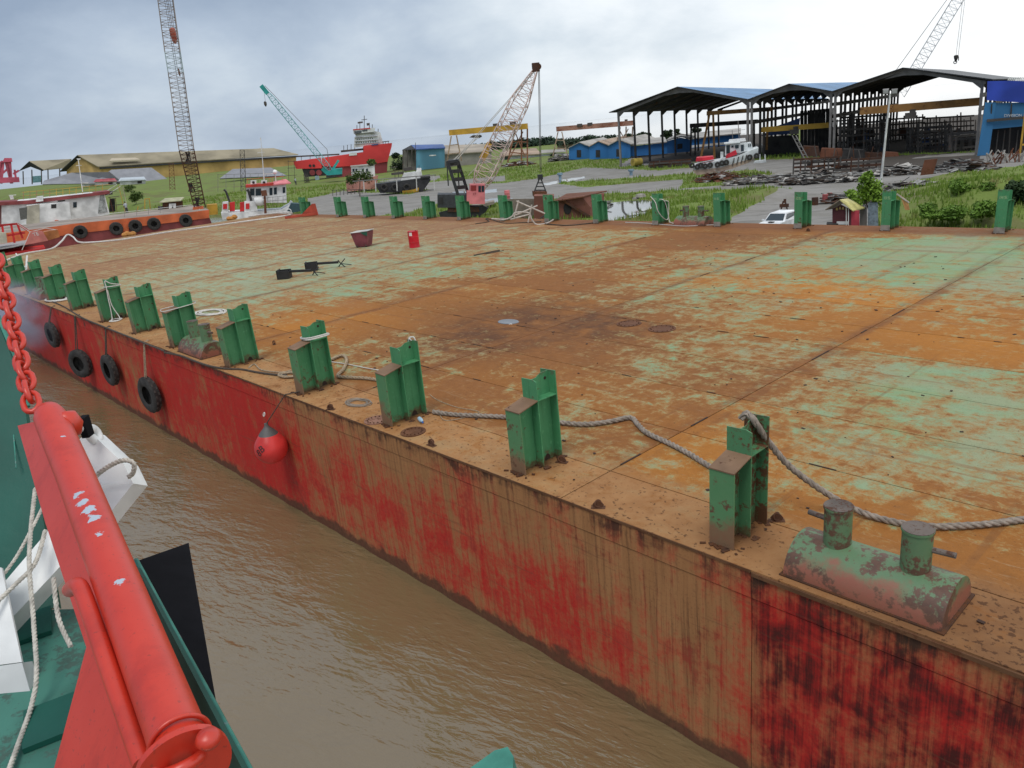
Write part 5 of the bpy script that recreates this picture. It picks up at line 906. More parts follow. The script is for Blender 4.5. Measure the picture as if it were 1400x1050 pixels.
t = thing('clamshell_grab', 'dark rusty grab bucket hanging from the pink crane', 'grab', F.M)
mb = MB(); mb.box(F(738.5, 242, 2), (.5, .5, .5)); [mb.beam(F(738.5 + sx * 1, 244, 2), F(738.5 + sx * 8, 262, 2 + dy), .09, .09) for sx in (-1, 1) for dy in (-.5, .5)]; [mb.beam(F(738.5 - w_, y, 2), F(738.5 + w_, y, 2), .1, .1) for y, w_ in ((250, 3), (255, 5), (260, 7))]; mb.build('grab_frame', BLKP, t)
for sx in (-1, 1): mb = MB(); mb.prism([F(738.5 + sx * .3, 262, 1.4), F(738.5 + sx * 9.5, 262, 1.4), F(738.5 + sx * 9, 268, 1.4), F(738.5 + sx * 3, 276, 1.4), F(738.5 + sx * .3, 276, 1.4)], (0, 1.2, 0)); mb.build('bucket_shell', RSTM, t)
# things on the bank just beyond the barge
F = Face(705, 296); t = thing('oil_drum', 'pink red drum standing on the bank right of the pink crane', 'drum', Face(694, 285).M); Fd = Face(694, 285); mb = MB(); mb.lathe([(.29, 0), (.29, .3), (.3, .32), (.29, .34), (.29, .6), (.3, .62), (.29, .64), (.29, .9), (0, .9)], Fd(694, 272), 16); mb.v = [(x, y, z - .9 + .9) for x, y, z in mb.v]; mb.build('drum_body', PINKP, t, 40)
F = Face(780, 300); t = thing('rusty_hull_section', 'rusty brown hull section with round opening behind the far posts', 'hull section', F.M)
RB = paint('hull_section_brown', (.21, .085, .06), .35, 1.5, .85)
mb = MB(); mb.prism([F(757, 318), F(800, 318), F(808, 284), F(797, 270), F(757, 276)], (0, 1.2, 0)); mb.build('side_plate', RB, t); mb = MB(); mb.prism([F(757, 276, -.4), F(797, 270, -.4), F(830, 262, 5), F(775, 266, 5)], (0, 0, .1)); mb.build('top_plate', RSTM, t)
mb = MB(); mb.prism([F(776 + 5.5 * math.cos(a), 285 + 8 * math.sin(a), -.05) for a in [2 * math.pi * k / 16 for k in range(16)]], (0, .04, 0)); mb.build('round_opening', flat('deep_dark', (.02, .018, .018)), t)
mb = MB(); mb.beam(F(768, 273, -.2), F(806, 296, -.2), .12, .2); mb.build('stiffener', RSTD, t); mb = MB(); mb.prism([F(797, 270, 0), F(826, 264, 4), F(826, 288, 4), F(808, 300, 0)], (0, .1, .02)); mb.build('end_plate', RB, t)
t = thing('rusty_hull_section', 'low rusty brown steel section below the grab', 'hull section', F.M); bx(MB(), 730, 268, 757, 318, 1, 3).build('side_plate', RB, t); mb = MB(); mb.prism([F(690, 272, 3), F(735, 272, 3), F(735, 300, 3), F(690, 300, 3)], (0, .2, 0)); mb.build('back_plate', flat('dry_grey_brown', (.22, .18, .14), .9), t)
scrap(805, 826, 282, 12, 60, 'small heap of grey scrap on the rusty hull section', [SC[1], SC[0]], 21)
scrap(688, 752, 312, 12, 90, 'debris and dry roots under the white pipes', [RSTD, SC[0], SC[2]], 22)
F2 = Face(715, 309, 47, 2.0); WP = flat('white_pipe', (.50, .45, .40), .7, .2)
for i, (a, b, lab) in enumerate((((706, 275), (745, 292), 'white pipe leaning right over the debris heap'), ((709, 274), (703, 297), 'short upright white pipe over the debris heap'), ((727, 280), (722, 304), 'white pipe stub near the grab post'), ((705, 294), (735, 281), 'white pipe sloping up to the right'), ((698, 300), (724, 293), 'lowest white pipe lying over the debris'))):
    mb = MB(); mb.tube([F2(*a), F2(*b)], .045, 8); solo(mb, 'white_pipe', WP, F2.M, lab, 'pipe', 'white pipes over the far edge', 40)
P_ = [(672, 299), (690, 300), (700, 296), (704, 291), (716, 290), (724, 292), (727, 300), (734, 307), (748, 305), (757, 300)]; mb = MB(); mb.tube(spline([F2(*p) for p in P_], 5), .05, 6); solo(mb, 'white_hose', WP, F2.M, 'pale hose looped between the two posts below the grab', 'hose', None, 50)
F = Face(672, 284); t = thing('timber_jetty', 'weathered timber ramp beside the pink crane track', 'ramp', F.M); mb = MB(); mb.prism([F(640, 283), F(676, 275), F(676, 279), F(640, 288)], (0, 2, 0)); mb.build('deck_slab', flat('grey_timber', (.28, .24, .20), .9), t); [MB().beam(F(x, 300, .3), F(x, y, .3), .16, .16).build('pile', RSTD, t) for x, y in ((652, 284), (662, 282), (671, 280))]
# ------------------------------------------------------------------ blue building, beige warehouse, forest, trees
F = Face(578, 233, 165); t = thing('blue_building', 'blue metal shed with dark blue roof and open left end', 'shed', F.M)
mb = MB(); mb.prism([F(569, 233), F(608, 229), F(608, 202), F(569, 204)], (0, .3, 0)); mb.build('front_wall', paint('wall_sky_blue', (.10, .26, .36), .06, .6, .5, streak=True), t)
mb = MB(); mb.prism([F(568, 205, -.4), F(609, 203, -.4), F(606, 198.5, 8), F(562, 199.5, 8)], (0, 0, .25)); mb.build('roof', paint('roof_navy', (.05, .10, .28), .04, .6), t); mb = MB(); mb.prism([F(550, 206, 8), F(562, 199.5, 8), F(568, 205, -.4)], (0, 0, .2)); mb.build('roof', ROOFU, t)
mb = MB(); mb.prism([F(551, 233, 6), F(569, 233, 6), F(569, 205, 6), F(562, 200, 6), F(551, 206, 6)], (0, .3, 0)); mb.build('open_end', flat('weathered_grey', (.20, .185, .165), .9, .35, .3), t); mb = MB(); mb.prism([F(587, 213.5, -.06), F(596, 213, -.06), F(596, 211.5, -.06), F(587, 212, -.06)], (0, .04, 0)); mb.build('sign_board', WHITEP, t)
mb = MB(); [mb.beam(F(551 + k * 6, 233, 0), F(551 + k * 6, 206 - k * 1, 0), .25, .25) for k in range(3)]; mb.build('end_posts', STDK, t)
F = Face(640, 232, 205); t = thing('beige_warehouse', 'long beige roofed warehouse behind the yellow gantry', 'warehouse', F.M); mb = MB(); mb.prism([F(606, 235), F(672, 230), F(672, 207), F(606, 211)], (0, .3, 0)); mb.build('wall', flat('wall_grey_beige', (.30, .28, .25), .8, .2, .3), t); mb = MB(); mb.prism([F(604, 212, -.5), F(674, 207.5, -.5), F(664, 198, 14), F(604, 200, 14)], (0, 0, .25)); mb.build('roof', paint('roof_beige', (.36, .31, .25), .1, .3, .8), t)
F = Face(720, 222, 215); t = thing('low_white_buildings', 'low pale houses with brownish roof between the two gantries', 'houses', F.M); mb = MB(); mb.prism([F(684, 224), F(772, 218), F(772, 209), F(684, 214)], (0, .4, 0)); mb.build('wall', flat('wall_pale', (.44, .46, .46), .8, .25, .4), t); mb = MB(); mb.prism([F(682, 214, -.5), F(740, 211, -.5), F(733, 203.5, 9), F(690, 206, 9)], (0, 0, .2)); mb.build('roof', paint('roof_brownish', (.36, .27, .20)), t); mb = MB(); mb.prism([F(740, 210, -.5), F(774, 208, -.5), F(770, 205, 6), F(740, 206, 6)], (0, 0, .2)); mb.build('roof', PALER, t); bx(MB(), 690, 214, 697, 222, -.1, -.05).build('window', GL, t)
def blobtree(name, lab, cat, F, blobs_, n, leaf, mt, trunk=None, kind=None, group=None, gap=0):
    mb = MB(); r = random.Random(len(lab) + n)
    for i in range(n):
        c, R0 = blobs_[i % len(blobs_)]; v = Vector((r.gauss(0, 1), r.gauss(0, 1), r.gauss(0, 1))); v.normalize(); v *= (r.random() ** .4); p = c + Vector((v.x * R0[0], v.y * R0[1], v.z * R0[2]))
        a = Vector((r.gauss(0, 1), r.gauss(0, 1), r.gauss(0, .6))).normalized() * leaf * r.uniform(.6, 1.4); b = Vector((r.gauss(0, 1), r.gauss(0, 1), r.gauss(0, .6))).normalized() * leaf * r.uniform(.6, 1.3); mb.quad(p - a, p - b * .7, p + a, p + b * .7)
    if trunk is None: return solo(mb, name, mt, F.M, lab, cat, group, None, kind)
    t = thing(name, lab, cat, F.M, group); mb.build('crown', mt, t); mb = MB()
    for tr in trunk: mb.tube(tr[0], tr[1], 7)
    mb.build('trunk', flat('bark', (.10, .075, .055), .9, .3, 4), t); return t
def leafmat(name, a, b):
    d = ND(name); v = d.co('Object', False); n1 = d.noise(v, .6, 4, .6); n2 = d.noise(v, 4, 2, .5); c = d.mix(n2, a, b); c = d.mix(d.step(n1, .4, .65), c, tuple(k * .62 for k in a)); return d.out(c, .75, 0, .25)
FAR_ = leafmat('far_forest', (.030, .058, .034), (.060, .095, .055)); MID_ = leafmat('tree_dark', (.022, .045, .016), (.05, .085, .028)); BRI_ = leafmat('tree_bright', (.11, .21, .02), (.24, .38, .045)); BRI2 = leafmat('bush_bright', (.085, .17, .02), (.19, .31, .05)); SHR = leafmat('shrub_green', (.055, .10, .02), (.11, .17, .035))
F = Face(745, 208, 330, 1.5); bl_ = []
for k in range(26): x = 628 + k * 7.6; top = np.interp(x, [628, 660, 700, 745, 780, 825], [202, 196, 192, 187, 189, 200]) + random.uniform(-1, 2); mid_ = (top + 214) / 2; c = F(x, mid_, random.uniform(-6, 6)); bl_.append((c, (4.5, 6, (214 - top) / 2 * F.mpp)))
blobtree('forest_hill', 'distant dark green wooded hill behind the gantry cranes', 'forest', F, bl_, 14000, .85, FAR_, kind='stuff')
F = Face(790, 206, 250, 1.0)
blobtree('distant_trees', 'thin line of far trees just above the blue gabled shed roofs', 'trees', F, [(F(x, y), (2.6, 2, 1.3)) for x, y in ((800, 191), (806, 190), (815, 191), (828, 190.5), (838, 190))], 1500, .4, FAR_, kind='stuff')
for (x, y, rx, ry, lab) in ((866, 188, 12, 6, 'dark tree mass beyond the pale gantry\'s right legs'), (881, 186, 10, 6, 'round dark tree crown seen between the left shed columns'), (912, 184, 8, 7, 'dark spreading tree in the middle of the left shed view'), (926, 182, 6, 6, 'feathery tree right of the spreading one in the shed view'), (952, 180, 6, 5, 'small tree behind the dark gantry inside the left shed'), (760, 212, 7, 7, 'dark tree at the left foot of the pale gantry')):
    F = Face(x, 208, 210, .5); r = random.Random(int(x)); bl_ = [(F(x + r.uniform(-rx, rx) * .75, y + r.uniform(-ry, ry) * .6, r.uniform(-1, 1)), (rx * F.mpp * .38, 1.2, ry * F.mpp * .42)) for _ in range(8)]
    blobtree('distant_tree', lab, 'tree', F, bl_, 900, .30, MID_, [([F(x, 212), F(x, y)], [.35, .15])] + [([F(x, y + ry * .8), F(x + s * rx * .6, y - 1)], [.15, .06]) for s in (-1, 1)], None, 'trees beyond the yard')
F = Face(548, 232, 175); blobtree('distant_tree', 'grey green tree between the red ship and the blue shed', 'tree', F, [(F(547, 222), (2.2, 1.6, 1.6)), (F(543, 228), (2, 1.6, 1.3)), (F(549, 230), (1.6, 1.5, 1.4)), (F(541, 213), (1.2, 1, .8))], 1100, .32, FAR_, [([F(547, 238), F(547, 222)], [.3, .12])])
# ------------------------------------------------------------------ red ship and teal crane
F = Face(470, 242, 200); t = thing('red_supply_ship', 'bright red ship with tall white bridge, hauled out beyond the grass', 'ship', F.M)
RSH = paint('ship_red_hull', (.64, .05, .05), .05, .25, .45); LOWR = paint('ship_antifoul', (.25, .05, .055), .15, .4, .7); SW = paint('ship_white', (.66, .67, .67), .05, .5, .45)
W_ = 5.5
def slab(mb, poly, d0, d1): mb.prism([F(x, y, d0) for x, y in poly], (0, d1 - d0, 0)); return mb
bowp = [(498, 200), (536, 195.5), (534, 205), (529.5, 221), (497, 221)]
mb = MB(); A = [F(x, y, 0) for x, y in bowp]; vs = []; 
slab(mb, [(440, 216), (497, 208), (497, 201), (498, 199), (536, 195.5), (535.5, 200), (530, 221), (500, 226), (462, 228), (440, 227)], 0, W_); mb.build('hull', RSH, t)
slab(MB(), [(440, 227), (462, 228), (500, 226), (530, 221), (529, 236), (500, 242), (470, 243), (446, 240)], .3, W_ - .3).build('lower_hull', LOWR, t)
slab(MB(), [(401, 221), (438, 216), (440, 230), (405, 231)], -1, W_ - 1).build('stern_block', RSH, t); slab(MB(), [(413, 231), (440, 230), (446, 240), (417, 242)], -.6, W_ - 1.4).build('stern_skeg', BLKP, t)
for x in (427, 436): mb = MB(); mb.cyl(F(x, 236, -1.2), F(x, 236, -.5), .7, .7, 14); mb.build('thruster', LOWR, t)
for x in (424, 429): mb = MB(); mb.cyl(F(x, 226.5, -1.1), F(x, 226.5, -.95), .35, .35, 10); mb.build('porthole', INT, t)
slab(MB(), [(484, 202), (520, 198), (518, 185), (485, 187)], 1, W_ - 1).build('deckhouse', SW, t); slab(MB(), [(487, 187.5), (512, 185.5), (512, 178), (485, 179.5)], 1.2, W_ - 1.4).build('upper_deckhouse', SW, t)
br = slab(MB(), [(484, 183), (512, 180), (513, 174.5), (483, 177)], .4, W_ - .6).build('bridge', SW, t); slab(MB(), [(484.5, 183), (494, 182), (494.5, 178.5), (484, 179.5)], .3, .38).build('window', GL, br); slab(MB(), [(495.5, 180), (502, 179.4), (502.5, 177), (495.5, 177.6)], .3, .38).build('window', GL, br)
slab(MB(), [(483, 178), (506, 176), (506, 174.6), (483, 176.6)], .2, W_ - .5).build('bridge_roof_band', RSH, t); slab(MB(), [(504, 198), (524, 196), (520, 181), (512, 179)], 1.4, W_ - 2).build('funnel_casing', SW, t)
mb = MB(); [mb.beam(F(x, y0, 2.5), F(x, y1, 2.5), .16, .16) for x, y0, y1 in ((492, 177, 166), (498, 176, 158), (505, 176, 168), (509, 178, 170), (488, 178, 171), (517, 181, 176))]; mb.beam(F(489, 168, 2.5), F(496, 167, 2.5), .2, .4); mb.beam(F(494, 164, 2.5), F(502, 163, 2.5), .12, .14); mb.box(F(503, 170, 2.5), (.6, .6, .6)); mb.build('mast', STDK, t)
mb = MB(); [mb.beam(F(470 + k * 5, 206 - k * .6, 2), F(470 + k * 5, 199 - k, 2), .14, .14) for k in range(4)]; mb.beam(F(466, 207, 2), F(497, 204, 2), .3, .5); mb.beam(F(405, 214, 1), F(464, 211, 1), .2, .35); [mb.beam(F(x, 222, 1), F(x, 213, 1), .12, .12) for x in (412, 424, 436, 448)]; mb.build('deck_frames', STDK, t)
slab(MB(), [(477, 213), (488, 212), (488, 208.5), (478, 209)], -.1, .3).build('white_container', SW, t)
for y_ in (182.5, 187.2, 192, 196): slab(MB(), [(485, y_ + 1.6), (519 - (196 - y_) * .35, y_ - .6), (519 - (196 - y_) * .35, y_ - 1.1), (485, y_ + 1.1)], .7, .95).build('deck_rail', STEEL, t)
for k_2 in range(9): slab(MB(), [(487 + k_2 * 3.2, 196 - k_2 * .2), (488.3 + k_2 * 3.2, 195.9 - k_2 * .2), (488.3 + k_2 * 3.2, 194.2 - k_2 * .2), (487 + k_2 * 3.2, 194.3 - k_2 * .2)], .92, .98).build('window', GL, t); slab(MB(), [(488 + k_2 * 2.6, 191.4 - k_2 * .2), (489.2 + k_2 * 2.6, 191.3 - k_2 * .2), (489.2 + k_2 * 2.6, 189.7 - k_2 * .2), (488 + k_2 * 2.6, 189.8 - k_2 * .2)], .92, .98).build('window', GL, t)
slab(MB(), [(508, 199), (517, 198), (517, 196.6), (508, 197.4)], -.15, .1).build('blue_cover', paint('tarp_blue', (.03, .07, .20)), t)
mb = MB(); [mb.beam(F(x, 197, 1), F(x, 193.5, 1), .12, .12) for x in (524, 527, 531)]; mb.beam(F(523, 194, 1), F(532, 193, 1), .2, .2); mb.build('bow_fittings', STDK, t)
F = Face(455, 249, 150); t = thing('teal_crawler_crane', 'teal crawler crane with long lattice boom in front of the red ship', 'crane', F.M)
mb = MB(); lattice(mb, F(456, 238, 0), F(361, 121, 0), 7 * F.mpp, 6 * F.mpp, 22, .075, .035, (1, 0, .7), .1, .12); mb.build('boom', paint('crane_teal_pale', (.16, .38, .40), .1, 1), t); mb = MB(); mb.beam(F(357, 117), F(366, 128), .8, .9); mb.build('boom_head', TEALP, t)
mb = MB(); mb.tube([F(362, 117), F(447, 204)], .05, 4); mb.tube([F(447, 204), F(452, 232)], .06, 4); mb.build('pendant_cable', STEEL, t); mb = MB(); mb.tube([F(361, 126), F(363, 140)], .03, 4); mb.lathe([(.1, -.4), (.3, 0), (.3, .5), (.1, .7)], F(363, 143), 8); mb.build('hook', STDK, t)
slab(MB(), [(449, 240), (468, 238), (468, 230), (458, 231), (450, 234)], -1, 2).build('machine_house', TEALP, t); mb = MB(); mb.beam(F(441, 230), F(452, 240), .8, 1.0); mb.beam(F(463, 219), F(452, 236), .35, .5); mb.build('back_mast', TEALP, t); slab(MB(), [(446, 243), (468, 241), (468, 238), (446, 240)], -1.3, 2.2).build('crawler_track', BLKP, t)
F = Face(434, 246); mb = MB(); mb.bb((-.5, -.3, 0), (.5, .3, 1.0)); solo(mb, 'grey_box', flat('box_grey_blue', (.25, .33, .38), .7), F.M, 'small grey blue box standing on the grass below the red stern', 'box')
F = Face(399, 250, 150); t = thing('scaffold_tower', 'thin dark scaffold tower standing left of the red ship stern', 'scaffold', F.M); [MB().beam(F(x, 252, d_), F(x - 1, 219, d_), .1, .1).build('upright', STDK, t) for x in (395, 403) for d_ in (0, 1.5)]; [MB().beam(F(393, y, 0), F(406, y - .7, 0), .1, .1).build('crossbar', STDK, t) for y in (221, 230, 240)]
# ------------------------------------------------------------------ beached boats in the middle distance
F = Face(500, 262, 118); t = thing('old_wooden_boat', 'old pinkish boat with white cabin overgrown by a bush', 'boat', F.M); slab(MB(), [(474, 262), (514, 258), (517, 240), (500, 244), (473, 247)], 0, 2.6).build('hull', paint('hull_faded_pink', (.42, .20, .16), .4, 1, .8), t); cb = slab(MB(), [(481, 246), (513, 243), (512, 225), (480, 228)], .4, 2.2).build('cabin', WHITEP, t); slab(MB(), [(479, 228.5), (513, 225), (513, 223.8), (479, 227)], .1, 2.5).build('cabin_roof', PALER, t)
for x in (482, 486, 495, 500.5): slab(MB(), [(x, 235), (x + 2.5, 234.7), (x + 2.5, 230.5), (x, 230.8)], .33, .38).build('window', GL, cb)
F = Face(490, 271, 90); blobtree('bush', 'green bush growing in front of the old pinkish boat', 'bush', F, [(F(486, 242), (1.5, 1, .9)), (F(494, 240), (1.6, 1, .9)), (F(501, 243), (1.1, .8, .7)), (F(508, 222), (.8, .6, .5)), (F(480, 247), (.9, .8, .6))], 1500, .17, SHR, [([F(492, 270), F(492, 244)], [.09, .05])])
F = Face(560, 264, 105); t = thing('black_work_boat', 'black hulled work boat with white wheelhouse lying by the yard', 'boat', F.M); slab(MB(), [(512, 252), (586, 243), (589, 246), (578, 262), (520, 264)], 0, 3).build('hull', BLKP, t); slab(MB(), [(548, 247), (578, 243), (576, 234), (552, 237)], .5, 2.4).build('deckhouse', WHITEP, t); slab(MB(), [(569, 237), (576, 236), (576, 230), (570, 230)], .8, 2).build('funnel', WHITEP, t)
mb = MB(); mb.cyl(F(575, 243, -.1), F(588, 241, -.1), .32, .32, 12); mb.build('bow_fender', BLKP, t); mb = MB(); [mb.beam(F(x, y0, 1), F(x, y1, 1), .08, .08) for x, y0, y1 in ((540, 245, 228), (545, 243, 234), (551, 241, 232), (555, 238, 229), (568, 237, 195), (573, 232, 226))]; mb.beam(F(535, 229, 1), F(543, 228, 1), .1, .1); mb.beam(F(535, 238, 1), F(552, 236, 1), .5, .35); mb.beam(F(552, 232, 1), F(564, 230, 1), .5, .5); mb.build('deck_gear', STDK, t)
for x in (525, 540, 556): mb = MB(); mb.torus(F(x, 256, -.25), Matrix.Rotation(math.pi / 2, 3, 'X'), .42, .17, 16, 6); mb.build('tyre', TYR, t)
F = Face(560, 268, 99); t = thing('pipe_jetty', 'long grey handrail jetty on pale posts in front of the black boat', 'jetty', F.M); mb = MB(); mb.beam(F(482, 248), F(596, 239), .25, .12); mb.build('walkway', STEEL, t); [MB().beam(F(x, 262 - (x - 500) * .02, 0), F(x - 1, 247 - (x - 490) * .075, 0), .14, .14).build('post', flat('post_white', (.5, .49, .46), .7), t) for x in (498, 514, 543, 570, 594)]
F = Face(562, 264, 100); mb = MB(); hullmesh(mb, 2.6, .9, .5, .2); solo(mb, 'orange_skiff', YEL, F.M, 'small orange yellow skiff lying below the black boat', 'skiff')
F = Face(470, 268, 92); t = thing('low_railing', 'low dark post and rail fence on the grass left of the jetty', 'railing', F.M); [MB().beam(F(x, 272 - (x - 455) * .02), F(x, 260 - (x - 455) * .02), .1, .1).build('post', STDK, t) for x in range(455, 502, 5)]; MB().beam(F(454, 260), F(502, 259), .12, .1).build('rail', STDK, t)
# ------------------------------------------------------------------ yellow warehouse and neighbours on the left
F = Face(250, 246, 440); t = thing('yellow_warehouse', 'long yellow walled warehouse with brown grey roof at left', 'warehouse', F.M)
YW = paint('wall_mustard', (.46, .31, .115), .06, .3, .8); RBR = paint('roof_brown_grey', (.27, .235, .165), .08, .2, .8)
slab(MB(), [(138, 250), (405, 244), (405, 213), (138, 227)], 0, .4).build('front_wall', YW, t)
mb = MB(); mb.prism([F(138, 250, 0), F(138, 227, 0), F(112, 215, 10), F(92, 233, 20), F(92, 249, 20)], (-.3, 0, 0)); mb.build('gable_wall', YW, t)
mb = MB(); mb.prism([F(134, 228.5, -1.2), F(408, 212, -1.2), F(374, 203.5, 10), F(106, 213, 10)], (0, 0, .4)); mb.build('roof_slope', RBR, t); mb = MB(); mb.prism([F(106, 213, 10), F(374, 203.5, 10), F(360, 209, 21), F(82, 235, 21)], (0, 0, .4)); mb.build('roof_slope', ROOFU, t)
mb = MB(); mb.beam(F(136, 230, -.9), F(407, 213.8, -.9), .5, .8); mb.build('eave_shadow_strip', ROOFU, t); mb = MB(); mb.prism([F(150, 222, -.9), F(192, 220, -.9), F(186, 217.5, 2), F(153, 218.5, 2)], (0, 0, .75)); mb.build('pale_roof_sheets', flat('roof_pale_sheet', (.46, .40, .30), .8), t)  # dark beam under the eave draws its shadow line
F = Face(60, 250, 300); t = thing('open_barn', 'open sided barn with brown roof left of the yellow warehouse', 'barn', F.M); mb = MB(); mb.prism([F(60, 233, 0), F(90, 230, 14), F(98, 218, 20), F(40, 221, 7)], (0, 0, .4)); mb.build('roof_slope', RBR, t); mb = MB(); mb.prism([F(26, 234, 14), F(40, 221, 7), F(60, 233, 0), F(58, 234, 3), F(42, 228, 9)], (0, 0, .3)); mb.build('roof_slope', ROOFU, t); [MB().beam(F(x, 252), F(x - .5, y), .7, .7).build('post', STDK, t) for x, y in ((32, 234), (44, 232), (57, 233), (66, 231), (82, 230))]; slab(MB(), [(44, 250), (56, 249), (56, 240), (44, 241)], 4, 5).build('stored_tank', paint('tank_teal', (.15, .30, .34), .1), t)
F = Face(12, 252, 360); t = thing('red_dock_crane', 'pinkish red portal crane at the far left edge', 'crane', F.M); DCR = paint('dock_red', (.48, .09, .14), .08, .5)
[MB().beam(F(a, b), F(c, d_), 1.1, 1.1).build('leg', DCR, t) for a, b, c, d_ in ((1, 251, 4, 220), (16, 251, 8, 220), (13, 220, 15, 250), (-6, 251, 2, 221))]; slab(MB(), [(3, 222), (17, 221), (16, 216), (6, 216)], -2, 2).build('cab', DCR, t); slab(MB(), [(-10, 251), (27, 249), (26, 242), (-10, 243)], -1, 2).build('base_block', DCR, t); [MB().beam(F(a, b), F(c, d_), .7, .7).build('brace', DCR, t) for a, b, c, d_ in ((2, 238, 14, 228), (22, 246, 20, 232), (18, 238, 26, 233))]
F = Face(150, 253, 215); t = thing('grey_stockpile', 'long grey sheet covered stockpile in front of the yellow warehouse', 'stockpile', F.M); GS = flat('grey_sheet', (.24, .245, .27), .8, .12, .3)
for k, (p, dep) in enumerate(((((152, 232), (207, 229), (232, 247), (130, 249)), 3), (((60, 247), (98, 236), (150, 235), (168, 250), (58, 252)), 2))):
    mb = MB(); front = [F(x, y, 0) for x, y in p]; mb.prism([F(p[0][0], p[0][1], 6), F(p[1][0], p[1][1], 6)] + [F(x, y, 0) for x, y in p[2:]], (0, 2, -.3)); mb.build('cover_sheet', GS, t)
F = Face(360, 244, 215); mb = MB(); mb.prism([F(300, 244, 0), F(392, 240, 0), F(370, 229, 6), F(318, 231, 6)], (0, 2, -.3)); solo(mb, 'grey_stockpile', GS, F.M, 'grey covered stockpile behind the white tug', 'stockpile')
for i, (x0, y0, x1, y1, mt, lab) in enumerate(((162, 249, 200, 242, flat('roof_pale_blue', (.45, .50, .54), .6), 'low shed with pale blue grey roof left of the lattice boom'), (128, 250, 160, 244, paint('roof_red', (.36, .07, .08), .1), 'low shed with small dark red roof above the white accommodation block'), (110, 252, 135, 248, PALER, 'low pale roofed shack left of the red roof'))):
    F = Face((x0 + x1) / 2, y0 + 4, 185); t = thing('low_shed', lab, 'shed', F.M, 'low sheds below the stockpile'); slab(MB(), [(x0 + 2, y0 + 4), (x1 - 1, y0 + 2), (x1 - 1, y1 + 2.5), (x0 + 2, y1 + 4)], 0, 3).build('wall', flat('wall_pale', (.44, .46, .46)), t); mb = MB(); mb.prism([F(x0, y0 - 1, -.6), F(x1, y1 + 4, -.6), F(x1 - 3, y1, 4), F(x0 + 3, y1 + 1.5, 4)], (0, 0, .15)); mb.build('roof', mt, t); slab(MB(), [(x1 - 12, y0 + 2), (x1 - 6, y0 + 1.6), (x1 - 6, y1 + 5), (x1 - 12, y1 + 5.5)], -.06, -.02).build('doorway', INT, t)
for x, yb, yt, lab in ((236, 262, 223, 'small rusty lattice mast on the grass left of the big boom'), (333, 262, 205, 'thin dark lattice tower behind the white tug, left one'), (420, 250, 238, 'short dark mast stub on the grass by the scaffold')):
    F = Face(x, yb, 150); mb = MB(); lattice(mb, F(x, yb), F(x - 2, yt), 6 * F.mpp, 5 * F.mpp, 8, .06, .035); solo(mb, 'lattice_mast', [RSTM, STDK, STDK][0 if x < 300 else 1], F.M, lab, 'mast')
F = Face(345, 262, 130); t = thing('pipe_railing', 'thin pale pipe frame on the bank behind the white tug', 'frame', F.M); [MB().beam(F(x, 262), F(x, 238), .08, .08).build('post', STEEL, t) for x in range(298, 392, 11)]; MB().beam(F(297, 239), F(392, 236), .08, .08).build('rail', STEEL, t)
# ------------------------------------------------------------------ orange barge with tyres, white accommodation block, big boom
WZ = lambda px, py, d=None: Face(px, py, d, 0.0)
def Fw(px, py):                            # face standing on the water under that pixel
    p = hit(px, py, 0.0); f = Face(px, py, float(math.hypot(p[0], p[1])), 0.0); return f
F = Fw(190, 326); t = thing('orange_crane_barge', 'orange sided crane barge with maroon lower hull moored across the end', 'barge', F.M)
deck = [(-60, 330), (92, 302), (282, 284), (300, 280), (290, 276), (180, 281), (-60, 300)]
def q4(mb, pts): mb.add(pts, [tuple(range(len(pts)))])
slab(MB(), [(-80, 346), (60, 326), (100, 320), (262, 301), (286, 298), (286, 287), (262, 290), (100, 306), (60, 312), (-80, 330)], 0, .3).build('side_band', ORGP, t)
slab(MB(), [(-80, 366), (60, 345), (100, 338), (262, 314), (290, 306), (286, 297), (262, 300), (100, 319), (60, 325), (-80, 345)], .1, 14).build('lower_hull', MAROON, t)
mb = MB(); mb.prism([F(-80, 330, .05), F(60, 312, .05), F(100, 306, .05), F(262, 290, .05), F(286, 287, .05), F(286, 287, .05) + Vector((0, 16, 0)), F(-80, 330, .05) + Vector((0, 16, 0))], (0, 0, -.1)); mb.build('deck', paint('barge_deck_grey', (.30, .25, .21), .25, .6, .8), t)
for x, y in ((168, 305), (178, 300), (206, 301)): slab(MB(), [(x, y + 12), (x + 8, y + 11), (x + 8, y), (x, y + 1)], -.12, -.02).build('fender_pad', ORGP, t)
for i, (x, y) in enumerate(((110, 317), (159, 312.5), (185, 309), (210.5, 306), (254, 301.5))):
    mb = MB(); rot = Matrix.Rotation(math.pi / 2, 3, 'X') @ Matrix.Rotation(random.uniform(-.1, .1), 3, 'X'); c = F(x, y, -.35); mb.lathe([(.36, -.16), (.52, -.2), (.74, -.17), (.80, 0), (.74, .17), (.52, .2), (.36, .16), (.36, -.16)], (0, 0, 0), 26, rot); o = solo(mb, 'tyre_fender', TYR, F.M @ Matrix.Translation(c), ['black tyre at the left end of the orange barge side', 'second black tyre from the left on the orange barge', 'third black tyre on the orange barge, middle of the close group', 'fourth black tyre on the orange barge, right of the close group', 'rightmost black tyre on the orange barge below the crane foot'][i], 'tyre', 'tyres on the orange barge', 50)
for i, (x0, x1) in enumerate(((128, 150), (196, 212), (240, 262))): pass
t = thing('deck_railing', 'thin pale rope railing along the orange barge deck', 'railing', F.M); [MB().beam(F(x, 296 - (x - 170) * .08 + 3, 5), F(x, 286 - (x - 170) * .08, 5), .05, .05).build('post', STEEL, t) for x in (170, 187, 203, 219)]; MB().beam(F(150, 292, 5), F(262, 280, 5), .05, .05).build('rail', WHITEP, t)
slab(MB(), [(80, 343), (100, 338), (100, 326), (60, 327), (55, 335)], -.6, -.2)
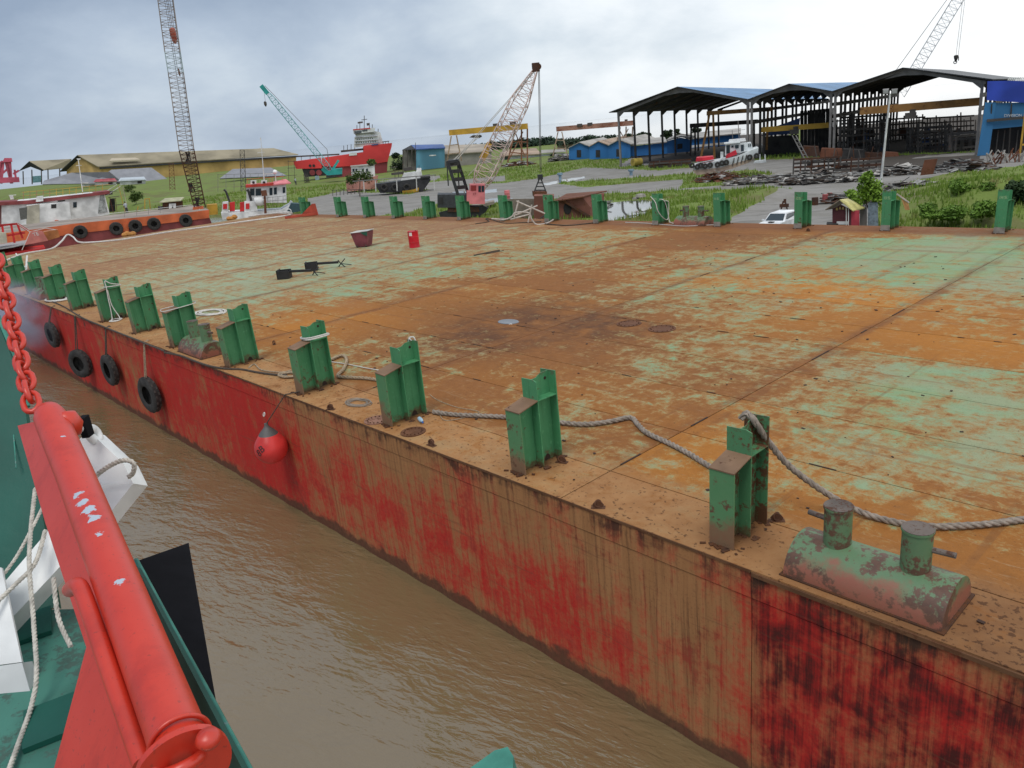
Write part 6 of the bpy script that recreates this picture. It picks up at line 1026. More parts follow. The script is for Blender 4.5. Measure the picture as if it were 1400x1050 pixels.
# white accommodation block with maroon roof edge
F = Fw(90, 312); t = thing('accommodation_block', 'long white deckhouse with maroon roof edge and small dark windows at left', 'deckhouse', F.M)
slab(MB(), [(2, 318), (150, 293), (142, 262), (2, 277)], 1.8, 9).build('side_wall', paint('deckhouse_white', (.74, .74, .73), .03, 1.2, .45), t); slab(MB(), [(-60, 279), (40, 274), (150, 261), (150, 265), (40, 279), (-60, 284)], 1.3, 10).build('roof_edge', MAROON, t); slab(MB(), [(-60, 330), (3, 318), (3, 278), (-60, 282)], 3.6, 9).build('maroon_wall', paint('wall_faded_red', (.40, .17, .16), .15, 1), t)
slab(MB(), [(100, 284), (105, 283.5), (105, 276), (100, 276.5)], 1.7, 1.78).build('window', GL, t); slab(MB(), [(79, 276), (89, 275), (89, 273.5), (79, 274.5)], 1.7, 1.78).build('vent', INT, t); slab(MB(), [(134, 292), (147, 290), (142, 264), (137, 265)], 1.7, 1.78).build('dirty_corner', flat('grime_grey', (.30, .31, .30), .8, .5, 2), t)
c_ = slab(MB(), [(36, 318), (98, 310), (95, 277), (54, 279), (36, 281)], -1, 3).build('white_container', paint('deckhouse_white', (.74, .74, .73)), t); slab(MB(), [(36, 316), (54, 314), (54, 279), (36, 282)], -1.06, -1.02).build('grimy_panel', CREAMP, c_); slab(MB(), [(70, 285), (77, 284.4), (77, 279), (70, 279.4)], -1.06, -1.02).build('window', INT, c_); slab(MB(), [(28, 301), (37, 299), (37, 283), (26, 285)], -1.07, -1.02).build('open_door', flat('door_shadow', (.12, .12, .11), .9), c_); slab(MB(), [(74, 312), (80, 311), (80, 301), (75, 301)], -1.3, -1.1).build('orange_box', ORGP, c_); slab(MB(), [(49, 276), (59, 275), (59, 268), (50, 269)], 0, 2).build('roof_unit', WHITEP, t)
for k in range(13): MB().beam(F(32 + k * 9, 275 - k * .9, 6), F(32 + k * 9, 262.5 - k * .9, 6), .07, .07).build('rail_post', [YEL, paint('rail_brown', (.30, .13, .10), .2)][k < 5], t)
MB().beam(F(30, 263, 6), F(150, 252, 6), .07, .07).build('top_rail', YEL, t); MB().beam(F(30, 268, 6), F(150, 257, 6), .05, .05).build('mid_rail', YEL, t)
mb = MB(); mb.tube([F(113, 262, 5), F(107, 218, 5)], .07, 6); mb.beam(F(104, 226.5, 5), F(111.5, 226, 5), .08, .08); mb.beam(F(105, 217.5, 5), F(110, 217.5, 5), .1, .2); mb.build('signal_mast', WHITEP, t); mb = MB(); mb.box(F(16, 270, 5), (.5, .5, .6)); mb.beam(F(12, 267, 5), F(22, 266.4, 5), .08, .08); mb.build('radar', WHITEP, t)
F = Fw(160, 300); t = thing('stair_tower', 'dark steel stair frame with pale ladders at the end of the white block', 'stairs', F.M)
[MB().beam(F(a, b, d_), F(c, e_, d_), .09, .09).build('frame_bar', m_, t) for a, b, c, e_, d_, m_ in ((147, 292, 142, 262, 0, STDK), (155, 291, 150, 270, 0, RSTM), (160, 290, 158, 272, 1, RSTM), (171, 290, 162, 254, 0, YEL), (175, 289, 168, 255, 1, CREAMP), (148, 270, 163, 268, 0, STDK), (144, 263, 160, 261, 0, STDK), (150, 272, 159, 271, 1, STDK), (140, 265, 160, 252, .5, WHITEP), (145, 268, 165, 254, .5, WHITEP), (150, 281, 170, 279, 0, STDK))]; slab(MB(), [(149, 290), (158, 289), (157, 272), (150, 272)], 2, 3).build('dark_doorway', INT, t); slab(MB(), [(142, 267), (154, 266), (154, 261), (142, 262)], 1, 3).build('landing', STDK, t)
# person on the orange barge
F = Fw(175, 312); t = None
def person(F, px, pyf, pyh, shirt, trous, lab):
    a = F(px, pyf, 1); hgt = (F(px, pyh, 1) - a).z; s = hgt / 1.72; me = MB(); r = random.Random(3)
    o = thing('person', lab, 'person', F.M @ Matrix.Translation(a) @ Matrix.Rotation(.6, 4, 'Z')); X = lambda *p: Vector(p) * s
    mb = MB(); sk = flat('skin_brown', (.22, .12, .075), .6, .1)
    mb.lathe([(0, 1.46), (.05, 1.47), (.055, 1.52), (.085, 1.58), (.095, 1.64), (.08, 1.70), (0, 1.725)], (0, 0, 0), 12)
    for sx in (-1, 1):
        mb.tube([(sx * .10, 0, .86), (sx * .11, .01, .48), (sx * .11, -.01, .08), (sx * .11, .12, .04)], [.085, .06, .045, .04], 8); mb.tube([(sx * .19, 0, 1.38), (sx * .25, .03, 1.12), (sx * .20, .16, .95)], [.05, .042, .035], 8)
        for k in range(4): mb.tube([(sx * (.18 + .015 * k), .16, .94), (sx * (.17 + .015 * k), .21, .88)], .008, 5)
        mb.tube([(sx * .17, .15, .95), (sx * .15, .19, .92)], .01, 5)
    mb.lathe([(.12, .84), (.155, .95), (.14, 1.12), (.18, 1.34), (.10, 1.45), (.05, 1.47)], (0, 0, 0), 12); mb.v = [tuple(Vector(v) * s) for v in mb.v]; mb.build('body', sk, o, 60)
    mb = MB(); mb.lathe([(.150, .90), (.165, 1.0), (.155, 1.12), (.195, 1.33), (.115, 1.45), (.06, 1.475)], (0, 0, 0), 14); [mb.tube([(sx * .18, 0, 1.40), (sx * .25, .02, 1.18)], [.068, .062], 8) for sx in (-1, 1)]; mb.v = [tuple(Vector(v) * s) for v in mb.v]; mb.build('shirt', shirt, o, 60)
    mb = MB(); [mb.tube([(sx * .09, 0, .93), (sx * .11, .01, .48), (sx * .11, -.01, .10)], [.10, .078, .07], 8) for sx in (-1, 1)]; mb.v = [tuple(Vector(v) * s) for v in mb.v]; mb.build('trousers', trous, o, 60)
    mb = MB(); mb.lathe([(.10, 1.63), (.095, 1.69), (.05, 1.735), (0, 1.74)], (0, -.01, 0), 12); mb.v = [tuple(Vector(v) * s) for v in mb.v]; mb.build('hair', BLKP, o, 60); return o
person(Fw(175, 312), 174.5, 293, 275, flat('shirt_grey_white', (.42, .45, .48), .8), flat('trousers_dark', (.06, .065, .07), .8), 'person in pale shirt and dark trousers standing by the stair frame')
person(Face(404, 253, 148), 405, 253, 242.5, flat('shirt_grey_white', (.42, .45, .48)), flat('trousers_dark', (.06, .065, .07)), 'tiny person in white at the foot of the scaffold tower')
# hut and big lattice boom on the orange barge
F = Fw(240, 308); t = thing('barge_hut', 'small rusty hut with pale yellow green roof and white board on the orange barge', 'hut', F.M)
slab(MB(), [(222, 294), (250, 291), (250, 275), (222, 277)], .6, 2.4).build('hut_wall', RSTD, t); mb = MB(); mb.prism([F(218, 277.5, .3), F(247, 275, .3), F(252, 270.5, 2.7), F(226, 272, 2.7)], (0, 0, .12)); mb.build('roof', paint('hut_roof', (.42, .40, .25), .2, 2), t); slab(MB(), [(231, 288), (240.5, 287.3), (240.5, 278), (231, 278.5)], .45, .55).build('notice_board', WHITEP, t); mb = MB(); mb.prism([F(234.5, 285.5, .42), F(237.3, 285.3, .42), F(236, 280.6, .42)], (0, .02, 0)); mb.build('board_mark', INT, t); slab(MB(), [(216, 290), (223, 289.5), (223, 282), (216, 282.5)], .4, 1.2).build('side_box', BLKP, t)
for a, b, c, d_ in ((198, 290, 198, 272), (206, 289, 204, 272), (198, 272, 205, 271.5), (187, 290, 189, 282)): MB().beam(F(a, b, 4), F(c, d_, 4), .12, .12).build('frame_bar', YEL, t)
slab(MB(), [(285, 294), (298, 293), (297, 279), (283, 280)], 1, 3).build('yellow_tank', YEL, t)
F = Fw(272, 312); t = thing('lattice_crane', 'very tall grey and rust lattice crane boom rising from the orange barge', 'crane', F.M)
mb = MB(); lattice(mb, F(273.5, 284, 2), F(255, 205, 2), 13 * F.mpp, 17 * F.mpp, 14, .07, .035); mb.build('boom_foot', RSTD, t); mb = MB(); lattice(mb, F(255, 205, 2), F(240.5, 100, 2), 17 * F.mpp, 17 * F.mpp, 16, .055, .028); mb.build('boom_section', paint('boom_rust_grey', (.26, .22, .19), .22, 1), t); mb = MB(); lattice(mb, F(240.5, 100, 2), F(236, 72, 2), 17 * F.mpp, 17 * F.mpp, 4, .055, .028); mb.build('boom_section', paint('boom_pale_green', (.33, .42, .42), .2, 1), t); mb = MB(); lattice(mb, F(236, 72, 2), F(216, -75, 2), 17 * F.mpp, 16 * F.mpp, 20, .055, .028); mb.build('boom_section', paint('boom_rust_grey', (.24, .17, .14)), t)
for a, b in (((257, 208), (256, 222)), ((262, 250), (262, 262)), ((270, 270), (270, 282))): mb = MB(); r = random.Random(a[1]); [mb.beam(F(a[0] + r.uniform(-4, 4), a[1], 2), F(b[0] + r.uniform(-5, 5), b[1], 2), .14, .14) for _ in range(6)]; mb.build('winch_gear', BLKP, t)
mb = MB(); mb.lathe([(.1, -1.1), (.3, -.8), (.38, .0), (.36, .6), (.12, .8)], F(237, 47, 2), 12); mb.build('hook_block', paint('hook_orange_red', (.42, .10, .06), .3, 2), t); mb = MB(); mb.lathe([(.05, -.5), (.14, 0), (.05, .5)], F(245, 99, 2), 8); mb.build('small_hook', RSTM, t); mb = MB(); [mb.tube([F(x0, -70, 2), F(x1, y1, 2)], .025, 4) for x0, x1, y1 in ((218, 236, 40), (222, 238, 40), (216, 243, 96), (214, 268, 270), (226, 272, 270))]; mb.build('hoist_rope', STDK, t)
slab(MB(), [(262, 300), (280, 297), (278, 282), (264, 284)], 1, 3).build('boom_seat', ORGP, t); mb = MB(); [mb.beam(F(a, b, .5), F(c, d_, .5), .16, .16) for a, b, c, d_ in ((264, 304, 273, 286), (273, 287, 284, 300), (268, 304, 276, 302), (262, 305, 280, 300))]; mb.build('white_struts', WHITEP, t)
# white net pile and bits on the edge
for x, y, lab, mt in ((176, 320, 'orange buoy heap on the edge of the end fender', ORGP), (318, 298, 'orange canvas heap at the foot of the white tug', ORGP)):
    f_ = Fw(x, y + 14); mb = MB(); r = random.Random(x); [mb.lathe([(0, -.3), (.3, -.15), (.36, 0), (.25, .2), (0, .28)], f_(x + r.uniform(-6, 6), y + r.uniform(-2, 2), -2 + r.uniform(-.3, .3)), 9) for _ in range(6)]; solo(mb, 'canvas_heap', paint('canvas_orange', (.48, .22, .06), .2, 3, .8), f_.M, lab, 'heap', None, 40)
# red work boat deck at lower left behind the barge end
F = Fw(40, 352); t = thing('red_work_boat', 'red work boat with arched red frames and grey deck at the barge end', 'boat', F.M)
slab(MB(), [(-70, 374), (20, 354), (60, 348), (62, 339), (20, 344), (-70, 360)], 0, 5).build('hull', REDP, t); mb = MB(); mb.prism([F(-70, 350, 0), F(18, 337, 0), F(40, 332, 0), F(40, 332, 0) + Vector((0, 6, 0)), F(-70, 350, 0) + Vector((0, 6, 0))], (0, 0, -.1)); mb.build('deck', flat('deck_grey', (.34, .34, .34), .7), t)
pp = slab(MB(), [(34, 335), (66, 329), (58, 316), (43, 316)], -.6, -.2).build('sloped_plate', paint('plate_pink_red', (.60, .20, .17), .08, 1.5), t); mb = MB(); text_mesh(mb, 'TE', .55, Matrix.Translation(F(49, 320.3, -.62)) @ Matrix.Rotation(-.12, 4, 'Y') @ Matrix.Rotation(math.pi / 2, 4, 'X')); mb.build('lettering', WHITEP, pp)
slab(MB(), [(58, 331), (82, 324), (79, 314), (60, 317)], 0, 1.6).build('rust_block', paint('block_orange_rust', (.40, .15, .05), .4, 2), t)
[MB().beam(F(a, b, 1), F(c, d_, 1), .22, .22).build('frame', REDP, t) for a, b, c, d_ in ((-10, 309, 24, 306), (24, 306, 38, 315), (6, 332, 3, 308), (20, 332, 15, 306), (31, 326, 24, 307), (10, 322, 34, 318))]; slab(MB(), [(-6, 334), (10, 332), (8, 318), (-6, 318)], .2, 2).build('cream_box', CREAMP, t); [MB().beam(F(a, b, -.5), F(c, d_, -.5), .07, .07).build('white_stay', WHT, t) for a, b, c, d_ in ((30, 342, 41, 317), (41, 317, 62, 312), (41, 317, 24, 306), (62, 312, 76, 314))]
# ------------------------------------------------------------------ white tug
F = Fw(362, 305); t = thing('white_tug', 'white tug with red roofed wheelhouse and red pink visor moored at the far corner', 'tug', F.M); TW = paint('tug_white', (.70, .70, .69), .06, 2, .45)
mb = MB(); mb.prism([F(x, y, -1) for x, y in ((302, 291), (350, 289), (385, 287), (397, 280), (400, 276), (392, 292), (385, 298), (304, 300))], (0, 4.5, 0)); mb.build('hull', TW, t)
wh = slab(MB(), [(337, 278), (392, 277), (391, 252), (337, 256)], -.4, 2.2).build('wheelhouse', TW, t)
for x0, x1, y0, y1 in ((342, 348, 267, 258), (349.5, 357, 267, 258), (368.5, 372.5, 266.5, 257), (374.5, 378.5, 265.5, 256.5), (386.5, 390, 263.5, 256)): slab(MB(), [(x0, y0 + .5), (x1, y0), (x1, y1 - .4), (x0, y1)], -.46, -.42).build('window', GL, wh)
slab(MB(), [(336, 256.5), (374, 253.5), (374, 250), (336, 253)], -.8, 2.6).build('roof_fascia', paint('fascia_red', (.46, .045, .03), .1, 2), t); mb = MB(); mb.prism([F(373, 254, -.9), F(398, 251, -.9), F(391, 246, 1.5), F(374, 249, 1.5)], (0, 0, .12)); mb.build('visor', PINKP, t)
for x in (342.5, 357): u_ = slab(MB(), [(x, 252), (x + 8, 251.4), (x + 8, 246.6), (x, 247)], -.3, .5).build('air_conditioner', TW, t); mb = MB(); mb.cyl(F(x + 4, 249.3, -.36), F(x + 4, 249.3, -.31), .16, .16, 12); mb.build('fan_grille', INT, u_)
slab(MB(), [(303, 292), (312, 291), (312, 276), (304, 277)], -.9, 1).build('side_locker', TW, t); slab(MB(), [(305, 286), (310.5, 285.6), (310.5, 278.5), (305, 279)], -.98, -.92).build('red_panel', REDP, t); slab(MB(), [(334, 290), (352, 288), (351, 274), (334, 276)], -.9, 1).build('locker', TW, t); slab(MB(), [(336, 286), (341, 285.6), (341, 278), (336, 278.3)], -.98, -.92).build('red_panel', REDP, t)
for x in (314, 328): slab(MB(), [(x, 289), (x + 7, 288.6), (x + 7, 276), (x, 277)], -.7, .2).build('red_door', REDP, t)
mb = MB(); mb.lathe([(0, -.7), (.5, -.6), (.6, 0), (.5, .6), (0, .7)], F(355, 275, -.8), 14, Matrix.Rotation(math.pi / 2, 3, 'Y')); mb.build('white_raft', TW, t, 40)
mb = MB(); mb.tube([F(362, 256, 1), F(356.5, 190, 1)], [.09, .04], 6); mb.beam(F(352, 209, 1), F(362, 208, 1), .05, .05); mb.beam(F(353, 203, 1), F(360, 202, 1), .05, .05); mb.box(F(356.3, 190, 1), (.14, .14, .3)); mb.tube([F(378, 254, 1), F(376, 236, 1)], .06, 6); mb.build('mast', WHITEP, t); mb = MB(); mb.lathe([(0, -.3), (.26, -.16), (.3, 0), (.22, .2), (0, .3)], F(376, 235, 1), 12); mb.build('radar_dome', TW, t, 60); mb = MB(); mb.tube([F(361, 238, 1), F(376, 237, 1)], .04, 5); mb.build('spreader', WHITEP, t)
mb = MB(); [mb.tube([F(x0, 276, -.7), F(x0 - 4, 262, -.7), F(x0 - 6, 259, -.7)], .16, 8) for x0 in (344,)]; mb.tube([F(314, 276, 0), F(309, 262, 0), F(306, 259, 0)], .13, 8); mb.build('exhaust_pipe', BLKP, t)
mb = MB(); [mb.beam(F(x, 281, -.9), F(x, 269, -.9), .04, .04) for x in range(366, 394, 7)]; mb.beam(F(366, 270, -.9), F(392, 267.6, -.9), .04, .04); mb.beam(F(366, 275, -.9), F(392, 273, -.9), .04, .04); mb.build('railing', STDK, t); mb = MB(); mb.tube([F(363, 292, -1.4), F(362, 268, -1.4)], [.16, .12], 8); mb.box(F(361, 264, -1.4), (.7, .5, .7)); mb.build('rusty_davit', RSTM, t)
mb = MB(); [mb.beam(F(x, 252, 1), F(x, 244, 1), .05, .05) for x in (338, 345, 368, 372, 386)]; mb.beam(F(338, 245, 1), F(388, 241, 1), .05, .05); mb.build('roof_rail', ORGP, t)
F = Fw(405, 305); t = thing('inflatable_boat', 'dark teal covered small boat at the bow of the white tug', 'boat', F.M); slab(MB(), [(392, 292), (416, 288), (416, 279), (398, 278)], 0, 2).build('hull', flat('boat_dark_teal', (.03, .07, .08), .6), t); mb = MB(); mb.torus(F(395, 289, -.3), Matrix.Rotation(math.pi / 2, 3, 'X'), .28, .06, 14, 6); mb.build('ring', WHITEP, t)
q = BL(412, 297); t = thing('steel_beam_trestle', 'orange red steel beam trestle lying at the far left deck corner', 'trestle', onbarge(q.x, q.y, DZ, .9)); mb = MB(); mb.beam((-1.4, 0, .12), (1.2, .3, .14), .22, .2); mb.build('pipe', paint('beam_red_orange', (.40, .07, .04), .25, 2), t); mb = MB(); mb.prism([(-.3, .5, 0), (1.4, .5, 0), (1.3, .5, 1.0), (1.0, .5, 1.0)], (0, .12, 0)); mb.build('gusset', paint('beam_red_orange', (.40, .07, .04)), t)
# ------------------------------------------------------------------ beached white boat, bollards, car, hut, tree, drums
F = Face(985, 243); t = thing('beached_boat', 'white work boat with black tyres standing high on rusty blocks', 'boat', F.M); BW = paint('boat_white', (.60, .63, .63), .08, 2, .5); rotb = Matrix.Rotation(-.10, 4, 'Y')
bo = F(948, 238, -1.5)
mb = MB(); mb.prism([F(x, y, -2) for x, y in ((946, 227), (960, 224), (985, 219), (1010, 213), (1028, 205), (1037, 202), (1036, 213), (1025, 221), (1000, 230), (975, 235), (952, 239))], (0, 4, 0)); mb.build('hull', BW, t)
mb = MB(); mb.prism([F(x, y, -2.05) for x, y in ((947, 233), (985, 229), (1020, 219), (1033, 214), (1025, 222), (1000, 231), (975, 236), (953, 239.5))], (0, 4.1, 0)); mb.build('lower_hull', paint('boat_tan_bottom', (.40, .30, .23), .25, 2), t)
cb = slab(MB(), [(991, 213), (1030, 205), (1027, 195), (1008, 197), (992, 197)], -1, 1.4).build('cabin', BW, t); slab(MB(), [(990, 197.5), (1012, 195.5), (1012, 194), (990, 196)], -1.2, 1.6).build('cabin_roof', BW, t); slab(MB(), [(996, 195), (1020, 193), (1019, 189), (997, 191)], -.3, .6).build('life_raft', TW, t)
for x0, x1, y0, y1 in ((993, 998, 210, 198.5), (1000, 1003, 202, 199), (1005, 1010, 203, 198.5), (1013, 1017, 207, 198), (1023, 1024.4, 201, 197), (1025.3, 1026.6, 200.6, 196.8)): slab(MB(), [(x0, y0), (x1, y0 - .4), (x1, y1 - .3), (x0, y1)], -1.06, -1.02).build('window', GL, cb)
slab(MB(), [(951, 221), (976, 218), (975, 214), (952, 216)], -1.5, 1).build('red_deck_box', paint('bright_red', (.58, .03, .05), .05), t); slab(MB(), [(992, 217), (1008, 211), (1006, 205), (993, 212)], -1.7, -1.1).build('red_tarpaulin', paint('bright_red', (.58, .03, .05)), t); slab(MB(), [(985, 218), (989, 217), (989, 208), (985, 208)], -1.4, -.6).build('vent_box', BW, t)
for x, y in ((946, 226), (953.5, 228), (958, 226), (964, 227), (971, 225.5), (981, 225), (987, 223), (993, 222), (1025, 215), (1034.5, 213)): mb = MB(); mb.torus(F(x, y, -2.2), Matrix.Rotation(math.pi / 2, 3, 'X'), .22, .12, 14, 6); mb.build('tyre', TYR, t)
for x in (1001, 1007, 1013, 1018): mb = MB(); mb.beam(F(x + 3, 216 - (x - 1000) * .25, -2.15), F(x, 227 - (x - 1000) * .3, -2.1), .14, .1); mb.build('hull_rib', STDK, t)
mb = MB(); mb.tube([F(1011, 197), F(1009, 165)], .05, 6); mb.tube([F(1021, 195), F(1025, 140)], .05, 6); mb.tube([F(1002, 194), F(1001, 178)], .04, 6); mb.beam(F(1009, 178), F(1019, 177), .04, .04); mb.beam(F(1009, 184), F(1019, 183), .04, .04); mb.build('mast', STEEL, t)
scrap(960, 1008, 246, 10, 150, 'rusty steel blocks heaped beneath the beached boat', [RSTM, RSTD, RSTM, SC[1]], 31)
F = Face(1036, 223); t = thing('white_sled', 'white steel cradle behind the bow of the beached boat', 'cradle', F.M); slab(MB(), [(1030, 224), (1048, 222), (1047, 219), (1032, 221)], 0, 2).build('base', BW, t); [MB().beam(F(x, 222, .5), F(x, 211, .5), .14, .14).build('upright', BW, t) for x in (1039, 1046)]
for i, (x, y, h_, lab) in enumerate(((766, 246, 9, 'blue grey mushroom bollard in the yard near the grab'), (863, 240, 8, 'pale blue bollard in the yard below the left shed column'))):
    F = Face(x, y); mb = MB(); mb.lathe([(.22, 0), (.22, h_ * F.mpp * .6), (.42, h_ * F.mpp * .7), (.42, h_ * F.mpp), (0, h_ * F.mpp)], (0, 0, 0), 14); solo(mb, 'mushroom_bollard', paint('bollard_blue_grey', (.22, .32, .40), .2, 3), F.M, lab, 'bollard', 'blue bollards in the yard', 40)
F = Face(1066, 319); t = thing('white_car', 'white car parked on the road beyond the deck edge', 'car', F.M @ Matrix.Rotation(1.12, 4, 'Z') @ Matrix.Scale(.86, 4)); CW = paint('car_white', (.78, .79, .80), 0, 2, .25, bump=0)
prof = [(-2.0, .35), (-2.05, .75), (-1.95, .98), (-.95, 1.08), (-.25, 1.58), (1.3, 1.62), (1.95, 1.15), (2.0, .35)]
mb = MB(); mb.prism([(x, -.85, z) for x, z in prof[:3]] + [(-.95, -.85, 1.05), (1.97, -.85, 1.08), (2.0, -.85, .35)], (0, 1.7, 0)); mb.build('body', CW, t)
mb = MB(); n_ = [(-.95, .80, 1.05), (-.3, .66, 1.56), (1.3, .66, 1.60), (1.95, .80, 1.08)]; vs = [(x, -y, z) for x, y, z in n_] + [(x, y, z) for x, y, z in n_]; mb.add(vs, [(0, 1, 2, 3), (7, 6, 5, 4), (0, 4, 5, 1), (1, 5, 6, 2), (2, 6, 7, 3)]); cbn = mb.build('cabin', CW, t)
mb = MB(); mb.quad((-.90, -.70, 1.10), (-.36, -.58, 1.53), (-.36, .58, 1.53), (-.90, .70, 1.10)); mb.v = [(x - .012, y, z + .012) for x, y, z in mb.v]; mb.build('windscreen', GL, cbn)
for sy in (-1, 1): mb = MB(); mb.quad((-.72, sy * .775, 1.10), (-.28, sy * .685, 1.50), (1.2, sy * .685, 1.52), (1.6, sy * .765, 1.12)); mb.v = [(x, y + sy * .012, z) for x, y, z in mb.v]; mb.build('side_window', GL, cbn); mb = MB(); mb.box((-2.03, sy * .62, .80), (.08, .34, .16)); mb.build('headlight', flat('lamp_glass', (.5, .5, .5)), t); mb = MB(); mb.box((-.8, sy * .95, 1.12), (.12, .16, .12)); mb.build('door_mirror', CW, t)
for sx in (-1.3, 1.3):
    for sy in (-.78, .78): mb = MB(); mb.cyl((sx, sy - .1, .33), (sx, sy + .1, .33), .33, .33, 18); w_ = mb.build('wheel', TYR, t); mb = MB(); mb.cyl((sx, sy - .11, .33), (sx, sy + .11, .33), .19, .19, 12); mb.build('rim', STEEL, w_)
mb = MB(); mb.box((-2.05, 0, .62), (.06, .9, .14)); mb.build('grille', INT, t); mb = MB(); mb.bb((-1.55, -.2, 1.045), (-1.25, .2, 1.09)); mb.build('bonnet_scoop', INT, t)
F = Face(1155, 325); t = thing('shrine_hut', 'small dark red hut with pale yellow gabled roof by the road', 'hut', F.M); HR = paint('hut_red', (.42, .05, .07), .1, 3, .7); HD = paint('hut_dark_maroon', (.10, .03, .035), .2, 3, .8)
slab(MB(), [(1138, 325), (1164, 325), (1164, 287), (1150, 280), (1138, 286)], 0, .1).build('front_panel', HD, t); slab(MB(), [(1164, 325), (1175, 322), (1175, 288), (1164, 288)], .0, .12).build('side_wall', HR, t); slab(MB(), [(1138, 325), (1175, 323), (1175, 290), (1138, 290)], 1.2, 1.3).build('back_wall', HD, t)
mb = MB(); mb.prism([F(1148, 274, -.35), F(1166, 289, -.35), F(1183, 285, 1.4), F(1160, 272.5, 1.4)], (0, 0, .06)); mb.build('roof_slope', paint('roof_cream_yellow', (.55, .50, .20), .12, 4), t); mb = MB(); mb.prism([F(1128, 287.5, -.35), F(1148, 274, -.35), F(1160, 272.5, 1.4), F(1142, 285, 1.4)], (0, 0, .05)); mb.build('roof_slope', paint('roof_tan_grey', (.30, .24, .19), .3, 4), t)
for k in range(4): mb = MB(); mb.prism([F(1142.5 + k * 4.3, 287.5 - (k in (1, 2)) * 1.2, -.04), F(1145.5 + k * 4.3, 287.5 - (k in (1, 2)) * 1.2, -.04), F(1145 + k * 4.3, 283.8 - (k in (1, 2)) * 1.2, -.04), F(1143 + k * 4.3, 284 - (k in (1, 2)) * 1.2, -.04)], (0, .03, 0)); mb.build('gilt_ornament', paint('gilt', (.42, .30, .10), .1), t)
mb = MB(); mb.prism([F(1144, 307, -.1), F(1160, 307, -.1), F(1160, 303, -.1), F(1144, 303, -.1)], (0, .4, 0)); mb.build('white_shelf', TW, t); mb = MB(); [mb.beam(F(x, 325, -.2), F(x, 283, -.2), .04, .04) for x in (1157, 1160)]; mb.build('white_stand', WHITEP, t); slab(MB(), [(1130, 310), (1146, 310), (1146, 306), (1130, 306)], -.3, .5).build('step', INT, t)
F = Face(1195, 320); t = thing('plant_bin', 'grey blue metal bin below the bright green young tree', 'bin', F.M); slab(MB(), [(1186, 322), (1201, 321), (1200, 277), (1187, 278)], 0, .8).build('bin_body', flat('bin_grey_blue', (.17, .21, .25), .7, .4, 4), t); slab(MB(), [(1175, 310), (1185, 309), (1185, 284), (1176, 285)], .4, 1).build('concrete_block', flat('weathered_grey', (.20, .185, .165)), t)
def leaftree(px, pyb, crown, n, lab, trunkp):
    F = Face(px, pyb); mb = MB(); r = random.Random(n)
    for i in range(n):
        x, y, rx, ry = crown[i % len(crown)]; c = F(x, y, r.gauss(0, .35)); v = Vector((r.gauss(0, .5) * rx * F.mpp, 0, r.gauss(0, .5) * ry * F.mpp)); p = c + v; s = r.uniform(.05, .11); a = Vector((r.gauss(0, 1), r.gauss(0, 1), r.gauss(0, .5))).normalized() * s * 1.5; b = a.cross(Vector((r.gauss(0, 1), r.gauss(0, 1), r.gauss(0, 1)))).normalized() * s; dn = Vector((0, 0, -s * .5)); mb.quad(p, p + a * .6 + b + dn * .3, p + a * 1.6 + dn, p + a * .6 - b + dn * .3)
    t = thing('young_tree', lab, 'tree', F.M); mb.build('crown', BRI_, t); mb = MB(); [mb.tube([F(*q_) for q_ in tr], [.05] + [.03] * (len(tr) - 1), 6) for tr in trunkp]; mb.build('trunk', flat('bark', (.10, .075, .055)), t)
leaftree(1190, 318, [(1184, 245, 6, 7), (1183, 257, 8, 7), (1195, 253, 8, 6), (1190, 262, 11, 6), (1181, 270, 7, 6), (1199, 262, 7, 7), (1187, 240, 4, 4), (1200, 272, 5, 5)], 1500, 'young tree with bright green leaves behind the red hut', [[(1190, 320), (1189, 285), (1185, 245)], [(1189, 285), (1198, 258)], [(1189, 290), (1180, 266)]])
leaftree(1166, 300, [(1165, 268, 5, 6), (1168, 275, 6, 5), (1163, 263, 3, 3)], 420, 'small leafy shrub growing above the hut roof', [[(1166, 312), (1166, 270)]])
for i, (x, y, w_, c_, lab) in enumerate(((1104, 285, 6, 0, 'faded red drum nearest the marked post in the roadside row'), (1114, 281, 8, 1, 'dark rusty drum second in the roadside row'), (1128, 277, 7, 0, 'red and white drum in the roadside row'), (1134, 275, 6, 0, 'last reddish drum of the roadside row'))):
    F = Face(x, y); h_ = 10 * F.mpp; r0 = w_ * F.mpp / 2; mb = MB(); mb.lathe([(r0, 0), (r0, h_ * .33), (r0 * 1.06, h_ * .35), (r0, h_ * .37), (r0, h_ * .66), (r0 * 1.06, h_ * .68), (r0, h_ * .70), (r0, h_), (0, h_)], (0, 0, 0), 14); solo(mb, 'roadside_drum', [paint('drum_faded_red', (.36, .09, .09), .35, 3, .7), RSTD][c_], F.M, lab, 'drum', 'drums along the road', 40)
scrap(1134, 1165, 276, 9, 90, 'black scrap and rubber heap behind the roadside drums', [SC[0], SC[1], RSTD], 41)
F = Face(1072, 288); mb = MB(); [mb.beam(Vector((dx, 0, 0)), Vector((dx * .3, 0, .75)), .1, .1) for dx in (-.25, .25)]; mb.box((0, 0, .4), (.7, .3, .25)); mb.box((.05, 0, .75), (.2, .2, .3)); solo(mb, 'rusty_valve', RSTD, F.M, 'small dark rusty fitting standing in the road behind the white car', 'fitting')
F = Face(1240, 285, 50, .7); t = thing('orange_crate', 'orange timber pallet leaning right of the post marked 13 S', 'pallet', F.M); [MB().prism([F(1231 + k * 2.6, 267 + k * 2), F(1233 + k * 2.6, 268 + k * 2), F(1239 + k * 1.6, 287), F(1237.5 + k * 1.6, 287)], (0, .06, 0)).build('slat', paint('slat_orange', (.50, .24, .10), .15, 4), t) for k in range(4)]; MB().beam(F(1226, 265), F(1243, 277), .07, .07).build('bearer', WP, t)
